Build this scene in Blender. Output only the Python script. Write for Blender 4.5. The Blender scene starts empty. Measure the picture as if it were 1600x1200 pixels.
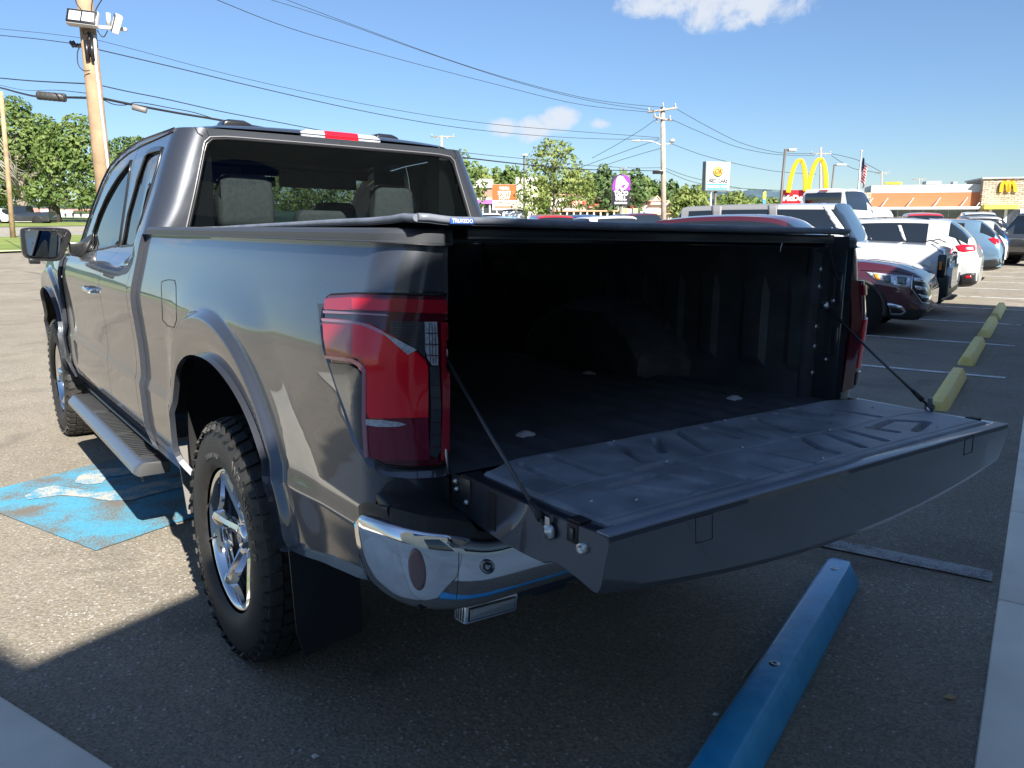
import bpy, bmesh, math, random
from math import *
from mathutils import Vector, Matrix, noise
from mathutils.bvhtree import BVHTree
from mathutils.geometry import delaunay_2d_cdt
random.seed(7)
SC = bpy.context.scene
COL = SC.collection
# ---------------------------------------------------------------- camera
CAMH = 1.462
PITCH = radians(-11.333)
FPX = 1262.307
cd = bpy.data.cameras.new('camera')
cam = bpy.data.objects.new('camera', cd); COL.objects.link(cam)
cam.location = (0, 0, CAMH)
cam.rotation_euler = (radians(90) + PITCH, 0, 0)
cd.sensor_width = 36; cd.lens = FPX / 1600 * 36
cd.clip_start = 0.05; cd.clip_end = 9000
SC.camera = cam
# ---------------------------------------------------------------- sky and sun
SUNDIR = Vector((0.2466, -0.5016, 0.42)).normalized()       # towards the sun
SUN_EL = asin(SUNDIR.z); SUN_AZ = atan2(SUNDIR.x, SUNDIR.y)
w = bpy.data.worlds.new('World'); SC.world = w; w.use_nodes = True
nt = w.node_tree; N = nt.nodes; Lk = nt.links
bg = N['Background']
sky = N.new('ShaderNodeTexSky'); sky.sky_type = 'NISHITA'; sky.sun_disc = False
sky.sun_elevation = SUN_EL; sky.sun_rotation = SUN_AZ
sky.air_density = 1.0; sky.dust_density = 0.1; sky.ozone_density = 1.5
bg.inputs['Strength'].default_value = 0.058
SUN_STRENGTH = 5.0
SC.view_settings.view_transform = 'Standard'; SC.view_settings.look = 'None'
SC.view_settings.exposure = 1.38; SC.view_settings.gamma = 1
# clouds: noise masks around fixed directions of the sky itself
def dirpx(u, v):
    c, s = cos(PITCH), sin(PITCH)
    a, b = (u - 800) / FPX, (600 - v) / FPX
    return Vector((a, c - b * s, s + b * c)).normalized()
def build_clouds():
    tc = N.new('ShaderNodeTexCoord')
    nz = N.new('ShaderNodeTexNoise'); nz.inputs['Scale'].default_value = 26; nz.inputs['Detail'].default_value = 12; nz.inputs['Distortion'].default_value = .35
    nz.inputs['Roughness'].default_value = .66
    Lk.new(tc.outputs['Generated'], nz.inputs['Vector'])
    total = None
    for (u, v, ru, rv, k) in [(1040, 2, 85, 26, 1.0), (1165, 6, 105, 38, 1.15), (1110, 18, 50, 34, .9), (783, 199, 44, 16, 1.0), (832, 201, 54, 24, 1.05), (872, 186, 40, 25, 1.5), (932, 193, 26, 10, .7), (1205, 157, 18, 9, .28), (700, 8, 1, 1, 0), (-420, 60, 220, 80, .7), (2300, 120, 260, 90, .7)]:
        d = dirpx(u, v)
        rt = Vector((d.y, -d.x, 0)).normalized(); up = rt.cross(d)
        def dot(vec, sc):
            n = N.new('ShaderNodeVectorMath'); n.operation = 'DOT_PRODUCT'
            Lk.new(tc.outputs['Generated'], n.inputs[0]); n.inputs[1].default_value = vec * sc
            return n.outputs['Value']
        x = dot(rt, FPX / ru); y = dot(up, FPX / rv); z = dot(d, 1)
        def m(op, a, b=None):
            n = N.new('ShaderNodeMath'); n.operation = op
            for i, q in enumerate((a, b)):
                if q is None: continue
                if isinstance(q, (int, float)): n.inputs[i].default_value = q
                else: Lk.new(q, n.inputs[i])
            return n.outputs[0]
        r2 = m('ADD', m('MULTIPLY', x, x), m('MULTIPLY', y, y))
        f = m('MULTIPLY', m('MAXIMUM', m('SUBTRACT', 1.0, r2), 0.0), k)
        f = m('MULTIPLY', f, m('GREATER_THAN', z, 0.3))
        total = f if total is None else m('MAXIMUM', total, f)
    t = m('ADD', m('MULTIPLY', total, 1.05), m('MULTIPLY', m('SUBTRACT', nz.outputs['Fac'], .5), 3.2))
    mr = N.new('ShaderNodeMapRange'); mr.interpolation_type = 'SMOOTHSTEP'
    mr.inputs['From Min'].default_value = .22; mr.inputs['From Max'].default_value = 1.25
    Lk.new(t, mr.inputs['Value'])
    msk = m('MULTIPLY', mr.outputs[0], m('MINIMUM', m('MULTIPLY', total, 5.0), 1.0))
    msk = m('MULTIPLY', msk, .88)
    mix = N.new('ShaderNodeMixRGB'); Lk.new(msk, mix.inputs[0])
    mix.inputs[2].default_value = (5.4, 5.7, 6.2, 1)
    # the clear, deep blue of this sky down to the horizon
    sp = N.new('ShaderNodeSeparateXYZ'); Lk.new(tc.outputs['Generated'], sp.inputs[0])
    ramp = N.new('ShaderNodeValToRGB'); Lk.new(sp.outputs['Z'], ramp.inputs[0]); cr = ramp.color_ramp
    cr.elements[0].position = 0.0; cr.elements[0].color = (.58, .68, .79, 1)
    cr.elements[1].position = .55; cr.elements[1].color = (1, 1, 1, 1)
    for pos, c in ((.06, (.58, .68, .80, 1)), (.14, (.60, .71, .84, 1)), (.28, (.72, .80, .91, 1))):
        e = cr.elements.new(pos); e.color = c
    ml = N.new('ShaderNodeMixRGB'); ml.blend_type = 'MULTIPLY'; ml.inputs[0].default_value = 1; ml2 = N.new('ShaderNodeMixRGB'); ml2.blend_type = 'MULTIPLY'; ml2.inputs[0].default_value = 1; ml2.inputs[2].default_value = (.95, .99, 1.06, 1)
    Lk.new(sky.outputs[0], ml.inputs[1]); Lk.new(ramp.outputs[0], ml.inputs[2]); Lk.new(ml.outputs[0], ml2.inputs[1]); Lk.new(ml2.outputs[0], mix.inputs[1])
    Lk.new(mix.outputs[0], bg.inputs['Color'])
build_clouds()
sl = bpy.data.lights.new('sun', 'SUN'); sl.energy = SUN_STRENGTH; sl.angle = radians(.53); sl.color = (1, .94, .84)
so = bpy.data.objects.new('sun', sl); COL.objects.link(so); so.location = SUNDIR * 50
so.rotation_euler = SUNDIR.to_track_quat('Z', 'Y').to_euler()
SC.cycles.max_bounces = 8; SC.cycles.transparent_max_bounces = 12

# ---------------------------------------------------------------- pixels to places
def wdir(u, v):
    c, s = cos(PITCH), sin(PITCH)
    a, b = (u - 800) / FPX, (600 - v) / FPX
    return Vector((a, c - b * s, s + b * c))
C0 = Vector((0, 0, CAMH))
def at(u, v, Y):
    d = wdir(u, v); return C0 + d * (Y / d.y)
def gp(u, v, z=0):
    d = wdir(u, v); return C0 + d * ((z - CAMH) / d.z)
# truck frame: x right, y forward, z up, origin below the rear axle
MT = Matrix(((0.80389142, -0.59458922, 0.01490763, -0.17624), (0.59439798, 0.80402157, 0.01550362, 3.12705),
             (-0.02120434, -0.00360216, 0.99976867, -0.01544), (0, 0, 0, 1)))
MTI = MT.inverted()
TC0 = MTI @ C0
def tdir(u, v): return MTI.to_3x3() @ wdir(u, v)
def tp(u, v, ax, c):
    d = tdir(u, v); return TC0 + d * ((c - TC0[ax]) / d[ax])
# lot frame: K along the kerb, NN from the building out over the lot
K = Vector((.5474, .8369, 0)); NN = Vector((-.8369, .5474, 0))
KO = Vector((1.25, 1.957, 0)); KO = KO - K * KO.dot(K)       # foot of the kerb line
def lot(k, n, z=0): return KO + K * k + NN * n + Vector((0, 0, z))
def sm(a, b, x):
    t = max(0., min(1., (x - a) / (b - a))); return t * t * (3 - 2 * t)
def G(x, y):
    k = x * K.x + y * K.y
    g = -.16 * sm(3.6, 9.5, k)
    D = sqrt(x * x + y * y)
    az = sm(-.10, -.42, x / max(y, .1)) if y > 0 else 0
    g += az * .0245 * max(0., min(D, 130.) - 36) * sm(30, 46, D)
    return g
def gpg(u, v):
    d = wdir(u, v); t = 1.0
    while t < 900:                                 # march the sight line until it meets the ground
        p = C0 + d * t
        if p.z < G(p.x, p.y):
            lo, hi = t / 1.02 - .02, t
            for i in range(30):
                m_ = (lo + hi) / 2; p = C0 + d * m_
                if p.z < G(p.x, p.y): hi = m_
                else: lo = m_
            return C0 + d * hi
        t = t * 1.02 + .02
    return C0 + d * 900

# ---------------------------------------------------------------- tagging and mesh helpers
def tag(o, label=None, cat=None, group=None, kind=None):
    if label: o['label'] = label
    if cat: o['category'] = cat
    if group: o['group'] = group
    if kind: o['kind'] = kind
    return o
def empty(name, loc=(0, 0, 0), rz=0, mat=None, **kw):
    o = bpy.data.objects.new(name, None); COL.objects.link(o)
    if mat is not None: o.matrix_world = mat
    else: o.location = loc; o.rotation_euler = (0, 0, rz)
    o.empty_display_size = .1
    return tag(o, **kw)
def link(name, me, m=None, parent=None, **kw):
    o = bpy.data.objects.new(name, me); COL.objects.link(o)
    if m:
        for q in (m if isinstance(m, (list, tuple)) else [m]): me.materials.append(q)
    if parent: o.parent = parent
    return tag(o, **kw)
class MB:
    def __init__(s): s.v = []; s.f = []; s.mi = []; s.sm = []
    def add(s, vs, fs, mi=0, smooth=False):
        b = len(s.v); s.v += [tuple(q) for q in vs]
        for f in fs: s.f.append(tuple(b + i for i in f)); s.mi.append(mi); s.sm.append(smooth)
        return s
    def box(s, x0, x1, y0, y1, z0, z1, mi=0, M=None):
        vs = [Vector((x, y, z)) for z in (z0, z1) for y in (y0, y1) for x in (x0, x1)]
        if M is not None: vs = [M @ q for q in vs]
        return s.add(vs, [(0, 2, 3, 1), (4, 5, 7, 6), (0, 1, 5, 4), (2, 6, 7, 3), (0, 4, 6, 2), (1, 3, 7, 5)], mi)
    def ring(s, rings, mi=0, closed=True, caps=True, smooth=True):
        b = len(s.v); n = len(rings[0])
        for r in rings: s.v += [tuple(q) for q in r]
        for i in range(len(rings) - 1):
            for j in range(n if closed else n - 1):
                k = (j + 1) % n
                s.f.append((b + i * n + j, b + i * n + k, b + (i + 1) * n + k, b + (i + 1) * n + j)); s.mi.append(mi); s.sm.append(smooth)
        if caps and closed:
            s.f.append(tuple(b + j for j in reversed(range(n)))); s.mi.append(mi); s.sm.append(False)
            s.f.append(tuple(b + (len(rings) - 1) * n + j for j in range(n))); s.mi.append(mi); s.sm.append(False)
        return s
    def tube(s, pts, r, n=8, mi=0, caps=True):
        pts = [Vector(p) for p in pts]; rs = r if isinstance(r, (list, tuple)) else [r] * len(pts)
        rings = []; up = None
        for i, p in enumerate(pts):
            t = (pts[min(i + 1, len(pts) - 1)] - pts[max(i - 1, 0)]).normalized()
            if up is None: up = Vector((0, 0, 1)) if abs(t.z) < .9 else Vector((1, 0, 0))
            a = t.cross(up).normalized(); up = a.cross(t).normalized()
            rings.append([p + a * (rs[i] * cos(2 * pi * j / n)) + up * (rs[i] * sin(2 * pi * j / n)) for j in range(n)])
        return s.ring(rings, mi, True, caps)
    def lathe(s, prof, n=48, M=None, mi=0, smooth=True, a0=0, a1=2 * pi):
        full = abs(a1 - a0 - 2 * pi) < 1e-6; rings = []
        for j in range(n if full else n + 1):
            a = a0 + (a1 - a0) * j / n
            rings.append([Vector((q[0], q[1] * cos(a), q[1] * sin(a))) for q in prof])
        if M is not None: rings = [[M @ q for q in r] for r in rings]
        if full: rings.append(rings[0])
        return s.ring(rings, mi, closed=False, caps=False, smooth=smooth)
    def prism(s, poly, d, mi=0, M=None):       # poly: list of 3d points, d: extrude vector
        d = Vector(d); n = len(poly); vs = [Vector(p) for p in poly] + [Vector(p) + d for p in poly]
        if M is not None: vs = [M @ q for q in vs]
        return s.add(vs, [tuple(range(n))[::-1], tuple(range(n, 2 * n))] + [(i, (i + 1) % n, n + (i + 1) % n, n + i) for i in range(n)], mi)
    def build(s, name, m, parent=None, bevel=0, seg=2, fixn=True, smooth=None, angle=.6, **kw):
        me = bpy.data.meshes.new(name); me.from_pydata(s.v, [], s.f)
        me.polygons.foreach_set('material_index', s.mi)
        me.polygons.foreach_set('use_smooth', s.sm if smooth is None else [smooth] * len(s.f))
        if fixn or bevel:
            bm = bmesh.new(); bm.from_mesh(me)
            if bevel:
                bmesh.ops.remove_doubles(bm, verts=bm.verts, dist=1e-5)
                bmesh.ops.recalc_face_normals(bm, faces=bm.faces)
                es = [e for e in bm.edges if len(e.link_faces) == 2 and e.calc_face_angle(0) > angle]
                bmesh.ops.bevel(bm, geom=es, offset=bevel, segments=seg, affect='EDGES', profile=.5)
            else: bmesh.ops.recalc_face_normals(bm, faces=bm.faces)
            bm.to_mesh(me); bm.free()
            if bevel and smooth is not False:
                me.polygons.foreach_set('use_smooth', [True] * len(me.polygons))
                me.set_sharp_from_angle(angle=radians(40))
        me.update()
        return link(name, me, m, parent, **kw)
def interp(tab, x):
    if x <= tab[0][0]: return tab[0][1]
    for (a, b), (c, d) in zip(tab, tab[1:]):
        if x <= c: return b + (d - b) * (x - a) / (c - a)
    return tab[-1][1]
def smoothtab(tab, n=6):       # resample a table with a Catmull-Rom curve (monotone enough)
    out = []
    for i in range(len(tab) - 1):
        p0 = tab[max(i - 1, 0)]; p1 = tab[i]; p2 = tab[i + 1]; p3 = tab[min(i + 2, len(tab) - 1)]
        m1 = (p2[1] - p0[1]) / (p2[0] - p0[0]) if p2[0] != p0[0] else 0
        m2 = (p3[1] - p1[1]) / (p3[0] - p1[0]) if p3[0] != p1[0] else 0
        h = p2[0] - p1[0]
        for j in range(n):
            t = j / n; a = 2 * t**3 - 3 * t * t + 1; b = t**3 - 2 * t * t + t; c = -2 * t**3 + 3 * t * t; d = t**3 - t * t
            out.append((p1[0] + h * t, a * p1[1] + b * h * m1 + c * p2[1] + d * h * m2))
    return out + [tab[-1]]
def spline(pts, n=6, closed=False):
    pts = [Vector(p) for p in pts]; out = []; L = len(pts)
    for i in range(L if closed else L - 1):
        g = (lambda k: pts[k % L]) if closed else (lambda k: pts[max(0, min(L - 1, k))])
        p0, p1, p2, p3 = g(i - 1), g(i), g(i + 1), g(i + 2)
        for j in range(n):
            t = j / n
            out.append(.5 * ((2 * p1) + (p2 - p0) * t + (2 * p0 - 5 * p1 + 4 * p2 - p3) * t * t + (3 * p1 - p0 - 3 * p2 + p3) * t**3))
    if not closed: out.append(pts[-1])
    return out
def inpoly(x, y, P):
    c = False; j = len(P) - 1
    for i in range(len(P)):
        xi, yi = P[i][0], P[i][1]; xj, yj = P[j][0], P[j][1]
        if (yi > y) != (yj > y) and x < (xj - xi) * (y - yi) / (yj - yi) + xi: c = not c
        j = i
    return c
def subdiv(P, step, closed=True):
    out = []; n = len(P)
    for i in range(n if closed else n - 1):
        a = Vector(P[i]); b = Vector(P[(i + 1) % n]); k = max(1, int(ceil((b - a).length / step)))
        for j in range(k): out.append(a + (b - a) * (j / k))
    if not closed: out.append(Vector(P[-1]))
    return out
def tri2d(outer, holes, step, extra=(), sy=None):
    """triangulate a region with interior grid points; returns 2d verts, tris, boundary loops"""
    sy = sy or step
    loops = [subdiv([Vector(p[:2]) for p in L], step) for L in [outer] + list(holes)]
    vs = []; es = []; bl = []
    for L in loops:
        b = len(vs); vs += L; n = len(L); es += [(b + i, b + (i + 1) % n) for i in range(n)]; bl.append(list(range(b, b + n)))
    x0 = min(p.x for p in loops[0]); x1 = max(p.x for p in loops[0]); y0 = min(p.y for p in loops[0]); y1 = max(p.y for p in loops[0])
    segs = [(vs[a], vs[b]) for a, b in es]
    bd = {}
    q = step
    vs += [Vector(e) for e in extra if inpoly(e[0], e[1], loops[0])]
    for p in vs: bd.setdefault((int(p.x // q), int(p.y // q)), []).append(p)
    nx = int((x1 - x0) / step) + 1; ny = int((y1 - y0) / sy) + 1
    for i in range(nx + 1):
        for j in range(ny + 1):
            x = x0 + (i + .013) * step; y = y0 + (j + .017) * sy
            if not inpoly(x, y, loops[0]) or any(inpoly(x, y, h) for h in loops[1:]): continue
            ci, cj = int(x // q), int(y // q); near = False
            for a in (-1, 0, 1):
                for b in (-1, 0, 1):
                    for p in bd.get((ci + a, cj + b), ()):
                        if (p.x - x)**2 + (p.y - y)**2 < (.45 * min(step, sy))**2: near = True
            if not near: vs.append(Vector((x, y)))
    r = delaunay_2d_cdt(vs, es, [], 0, 1e-7)
    V, T = r[0], r[2]
    tris = []
    for t in T:
        cx = sum(V[i].x for i in t) / len(t); cy = sum(V[i].y for i in t) / len(t)
        if inpoly(cx, cy, loops[0]) and not any(inpoly(cx, cy, h) for h in loops[1:]): tris.append(tuple(t))
    omap = {}
    for i, og in enumerate(r[3]):
        for o_ in og: omap[o_] = i
    return V, tris, [[omap[i] for i in L if i in omap] for L in bl]
def surf(name, fn, outer, holes, step, m, parent, sy=None, mirror=False, extra=(), inner=0, **kw):
    """surface mesh over a region of the parameter plane; fn(a,b)->Vector; smooth analytic normals;
    inner>0 turns the rim inwards by that much so the sheet reads as having thickness"""
    V, T, B = tri2d(outer, holes, step, sy=sy, extra=extra)
    P = [fn(v.x, v.y) for v in V]; h = 2e-3; NR = []
    for v in V:
        du = fn(v.x + h, v.y) - fn(v.x - h, v.y); dv = fn(v.x, v.y + h) - fn(v.x, v.y - h)
        n = du.cross(dv)
        NR.append(n.normalized() if n.length > 1e-12 else Vector((0, 0, 1)))
    # orient so that triangles agree with their analytic normal
    a, b, c = T[0]; 
    if (P[b] - P[a]).cross(P[c] - P[a]).dot(NR[a]) < 0: T = [t[::-1] for t in T]
    if mirror:
        P = [Vector((-p.x, p.y, p.z)) for p in P]; NR = [Vector((-n.x, n.y, n.z)) for n in NR]; T = [t[::-1] for t in T]
    F = list(T); NL = [[NR[i] for i in t] for t in T]
    if inner:
        for L in B:
            n = len(L); base = len(P)
            for i in L: P.append(P[i] - NR[i] * inner)
            for i in range(n):
                j = (i + 1) % n; f = (L[i], L[j], base + j, base + i)
                fn_ = (P[f[1]] - P[f[0]]).cross(P[f[2]] - P[f[0]])
                fn_ = fn_.normalized() if fn_.length > 1e-12 else NR[L[i]]
                F.append(f); NL.append([fn_] * 4)
    me = bpy.data.meshes.new(name); me.from_pydata([tuple(p) for p in P], [], F)
    flip = kw.pop('flip', False)
    if flip:
        me.flip_normals(); NL = [[-n for n in reversed(q)] for q in NL]
    me.polygons.foreach_set('use_smooth', [True] * len(F))
    me.normals_split_custom_set([tuple(n) for q in NL for n in q])
    return link(name, me, m, parent, **kw)
def bvh_of(objs, local=None):
    vs = []; fs = []
    for o in objs:
        b = len(vs); mw = local(o) if local else Matrix.Identity(4)
        vs += [mw @ v.co for v in o.data.vertices]; fs += [tuple(b + i for i in p.vertices) for p in o.data.polygons]
    return BVHTree.FromPolygons(vs, fs)
def cast(bvh, u, v, O, D):
    d = D(u, v).normalized(); h = bvh.ray_cast(O, d)
    if h[0] is None: return None
    n = h[1]
    return h[0], (n if n.dot(d) < 0 else -n), h[3]
def patch(name, poly, bvh, m, parent, off=.004, thick=.012, step=6, O=None, D=None, smooth=True, bulge=0, nfn=None, **kw):
    """a thin solid piece lying on a body; outline given by sight lines, shape taken from the body's own surface"""
    O = TC0 if O is None else O; D = D or tdir
    V, T, B = tri2d(poly, [], step)
    P = []; NR = []; dep = []
    for p in V:
        h = cast(bvh, p.x, p.y, O, D); P.append(h)
        if h: dep.append(h[2])
    if not dep: print('patch missed', name); return None
    good = [(V[i], P[i]) for i in range(len(V)) if P[i]]
    out = []; 
    for i, p in enumerate(V):
        h = P[i]
        if h is None:
            q, hh = min(good, key=lambda g: (g[0] - p).length)
            d = D(p.x, p.y).normalized(); pt = O + d * hh[2]
            nr = bvh.find_nearest(pt)
            h = (nr[0], hh[1], hh[2])
        out.append(h)
    # average normals over neighbours
    acc = [Vector((0, 0, 0)) for _ in V]
    for t in T:
        a, b, c = t; n = (out[b][0] - out[a][0]).cross(out[c][0] - out[a][0])
        if n.dot(out[a][1]) < 0: n = -n
        for i in t: acc[i] += n
    acc = [a.normalized() if a.length > 1e-12 else out[i][1] for i, a in enumerate(acc)]
    if nfn: acc = [nfn(q[0]) for q in out]
    bset = set(B[0])
    top = [out[i][0] + acc[i] * (off + (0 if i in bset else bulge)) for i in range(len(V))]
    vs = list(top); F = []
    for t in T:
        n = (top[t[1]] - top[t[0]]).cross(top[t[2]] - top[t[0]])
        F.append(t if n.dot(acc[t[0]]) > 0 else t[::-1])
    L = B[0]; base = len(vs)
    for i in L: vs.append(top[i] - acc[i] * thick)
    nt_ = len(F); n = len(L)
    for i in range(n): F.append((L[i], L[(i + 1) % n], base + (i + 1) % n, base + i))
    me = bpy.data.meshes.new(name); me.from_pydata([tuple(q) for q in vs], [], F)
    me.polygons.foreach_set('use_smooth', [smooth] * nt_ + [False] * n)
    if nfn:
        me.normals_split_custom_set([tuple(acc[i]) for f in F[:nt_] for i in f] + [tuple(acc[f[k % 2 if k < 2 else 3 - k]]) for f in F[nt_:] for k in range(4)])
    return link(name, me, m, parent, **kw)
def strip_on(name, line, bvh, r, m, parent, off=0.0, O=None, D=None, step=6, **kw):
    """a thin bead or shut line following a body's surface"""
    O = TC0 if O is None else O; D = D or tdir
    pts = []
    for p in subdiv([Vector(q) for q in line], step, closed=False):
        h = cast(bvh, p.x, p.y, O, D)
        if h: pts.append(h[0] + h[1] * off)
    if len(pts) < 2: print('strip missed', name); return None
    return MB().tube(pts, r, 6).build(name, m, parent, **kw)
def textmesh(s, size, m, parent, M, name='lettering', ext=.004, bold=.0, align='CENTER', sx=1, shear=0, **kw):
    cu = bpy.data.curves.new('t', 'FONT'); cu.body = s; cu.size = size; cu.extrude = ext; cu.offset = bold
    cu.align_x = align; cu.align_y = 'CENTER'; cu.shear = shear; cu.resolution_u = 3
    o = bpy.data.objects.new('t', cu); COL.objects.link(o)
    dg = bpy.context.evaluated_depsgraph_get(); me = bpy.data.meshes.new_from_object(o.evaluated_get(dg))
    bpy.data.objects.remove(o); me.name = name
    me.transform(Matrix.Diagonal((sx, 1, 1, 1))); me.transform(M)
    return link(name, me, m, parent, **kw)

# ---------------------------------------------------------------- materials
def mat(name, col, rough=.5, metal=0, coat=0, coat_r=.03, spec=.5, var=0, vscale=8, bump=0, bscale=60, bdist=.002, emit=None, tint2=None, flake=0, coat_ior=1.5, detail=4, coords='Object'):
    m = bpy.data.materials.new(name); m.use_nodes = True; n = m.node_tree.nodes; l = m.node_tree.links
    p = n['Principled BSDF']; p.inputs['Base Color'].default_value = (*col, 1); p.inputs['Roughness'].default_value = rough
    p.inputs['Metallic'].default_value = metal; p.inputs['Coat Weight'].default_value = coat; p.inputs['Coat Roughness'].default_value = coat_r
    p.inputs['Coat IOR'].default_value = coat_ior
    p.inputs['Specular IOR Level'].default_value = spec
    if var or bump or flake:
        tc = n.new('ShaderNodeTexCoord')
    if var:
        nz = n.new('ShaderNodeTexNoise'); nz.inputs['Scale'].default_value = vscale; nz.inputs['Detail'].default_value = detail
        l.new(tc.outputs[coords], nz.inputs['Vector'])
        mr = n.new('ShaderNodeMapRange'); mr.inputs['From Min'].default_value = .3; mr.inputs['From Max'].default_value = .7
        l.new(nz.outputs['Fac'], mr.inputs[0])
        mx = n.new('ShaderNodeMixRGB'); l.new(mr.outputs[0], mx.inputs[0])
        c2 = tint2 or tuple(min(1, c * (1 + var)) for c in col); c1 = tuple(c * (1 - var) for c in col) if not tint2 else col
        mx.inputs[1].default_value = (*c1, 1); mx.inputs[2].default_value = (*c2, 1)
        l.new(mx.outputs[0], p.inputs['Base Color'])
        mr2 = n.new('ShaderNodeMapRange'); mr2.inputs['To Min'].default_value = rough * .85; mr2.inputs['To Max'].default_value = min(1, rough * 1.15)
        l.new(nz.outputs['Fac'], mr2.inputs[0]); l.new(mr2.outputs[0], p.inputs['Roughness'])
    if flake:
        vo = n.new('ShaderNodeTexNoise'); vo.inputs['Scale'].default_value = 1400; l.new(tc.outputs['Object'], vo.inputs['Vector'])
        mr = n.new('ShaderNodeMapRange'); mr.inputs['From Min'].default_value = .35; mr.inputs['From Max'].default_value = .7
        l.new(vo.outputs['Fac'], mr.inputs[0])
        mx = n.new('ShaderNodeMixRGB'); l.new(mr.outputs[0], mx.inputs[0])
        mx.inputs[1].default_value = (*[c * (1 - flake) for c in col], 1); mx.inputs[2].default_value = (*[c * (1 + flake) for c in col], 1)
        l.new(mx.outputs[0], p.inputs['Base Color'])
    if bump:
        nb = n.new('ShaderNodeTexNoise'); nb.inputs['Scale'].default_value = bscale; nb.inputs['Detail'].default_value = 5
        l.new(tc.outputs[coords], nb.inputs['Vector'])
        b = n.new('ShaderNodeBump'); b.inputs['Strength'].default_value = bump; b.inputs['Distance'].default_value = bdist
        l.new(nb.outputs['Fac'], b.inputs['Height']); l.new(b.outputs[0], p.inputs['Normal'])
    if emit: p.inputs['Emission Color'].default_value = (*emit[0], 1); p.inputs['Emission Strength'].default_value = emit[1]
    return m
def glass(name, tint, refl=1.0, rough=.0):
    m = bpy.data.materials.new(name); m.use_nodes = True; n = m.node_tree.nodes; l = m.node_tree.links
    n.remove(n['Principled BSDF']); out = n['Material Output']
    tr = n.new('ShaderNodeBsdfTransparent'); tr.inputs[0].default_value = (*tint, 1)
    gl = n.new('ShaderNodeBsdfGlossy'); gl.inputs['Roughness'].default_value = rough; gl.inputs[0].default_value = (refl, refl, refl, 1)
    fr = n.new('ShaderNodeFresnel'); ge = n.new('ShaderNodeNewGeometry')     # same pane seen from inside or outside
    mi = n.new('ShaderNodeMapRange'); mi.inputs['To Min'].default_value = 1.52; mi.inputs['To Max'].default_value = 1 / 1.52
    l.new(ge.outputs['Backfacing'], mi.inputs[0]); l.new(mi.outputs[0], fr.inputs[0])
    mx = n.new('ShaderNodeMixShader'); l.new(fr.outputs[0], mx.inputs[0]); l.new(tr.outputs[0], mx.inputs[1]); l.new(gl.outputs[0], mx.inputs[2])
    l.new(mx.outputs[0], out.inputs[0])
    return m
# ================================================================= THE GREY PICKUP
paint = mat('grey_metallic_paint', (.048, .054, .068), .38, .45, coat=1, coat_r=.015, flake=.35, coat_ior=1.68)
blackpl = mat('black_plastic', (.018, .019, .021), .48, spec=.5, bump=.25, bscale=900, bdist=.0004)
satin = mat('satin_black', (.012, .012, .014), .3, coat=.3)
chrome = mat('chrome', (.72, .73, .75), .045, 1)
rubber = mat('tyre_rubber', (.022, .021, .020), .62, var=.25, vscale=30, bump=.2, bscale=200, bdist=.0006)
letterw = mat('tyre_lettering', (.05, .05, .05), .5)
blackcap = mat('rail_cap_plastic', (.040, .043, .050), .42, spec=.7, bump=.2, bscale=900, bdist=.0003)
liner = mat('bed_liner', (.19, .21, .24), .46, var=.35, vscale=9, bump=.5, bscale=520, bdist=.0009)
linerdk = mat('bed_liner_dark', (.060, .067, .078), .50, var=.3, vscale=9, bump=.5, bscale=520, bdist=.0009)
vinyl = mat('black_vinyl', (.060, .066, .080), .40, var=.2, vscale=14, bump=.3, bscale=340, bdist=.0006)
steel = mat('galvanised_steel', (.48, .49, .5), .32, 1)
darksteel = mat('dark_steel', (.08, .085, .09), .4, .8)
redl = mat('red_lens', (.42, .006, .016), .08, coat=.45, coat_r=.01, spec=.6)
redb = mat('bright_red_lens', (.80, .010, .024), .12, coat=.45, coat_r=.01)
redd = mat('dark_red_lens', (.085, .004, .014), .08, coat=.45, coat_r=.01)
smoke = mat('smoked_lens', (.035, .042, .05), .22, coat=.35, coat_r=.01)
clear = mat('clear_lens', (.40, .43, .48), .1, coat=1, coat_r=.01, var=.3, vscale=120)
pinkl = mat('lens_trim', (.40, .16, .19), .15, .4, coat=1)
rearglass = glass('tinted_rear_glass', (.24, .27, .29), .9)
sideglass = glass('side_glass', (.012, .014, .015), 1.0)
windglass = glass('windshield_glass', (.75, .80, .80), .8)
dashm = mat('cabin_plastic', (.03, .032, .034), .6)
seatm = mat('grey_seat_cloth', (.34, .36, .32), .8, var=.15, vscale=60)
amber = mat('amber_lens', (.8, .25, .03), .2, coat=1)
seamm = mat('shut_line', (.004, .004, .005), .6)
alu = mat('brushed_step', (.34, .35, .36), .3, .9, bump=.1, bscale=300)

TR = empty('pickup_truck', mat=MT, label='dark grey metallic pickup truck with open tailgate filling the foreground', cat='pickup truck')
PROF = smoothtab([(.44, .920), (.50, .935), (.57, .957), (.65, .966), (.73, .970), (.765, .973)], 4)[:-1] + \
       smoothtab([(.765, .973), (.79, .966), (.81, .962), (.90, .963), (1.02, .973), (1.10, .981), (1.155, .983), (1.19, .977), (1.24, .965), (1.30, .950), (1.38, .930), (1.46, .900), (1.567, .859), (1.721, .804), (1.80, .774), (1.862, .747), (1.90, .722)], 5)
PROFG = smoothtab([(1.24, .965), (1.265, .945), (1.29, .912), (1.32, .880), (1.351, .868), (1.45, .848), (1.586, .820), (1.70, .797), (1.778, .780), (1.862, .747), (1.90, .722)], 5)
ARO = [(.43, .525), (.47, .60), (.477, .675), (.470, .75), (.443, .827), (.368, .934), (.25, .998), (.108, 1.031), (-.077, 1.032), (-.236, .992), (-.356, .926), (-.452, .835), (-.515, .76), (-.548, .69), (-.566, .585)]
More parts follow.
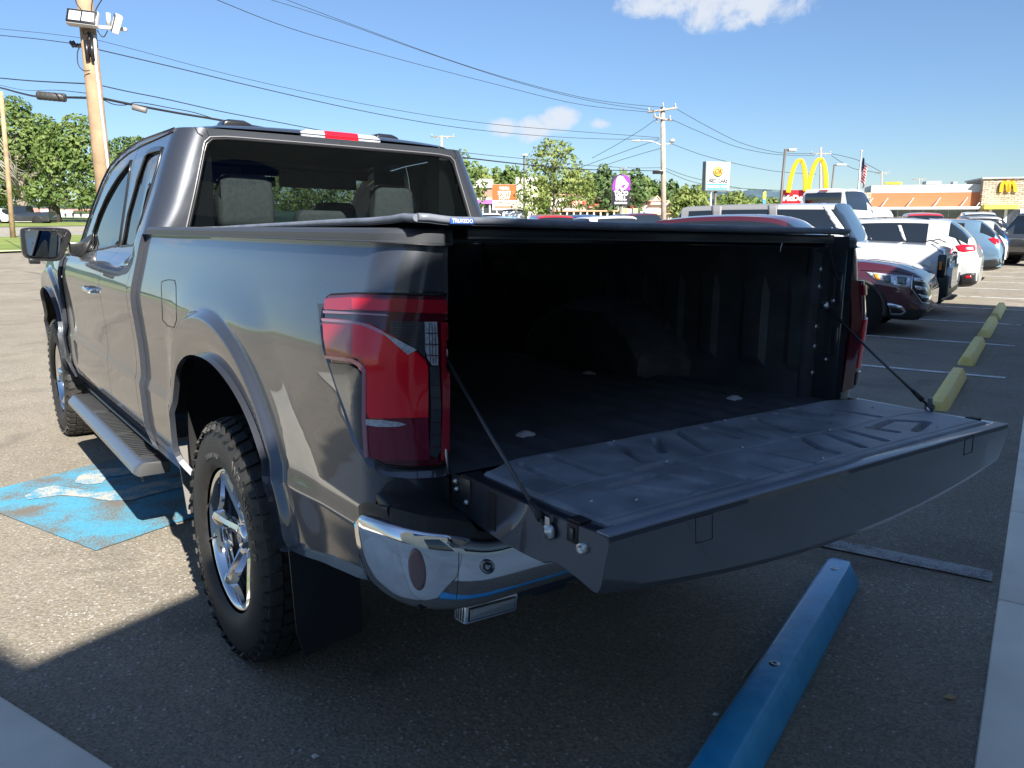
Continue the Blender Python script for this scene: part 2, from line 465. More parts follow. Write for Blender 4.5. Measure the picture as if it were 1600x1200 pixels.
ARX = [(.535, .50), (.56, .62), (.568, .74), (.553, .858), (.505, .970), (.393, 1.085), (.235, 1.155), (.08, 1.182), (-.095, 1.170), (-.285, 1.100), (-.41, .99), (-.49, .88), (-.555, .775), (-.60, .69), (-.625, .585)]
AROS = [tuple(q)[:2] for q in spline([Vector((y, z, 0)) for y, z in ARO], 5)]
def polar(P): return sorted((atan2(z - .45, y), hypot(y, z - .45)) for y, z in P)
def psm(P):
    T = smoothtab(polar(P), 4); n = 160; lo, hi = T[0][0], T[-1][0]
    v = [interp(T, lo + (hi - lo) * i / n) for i in range(n + 1)]
    for _ in range(14): v = [v[0]] + [(v[i - 1] + 2 * v[i] + v[i + 1]) / 4 for i in range(1, n)] + [v[-1]]
    return [(lo + (hi - lo) * i / n, v[i]) for i in range(n + 1)]
PO, PX = psm(ARO), psm(ARX)
def flare(y, z):
    if abs(y) > 1.0 or z > 1.35: return 0
    th = atan2(z - .45, y)
    if th < -.3: th = -.3 if y > 0 else pi
    r = hypot(y, z - .45); ro = interp(PO, th); rx = interp(PX, th)
    wv = (rx - r) / max(rx - ro, .02)
    lip = .027 * sm(-.004, .030, rx - r) - .006 * sm(.5, 1.0, wv)
    sh = .012 * (1 - sm(0, .20, r - rx)) if r > rx else .012
    return (lip + sh) * sm(.50, .62, z) * (1 if z < 1.1 else 1 - sm(1.13, 1.33, z) * .8)
def sx(y, z):
    x = interp(PROF, z)
    x += flare(y, z) + flare(-(y - 3.694), z) * .9
    x -= .010 * sm(-.6, -1.2, y) + .10 * sm(3.9, 4.6, y) + .02 * sm(3.2, 4, y) * sm(1.0, 1.2, z)
    if z > 1.24 and y > 1.2:
        k = sm(1.26, 1.62, y); x += (interp(PROFG, z) - interp(PROF, z)) * k
    return x
YW, RW = -.985, .10
def bedP(s, z):
    if s >= YW: return Vector((-sx(s, z), s, z))
    X = sx(YW, z); a = (YW - s) / RW
    if a <= pi / 2: return Vector((-(X - RW * (1 - cos(a))), YW - RW * sin(a), z))
    return Vector((-(X - RW) + (YW - s - RW * pi / 2), YW - RW, z))
SE = YW - RW * pi / 2
def send(z): return SE - (sx(YW, z) - RW - .797)
ZB = 1.405
# lower edge, arch opening, top edge of the bed side
bedpoly = [(1.10, .50), (.60, .50), (.44, .50)] + AROS + [(-.68, .597), (-.90, .63), (-1.02, .648), (SE + .02, .665), (send(.7), .80), (send(.9), .9), (send(1.1), 1.1), (send(1.3), 1.3), (send(ZB), ZB), (1.10, ZB)]
BS = []
def flare_rows(yc, fl=1):
    out = []
    for d in (.004, -.004, -.013, -.022, -.032):
        n = 170
        for i in range(n + 1):
            th = -.05 + (pi + .25) * i / n; r = interp(PX, th) + d
            out.append((yc + fl * r * cos(th), .45 + r * sin(th)))
    return [e for e in out if e[1] > .6]
FR = flare_rows(0); FRF = flare_rows(3.694, -1)
for mir in (False, True):
    BS.append(surf('bed_side', bedP, bedpoly, [], .014, paint, TR, mirror=mir, inner=.02, extra=FR))
def qsurf(name, f, U, V_, m, parent, **kw):
    b = MB(); rings = [[f(u, v) for v in V_] for u in U]
    b.ring(rings, closed=False, caps=False)
    return b.build(name, m, parent, fixn=False, **kw)
def bedN(p):
    if p.x > 0: return Vector((1, 0, 0))
    if p.y >= YW: q = p.y
    else:
        q = min((SE - .07 + (YW + .02 - SE + .07) * i / 60 for i in range(61)), key=lambda t: (bedP(t, p.z) - p).length)
    n = (bedP(q + .002, p.z) - bedP(q - .002, p.z)).cross(bedP(q, p.z + .002) - bedP(q, p.z - .002)).normalized()
    return n if n.dot(Vector((-1, -.6, 0))) > 0 else -n
# ---- wheel arch liners
def arch_liner(yc, name='wheel_well_liner'):
    b = MB()
    for s in (-1, 1):
        pts = AROS
        rings = [[Vector((s * x, yc + (y if yc < 1 else -y) * k, .45 + (z - .45) * k)) for y, z in pts] for x, k in ((.958, 1.0), (.93, 1.03), (.62, 1.03))]
        b.ring(rings, closed=False, caps=False)
        q = rings[-1]; b.add(q, [tuple(range(len(q)))])
    return b.build(name, mat_liner_black, TR)
mat_liner_black = mat('black_felt', (.010, .010, .011), .9)
arch_liner(0); arch_liner(3.694)
# ---- underbody, axle, frame
b = MB(); b.box(-.45, -.33, -1.0, 4.3, .45, .60); b.box(.33, .45, -1.0, 4.3, .45, .60); b.box(-.60, .60, .9, 4.2, .50, .62)
b.tube([(-.8, 0, .41), (.8, 0, .41)], .055, 12); b.tube([(-.8, 3.694, .41), (.8, 3.694, .41)], .05, 12)
b.lathe([(-.14, .05), (-.08, .15), (.08, .15), (.14, .05)], 20, M=Matrix.Translation((.0, 0, .41)))
b.box(-.66, .66, -1.06, -.98, .50, .62)
b.build('chassis', darksteel, TR, bevel=.01)
MB().box(-.80, .80, -1.0, -.6, .62, .80).build('under_bed_pan', mat_liner_black, TR)
b = MB(); b.lathe([(0, .0), (0, .26), (.18, .26), (.18, 0)], 30, M=Matrix.Translation((0, -.7, .66)) @ Matrix.Rotation(pi / 2, 4, 'Y')); b.build('spare_wheel', rubber, TR)
# ---- bed interior
def bed_floor():
    def f(x, y):
        ph = (x % .115) / .115
        r = .010 * (sm(.08, .20, ph) - sm(.58, .70, ph)) * sm(-1.045, -.99, y) * (1 - sm(.98, 1.01, y)) * sm(.735, .70, abs(x))
        return Vector((x, y, .880 + r))
    xs = []; x = -.80
    while x <= .801: xs.append(x); x += .0115
    ys = [-1.085, -1.07, -1.045, -1.03, -1.015, -1.0, -.98, -.8, -.5, -.2, .2, .6, 1.0, 1.05]
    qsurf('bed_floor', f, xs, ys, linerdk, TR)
bed_floor()
def bed_wall(s):
    prof = [(.895, .80), (.90, .795)]
    b = MB(); rings = []
    ys = [-.975 + .025 * i for i in range(80)]
    for y in ys:
        ring = []
        for z in (.88, .91, .94, .97, 1.0, 1.03, 1.06, 1.09, 1.12, 1.15, 1.18, 1.24, 1.30, 1.36, 1.385):
            well = 0
            if abs(y) < .48 and z < 1.19: well = .20 * sm(0, .38, 1 - (abs(y) / .48)**2 - ((z - .88) / .30)**2)
            rib = .012 if int((y + 2) / .1) % 2 == 0 and .98 < z < 1.30 and not well else 0
            ring.append(Vector((s * (.745 - well - rib), y, z)))
        rings.append(ring)
    b.ring(rings, closed=False, caps=False, smooth=False)
    # step from the jamb out of the wall, jamb, rail underside
    b.box(s * .745, s * .80, -.99, -.965, .86, 1.385)
    b.box(s * .75, s * .90, -.98, 1.06, 1.385, 1.404)
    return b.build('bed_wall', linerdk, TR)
for s in (-1, 1): bed_wall(s)
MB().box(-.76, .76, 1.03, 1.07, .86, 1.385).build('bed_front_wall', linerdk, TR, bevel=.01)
# right and left jambs (painted), faces towards the opening
for s in (-1, 1):
    b = MB(); b.box(s * .7975, s * .84, -1.083, -.94, .80, 1.403)
    b.box(s * .757, s * .7975, -.985, -.945, .86, 1.40)
    for z in (1.04, 1.22): b.box(s * .80, s * .795, -1.075, -1.045, z, z + .10)
    j = b.build('tailgate_jamb', paint, TR, bevel=.006)
    if s > 0:
        bb = MB()
        zz = [1.335, 1.285, 1.155, 1.10, .955]
        bb.tube([(s * .790, -.962 - .006, .90), (s * .790, -.985, 1.38)], .005, 6)
        for z in (1.33, 1.27, 1.13, 1.06, .965):
            bb.lathe([(0, .0), (-.006, .007), (0, .013), (.004, .013)], 12, M=Matrix.Translation((s * .793, -.982, z)))
        for y, z in ((-1.045, 1.225), (-1.035, 1.02)):
            bb.lathe([(-.006, .0), (-.006, .006), (0, .009), (.003, .009)], 12, M=Matrix.Translation((s * .796, y, z)))
        bb.build('bolt', steel, TR)
        MB().tube([(.795, -1.02, 1.40), (.79, -1.035, 1.36), (.788, -1.045, 1.33), (.793, -1.06, 1.30), (.795, -1.065, 1.295)], .0025, 6).build('wire', blackpl, TR)
# ---- rail caps: they follow the top of the bed side round the rear corner
for sgn in (-1, 1):
    ss = [1.098, .9, .6, .3, 0, -.3, -.6, -.85, YW]; n_ = 10
    ss += [YW - RW * pi / 2 * i / n_ for i in range(1, n_ + 1)] + [SE - .02, send(ZB) + .001]
    rings = []; inner = []
    for q in ss:
        p = bedP(q, ZB); d = (bedP(q - 1e-3, ZB) - bedP(q + 1e-3, ZB)).normalized(); o_ = Vector((d.y, -d.x, 0))
        if o_.x > 0 and q > SE: o_ = -o_
        if q <= SE: o_ = Vector((0, -1, 0))
        p.z = 0; pin = Vector((max(p.x + .02, -.797) if q > SE + .05 else p.x + .0, max(p.y, -1.06) if q <= YW else p.y, 1.443))
        rings.append([p + o_ * a_ + Vector((0, 0, z_)) for a_, z_ in ((-.012, 1.4062), (.0035, 1.4062), (.0045, 1.413), (.0015, 1.4155), (.002, 1.431), (-.004, 1.4395), (-.016, 1.443))])
        inner.append(rings[-1][-1])
    rings = [[Vector((-v.x * sgn, v.y, v.z)) for v in r] for r in rings]
    b = MB(); b.ring(rings, closed=False, caps=False, smooth=True)
    top = [Vector((-v.x * sgn, v.y, v.z)) for v in inner]; xin = sgn * .7975
    b.add(top + [Vector((xin, top[-1].y, 1.443)), Vector((xin, 1.098, 1.443))], [tuple(range(len(top) + 2))])
    b.add([Vector((xin, -1.085, 1.443)), Vector((xin, 1.098, 1.443)), Vector((xin, 1.098, 1.40)), Vector((xin, -1.085, 1.40))], [(0, 1, 2, 3)])
    o_ = b.build('bed_rail_cap', blackcap, TR); o_.data.set_sharp_from_angle(angle=radians(30))
# ---- tonneau cover
def tonneau():
    rear = lambda x: 1.466 + .012 * max(0, 1 - abs(x + .86) / .10) if x < -.7 else 1.466
    def f(x, y):
        t = (y + 1.09) / 2.16                       # 0 rear, 1 front
        z = 1.470 * (1 - t) + 1.432 * t + .006 * (1 - (x / .87)**2) * sin(pi * min(1, max(0, t)))
        z += .007 * exp(-((x + .87) / .05)**2) * exp(-((y + 1.09) / .09)**2)
        z += .0025 * noise.noise(Vector((x * 5, y * 3, 0)))
        if y < -1.06: z -= .004
        return Vector((x, y, z))
    xs = [-.878 + (.878 + .742) / 60 * i for i in range(61)]; ys = [-1.112, -1.109, -1.10, -1.085, -1.06, -1.03] + [-1.0 + .105 * i for i in range(20)] + [1.08]
    b = MB(); N1 = len(xs)
    top = [[f(x, y) for x in xs] for y in ys]
    hem = .017
    b.ring(top, closed=False, caps=False)
    bot = [[p - Vector((0, 0, hem if p.x < -.80 or p.x > .70 or j < 5 else .006)) for p in r] for j, r in enumerate(top)]
    b.ring(bot, closed=False, caps=False)
    def side(idx):
        A = [r[idx] for r in top]; Bq = [r[idx] for r in bot]; b.ring([A, Bq], closed=False, caps=False, smooth=False)
    side(0); side(-1); b.ring([top[0], bot[0]], closed=False, caps=False, smooth=False); b.ring([top[-1], bot[-1]], closed=False, caps=False, smooth=False)
    c = b.build('tonneau_cover', vinyl, TR)
    r = MB(); r.box(-.73, .72, -1.08, -1.05, 1.420, 1.447); r.box(-.79, -.755, -1.06, 1.0, 1.405, 1.443); r.box(.70, .735, -1.06, 1.0, 1.408, 1.443)
    for y in (-.5, .1, .6): r.box(-.77, .77, y, y + .04, 1.405, 1.43)
    r.build('cover_rail', satin, c, bevel=.004)
    hm = MB(); hm.tube([f(x, -1.10) + Vector((0, -.012, -.006)) for x in xs], .0085, 10); hm.tube([f(-.878, y) + Vector((-.002, 0, -.008)) for y in ys], .008, 8)
    hm.build('cover_hem', mat('hem_skylit_vinyl', (.15, .165, .20), .38, var=.25, vscale=16, bump=.3, bscale=340, bdist=.0006), c)  # same vinyl in a lighter tone, imitating sky light caught on the hem
    lb = MB(); lb.box(-.802, -.742, -1.1225, -1.118, 1.4535, 1.4655); lb.build('brand_tag', mat('blue_tag', (.03, .10, .42), .5), c)
    textmesh('TRUXEDO', .0115, mat('tag_white', (.8, .8, .8), .5), c, Matrix.Translation((-.772, -1.1235, 1.4595)) @ Matrix.Rotation(pi / 2, 4, 'X'), ext=.0004, sx=1.0, bold=.0002)
    MB().tube([(.40, -1.105, 1.420), (.401, -1.10, 1.405), (.399, -1.10, 1.392)], .0022, 6).build('pull_cord', steel, c)
tonneau()
# ---- tailgate, folded down
TG = empty('tailgate', (0, 0, 0)); TG.parent = TR
def tailgate():
    side = [(-1.128, .868), (-1.140, .893), (-1.165, .905), (-1.45, .904), (-1.60, .908), (-1.639, .906), (-1.643, .898), (-1.626, .806), (-1.618, .792), (-1.605, .792), (-1.565, .801), (-1.515, .8095), (-1.485, .808), (-1.462, .797), (-1.40, .794), (-1.32, .795), (-1.21, .806), (-1.128, .822)]
    b = MB(); rings = []
    xs = [-.800, -.797] + [-.79 + .0395 * i for i in range(41)] + [.797, .800]
    for x in xs:
        k = (x / .80)**2; bow = (1 - k)
        ring = []
        for i, (y, z) in enumerate(side):
            dz = 0; dy = 0
            if i >= 7: dz = -.062 * bow * (1 if i < 12 else .75); dy = -.012 * bow if i < 11 else 0
            if i in (2, 3, 4) and abs(x) < .75: dz = -.022
            if abs(x) > .7985: dz += .002 if i >= 7 else -.002
            ring.append(Vector((x, y + dy, z + dz)))
        rings.append(ring)
    b.ring(rings, smooth=False)
    o = b.build('tailgate_shell', paint, TG, fixn=True)
    o.data.polygons.foreach_set('use_smooth', [True] * len(o.data.polygons)); o.data.set_sharp_from_angle(angle=radians(22))
    # trim strip along the top edge, sky reflection put into its pale blue
    s = MB(); s.box(-.797, .797, -1.641, -1.607, .9065, .9105); s.build('top_trim_strip', mat('trim_sky_tone', (.17, .19, .235), .42, coat=.3), TG, bevel=.0015)
    # inner panel with pressed pattern
    GR = [((-.656, -1.191), (-.673, -1.362)), ((-.555, -1.181), (-.553, -1.359)), ((-.345, -1.17), (-.40, -1.33)), ((-.102, -1.16), (-.196, -1.355)), ((-.011, -1.193), (-.025, -1.31)),
          ((.066, -1.161), (.038, -1.35)), ((.206, -1.194), (.152, -1.35)), ((.32, -1.19), (.34, -1.34)), ((.52, -1.208), (.545, -1.382)), ((.43, -1.17), (.45, -1.28)),
          ((-.434, -1.462), (-.416, -1.54)), ((-.326, -1.464), (-.315, -1.558)), ((-.19, -1.461), (-.2, -1.566)), ((-.08, -1.432), (-.07, -1.56)), ((.118, -1.402), (.060, -1.50)),
          ((.06, -1.50), (.057, -1.543)), ((.215, -1.416), (.168, -1.551)), ((.299, -1.419), (.281, -1.547)), ((.382, -1.447), (.401, -1.512)), ((.391, -1.453), (.529, -1.431)), ((.529, -1.431), (.60, -1.50)), ((.46, -1.54), (.60, -1.50)),
          ((-.56, -1.47), (-.50, -1.555)), ((-.60, -1.44), (-.47, -1.43)), ((-.30, -1.30), (-.22, -1.20)), ((-.46, -1.38), (-.34, -1.37))]
    GR = [(Vector(a), Vector(c)) for a, c in GR]
    def dist(p, a, c):
        ab = c - a; t = max(0, min(1, (p - a).dot(ab) / ab.length_squared)); return (p - a - ab * t).length
    def f(x, y):
        z = .9125; p = Vector((x, y))
        d = min(dist(p, a, c) for a, c in GR)
        z -= .018 * (1 - sm(.0085, .0125, d))
        z -= .0035 * (1 - sm(.0, .004, abs(y + 1.396 + .018 * sin(x * 1.2))))
        e = min(.765 - abs(x), y + 1.603, -1.142 - y)
        z -= .010 * (1 - sm(0, .010, e)); 
        z -= .0035 * (1 - sm(.0, .004, abs(y + 1.575)))
        z += .0005 * noise.noise(Vector((x * 5, y * 5, 1)))
        return Vector((x, y, z))
    xs = [-.765 + .0045 * i for i in range(341)]; ys = [-1.603 + .0045 * i for i in range(103)]
    # cut rounded corners near the hinge
    def g(x, y):
        lim = -1.142 - .05 * sm(.60, .765, abs(x))**1.5
        yy = -1.603 + (y + 1.603) * (lim + 1.603) / (-1.142 + 1.603)
        p = f(x, y); return Vector((x, yy, p.z))
    qsurf('inner_panel', g, xs, ys, liner, TG)
    # screws and striker hardware
    for x, y in ((-.62, -1.53), (-.70, -1.485), (-.36, -1.37), (-.10, -1.385), (-.02, -1.56), (.26, -1.40), (.56, -1.55), (.66, -1.30), (-.74, -1.30), (.11, -1.16), (-.33, -1.16)):
        MB().lathe([(.003, 0), (.0025, .003), (.0, .0045)], 12, M=Matrix.Translation((x, y, .9132)) @ Matrix.Rotation(-pi / 2, 4, 'Y')).build('screw', steel, TG)
    tv = bvh_of([o])
    for P in ([(1087, 809), (1113, 802), (1113, 842), (1087, 849), (1087, 809)], [(1508, 686), (1521, 680), (1519, 706), (1506, 711), (1508, 686)]):
        strip_on('access_cover_seam', P, tv, .0011, seamm, TG, step=3)
    for s in (-1, 1):
        q = MB(); q.box(s * .7985, s * .8015, -1.562, -1.530, .868, .9065); q.box(s * .77, s * .80, -1.565, -1.53, .9075, .9125)
        q.build('latch_opening', seamm, TG, bevel=.0014)
        q = MB(); q.box(s * .8005, s * .806, -1.553, -1.543, .875, .898); q.build('latch', darksteel, TG, bevel=.002)
        q = MB(); q.lathe([(0, .0), (-.004, .005), (-.007, .010), (.004, .0115)], 16, M=Matrix.Translation((s * .8035, -1.578, .868)) @ (Matrix.Rotation(pi, 4, 'Z') if s > 0 else Matrix.Identity(4)))
        q.build('bolt', steel, TG)
        h = MB(); h.box(s * .7985, s * .803, -1.205, -1.128, .835, .900); h.box(s * .803, s * .8055, -1.207, -1.203, .835, .900)
        hb = h.build('hinge_bracket', darksteel, TG, bevel=.0015)
        q = MB()
        for y, z in ((-1.155, .868), (-1.195, .848), (-1.15, .885)): q.lathe([(-.004, 0), (-.006, .004), (-.002, .0075), (.002, .0075)], 12, M=Matrix.Translation((s * .806, y, z)) @ (Matrix.Rotation(pi, 4, 'Z') if s > 0 else Matrix.Identity(4)))
        q.build('bolt', steel, hb)
        q = MB(); q.box(s * .80, s * .8012, -1.30, -1.27, .812, .894); q.build('edge_seam', seamm, TG)
        # raised flange along the lower rim
tailgate()
def cable(a, c, name):
    a = Vector(a); c = Vector(c); d = (c - a)
    b = MB(); b.tube([a, a + d * .5 + Vector((0, 0, -.004)), c], .0042, 8)
    o = b.build(name, darksteel, TR)
    q = MB(); q.tube([c - d.normalized() * .075, c - d.normalized() * .03], [.0062, .0085], 10); q.build('sleeve', blackpl, o)
    s = -1 if c.x < 0 else 1
    for e in (a, c):
        q = MB(); Rm = Matrix.Rotation(pi, 4, 'Z') if s > 0 else Matrix.Identity(4)
        if e is a and s > 0: Rm = Matrix.Identity(4)
        q.lathe([(-.008, 0), (-.008, .006), (-.006, .007), (-.006, .013), (-.002, .0165), (.003, .0165)], 20, M=Matrix.Translation(e) @ Rm)
        q.box(-.004, 0, -.007, .007, 0, .03, M=Matrix.Translation(e) @ Matrix.Rotation(atan2(-(d.y), d.z) + (pi if e is a else 0) * 0, 4, 'X') if False else Matrix.Translation(e))
        q.build('eyelet', steel, o)
cable((-.789, -1.07, 1.165), (-.808, -1.485, .872), 'tailgate_cable')
cable((.785, -1.022, 1.208), (.808, -1.405, .915), 'tailgate_cable')
MB().tube([(-.797, -1.086, .985), (-.806, -1.12, .895)], .0035, 8).build('lift_assist_rod', steel, TR)
# tie-down anchors on the floor
for x, y in ((-.417, -.904), (.502, -.889), (.41, -.239), (-.42, -.239)):
    MB().lathe([(.010, 0), (.011, .012), (.006, .017), (.005, .024), (.0, .030)], 24, M=Matrix.Translation((x, y, .887)) @ Matrix.Rotation(-pi / 2, 4, 'Y')).build('floor_bolt', mat('zinc', (.62, .63, .64), .4, .25), TR)
# ---- bumper
def bumper():
    # plan curve of the outer face: x(t), y(t); the face runs from one corner to the other
    top = [(-1.005, -1.045, .80), (-1.008, -1.09, .822), (-.985, -1.165, .826), (-.93, -1.215, .812), (-.86, -1.238, .795), (-.80, -1.245, .775), (-.745, -1.247, .768), (-.66, -1.250, .775), (-.56, -1.255, .785), (-.4, -1.258, .790), (0, -1.262, .790)]
    bot = [(-.985, -1.050, .665), (-.99, -1.09, .655), (-.97, -1.165, .640), (-.92, -1.212, .625), (-.86, -1.233, .615), (-.80, -1.240, .610), (-.745, -1.242, .610), (-.66, -1.245, .612), (-.56, -1.250, .615), (-.4, -1.252, .618), (0, -1.256, .62)]
    T_ = spline(top, 4); B_ = spline(bot, 4)
    fullT = T_ + [Vector((-p.x, p.y, p.z)) for p in reversed(T_[:-1])]; fullB = B_ + [Vector((-p.x, p.y, p.z)) for p in reversed(B_[:-1])]
    rings = []
    for p, q in zip(fullT, fullB):
        c = Vector((p.x * .9, -.95, 0)); o = Vector((p.x - c.x, p.y - c.y, 0)).normalized()
        ring = []
        for t, k in ((0, -.020), (0, -.004), (.03, .003), (.2, .008), (.5, .010), (.78, .004), (.92, -.006), (1.0, -.022), (1.05, -.05)):
            v = p.lerp(q, t) + o * k; ring.append(v)
        rings.append(ring)
    b = MB(); b.ring(rings, closed=False, caps=False)
    bm_ = b.build('bumper_face', chrome, BU)
    sb = MB(); b2 = []
    for p in fullT:                                   # step pad on top
        x = p.x; zt = p.z + .012
        b2.append([Vector((p.x * .985, p.y + .006, p.z - .004)), Vector((p.x * .985, p.y + .010, zt + (.018 if abs(x) > .82 else .002))), Vector((x * .97, -1.15, zt + (.022 if abs(x) > .80 else -.012))), Vector((x * .95, -1.06, zt + (.022 if abs(x) > .80 else -.012))), Vector((x * .95, -1.05, .70))])
    sb.ring(b2, closed=False, caps=False, smooth=False)
    pad = sb.build('step_pad', blackpl, BU)
    MB().box(-.93, .93, -1.2, -1.05, .63, .74).build('bumper_beam', mat_liner_black, BU)
    return bm_
BU = empty('rear_bumper'); BU.parent = TR
BF = bumper()
bb_ = bvh_of([BF])
def ell(cx, cy, rx, ry, n=20, rot=0): return [(cx + rx * cos(2 * pi * i / n) * cos(rot) - ry * sin(2 * pi * i / n) * sin(rot), cy + rx * cos(2 * pi * i / n) * sin(rot) + ry * sin(2 * pi * i / n) * cos(rot)) for i in range(n)]
greyreb = mat('round_reflector', (.16, .10, .10), .35, coat=.6)
patch('fog_reflector', ell(652, 889, 13.5, 33, 24, -.14), bb_, greyreb, BU, off=.003, thick=.01, step=5, bulge=.002)
patch('parking_sensor_ring', ell(761, 885, 11, 11.5, 20), bb_, mat('sensor_ring', (.35, .36, .38), .2, 1), BU, off=.003, thick=.008, step=4)
patch('parking_sensor', ell(761, 885, 7.2, 7.6, 18), bb_, mat('sensor_dark', (.05, .05, .055), .3, .5), BU, off=.0045, thick=.008, step=4)
patch('parking_sensor', ell(761, 885, 4.6, 5, 16), bb_, mat('sensor_face', (.42, .44, .47), .25, .9), BU, off=.006, thick=.008, step=4)
strip_on('bumper_seam', [(717, 862), (716, 900), (713, 938)], bb_, .0008, seamm, BU)
# ---- framed lamp block below the bumper
def block():
    A = tp(728, 952, 1, -1.13); 
    P0 = Vector((-.775, -1.125, .535)); 
    M = Matrix.Translation((-.690, -1.135, .540)) @ Matrix.Rotation(radians(4), 4, 'Z') @ Matrix.Rotation(radians(4.5), 4, 'Y')
    whitem = mat('white_lamp_frame', (.72, .74, .76), .25, .6, coat=.4)
    b = MB(); b.box(-.082, .082, 0, .045, -.024, .024)
    f = b.build('auxiliary_lamp', whitem, TR, bevel=.006); f.matrix_local = M
    g = MB(); g.box(-.074, .074, -.0016, .002, -.018, .018); g.build('gasket', satin, f, bevel=.002)
    g = MB(); g.box(-.069, .069, -.004, .002, -.014, .014); g.build('lens', mat('lamp_lens', (.36, .37, .38), .2, .3, coat=.5, var=.15, vscale=200), f, bevel=.002)
    g = MB()
    for i in range(4): g.box(-.0835, -.0815, .006 + i * .009, .010 + i * .009, -.018, .018)
    g.build('cooling_fin', satin, f)
    g = MB(); g.tube([(0, .03, .02), (0, .05, .09)], .008); g.build('mount', darksteel, f)
block()
# ---------------------------------------------------------------- cab
def yr(z): return 1.150 - .045 * sm(1.25, 1.42, z) + .045 * sm(1.42, 1.88, z)
def rc(z): return .040 + .075 * sm(1.20, 1.55, z)
def cabP(s, z):
    y0 = yr(z) + rc(z); r = rc(z)
    if s >= y0: return Vector((-sx(s, z), s, z))
    X = sx(y0, z); a = (y0 - s) / r
    if a <= pi / 2: return Vector((-(X - r * (1 - cos(a))), y0 - r * sin(a), z))
    t = y0 - s - r * pi / 2; x = -(X - r) + t
    return Vector((x, y0 - r - .012 * sm(0, .5, t), z))
def s_of(x, z):                                  # parameter of a point on the rear face
    y0 = yr(z) + rc(z); return y0 - rc(z) * pi / 2 - (x + sx(y0, z) - rc(z))
def shit(u, v, fn=sx):                              # sight line against the left side surface -> (y, z)
    x = .9
    for i in range(25):
        p = tp(u, v, 0, -x); x = .5 * x + .5 * fn(p.y, p.z)
    return (p.y, p.z)
ZT = 1.875
RAILT = [(1.255, ZT), (1.85, ZT), (2.10, 1.858), (2.30, 1.828), (2.50, 1.778), (2.66, 1.700), (2.85, 1.56), (3.02, 1.40), (3.16, 1.262)]
DOORT = [(1.875, 1.832), (2.08, 1.815), (2.28, 1.785), (2.46, 1.737), (2.61, 1.663), (2.80, 1.523), (2.97, 1.365), (3.085, 1.262)]
# side windows as seen
WF = [(2.86, 1.305), (2.70, 1.44), (2.50, 1.555), (2.30, 1.645), (2.12, 1.705), (2.015, 1.728), (2.03, 1.50), (2.045, 1.345)]
WR = [(1.885, 1.345), (1.86, 1.50), (1.835, 1.742), (1.60, 1.765), (1.435, 1.768), (1.43, 1.60), (1.46, 1.43), (1.53, 1.362)]
WF = [shit(u, v) for u, v in [(139, 393), (146, 362), (155, 335), (167, 308), (184, 278), (205, 251), (202, 285), (187, 383)]]
WR = [shit(u, v) for u, v in [(191, 385), (200, 335), (214, 285), (230, 240), (254, 231), (248, 258), (235, 312), (223, 350), (209, 383)]]
print('WF', [(round(a, 2), round(b, 2)) for a, b in WF]); print('WR', [(round(a, 2), round(b, 2)) for a, b in WR])
def rearpoly():
    P = []
    for x, z in [(0, 1.836), (-.55, 1.834), (-.615, 1.828), (-.640, 1.805), (-.652, 1.77), (-.70, 1.60), (-.758, 1.40), (-.762, 1.34), (-.74, 1.30), (0, 1.30)]:
        P.append((s_of(x, z), z))
    return P
CABO = []
RW_ = rearpoly()
corner = [(1.272, .50), (1.272, 1.2), (1.264, 1.55), (1.258, 1.853), (1.255, ZT), (s_of(0, ZT), ZT)] + RW_[:1] + RW_[1:] + [(s_of(0, .50), .50)]
for mir in (False, True):
    CABO.append(surf('cab_corner_panel', cabP, corner, [], .03, paint, TR, mirror=mir))
WR = [(max(a, 1.325), min(z_, 1.80)) for a, z_ in WR]; WF = [(max(a, 1.955), min(z_, interp(DOORT, a) - .022)) for a, z_ in WF]
print('W2', [(round(a, 2), round(c, 2)) for a, c in WF], [(round(a, 2), round(c, 2)) for a, c in WR])
rd = [(1.276, .535), (1.9135, .535), (1.9135, 1.2), (1.9135, 1.5), (1.8715, 1.832), (1.262, 1.853), (1.268, 1.55), (1.276, 1.2)]
fdr = [(1.9185, .535), (3.04, .535), (3.10, .70), (3.105, 1.0), (3.105, 1.262)] + DOORT[-1:0:-1] + [(1.8765, 1.832), (1.9185, 1.5), (1.9185, 1.2)]
fen = [(3.12, .52), (3.12, .535)]
DOORS = []
for mir in (False, True):
    f = surf('rear_door', cabP, rd, [WR], .03, paint, TR, mirror=mir, inner=0); CABO.append(f); DOORS.append(f)
    f = surf('front_door', cabP, fdr, [WF], .03, paint, TR, mirror=mir, inner=0); CABO.append(f); DOORS.append(f)
    # cab side rail above the doors and windscreen pillar
    rail = [(1.255, 1.857), (1.873, 1.836)] + [(y, z + .005) for y, z in DOORT[1:]] + RAILT[::-1]
    CABO.append(surf('roof_rail', cabP, rail, [], .02, paint, TR, mirror=mir, inner=.006))
    # rocker below the doors
    rk = [(1.14, .455), (3.10, .455), (3.10, .53), (1.14, .53)]
    surf('rocker_panel', lambda s, z: cabP(s, z) + Vector((.018, 0, 0)), rk, [], .04, paint, TR, mirror=mir, inner=.02)
    # front fender with arch
    af = [(3.694 - y, z) for y, z in reversed(ARO)]       # mirrored front to back
    fp = [(3.112, .50)] + [(3.694 - y, z) for y, z in ARO if y > 0 and z < 1.0][0:0]
    arch = [(3.694 - y, z) for y, z in ARO]               # from rear-low to front-low
    fpoly = [(3.13, .50), (3.694 - .43, .50)] + [(3.694 - y, z) for y, z in AROS] + [(4.30, .55), (4.60, .62), (4.62, 1.05), (4.50, 1.16), (4.0, 1.235), (3.45, 1.262), (3.14, 1.255)]
    CABO.append(surf('front_fender', cabP, fpoly, [], .02, paint, TR, mirror=mir, inner=.02, extra=FRF))
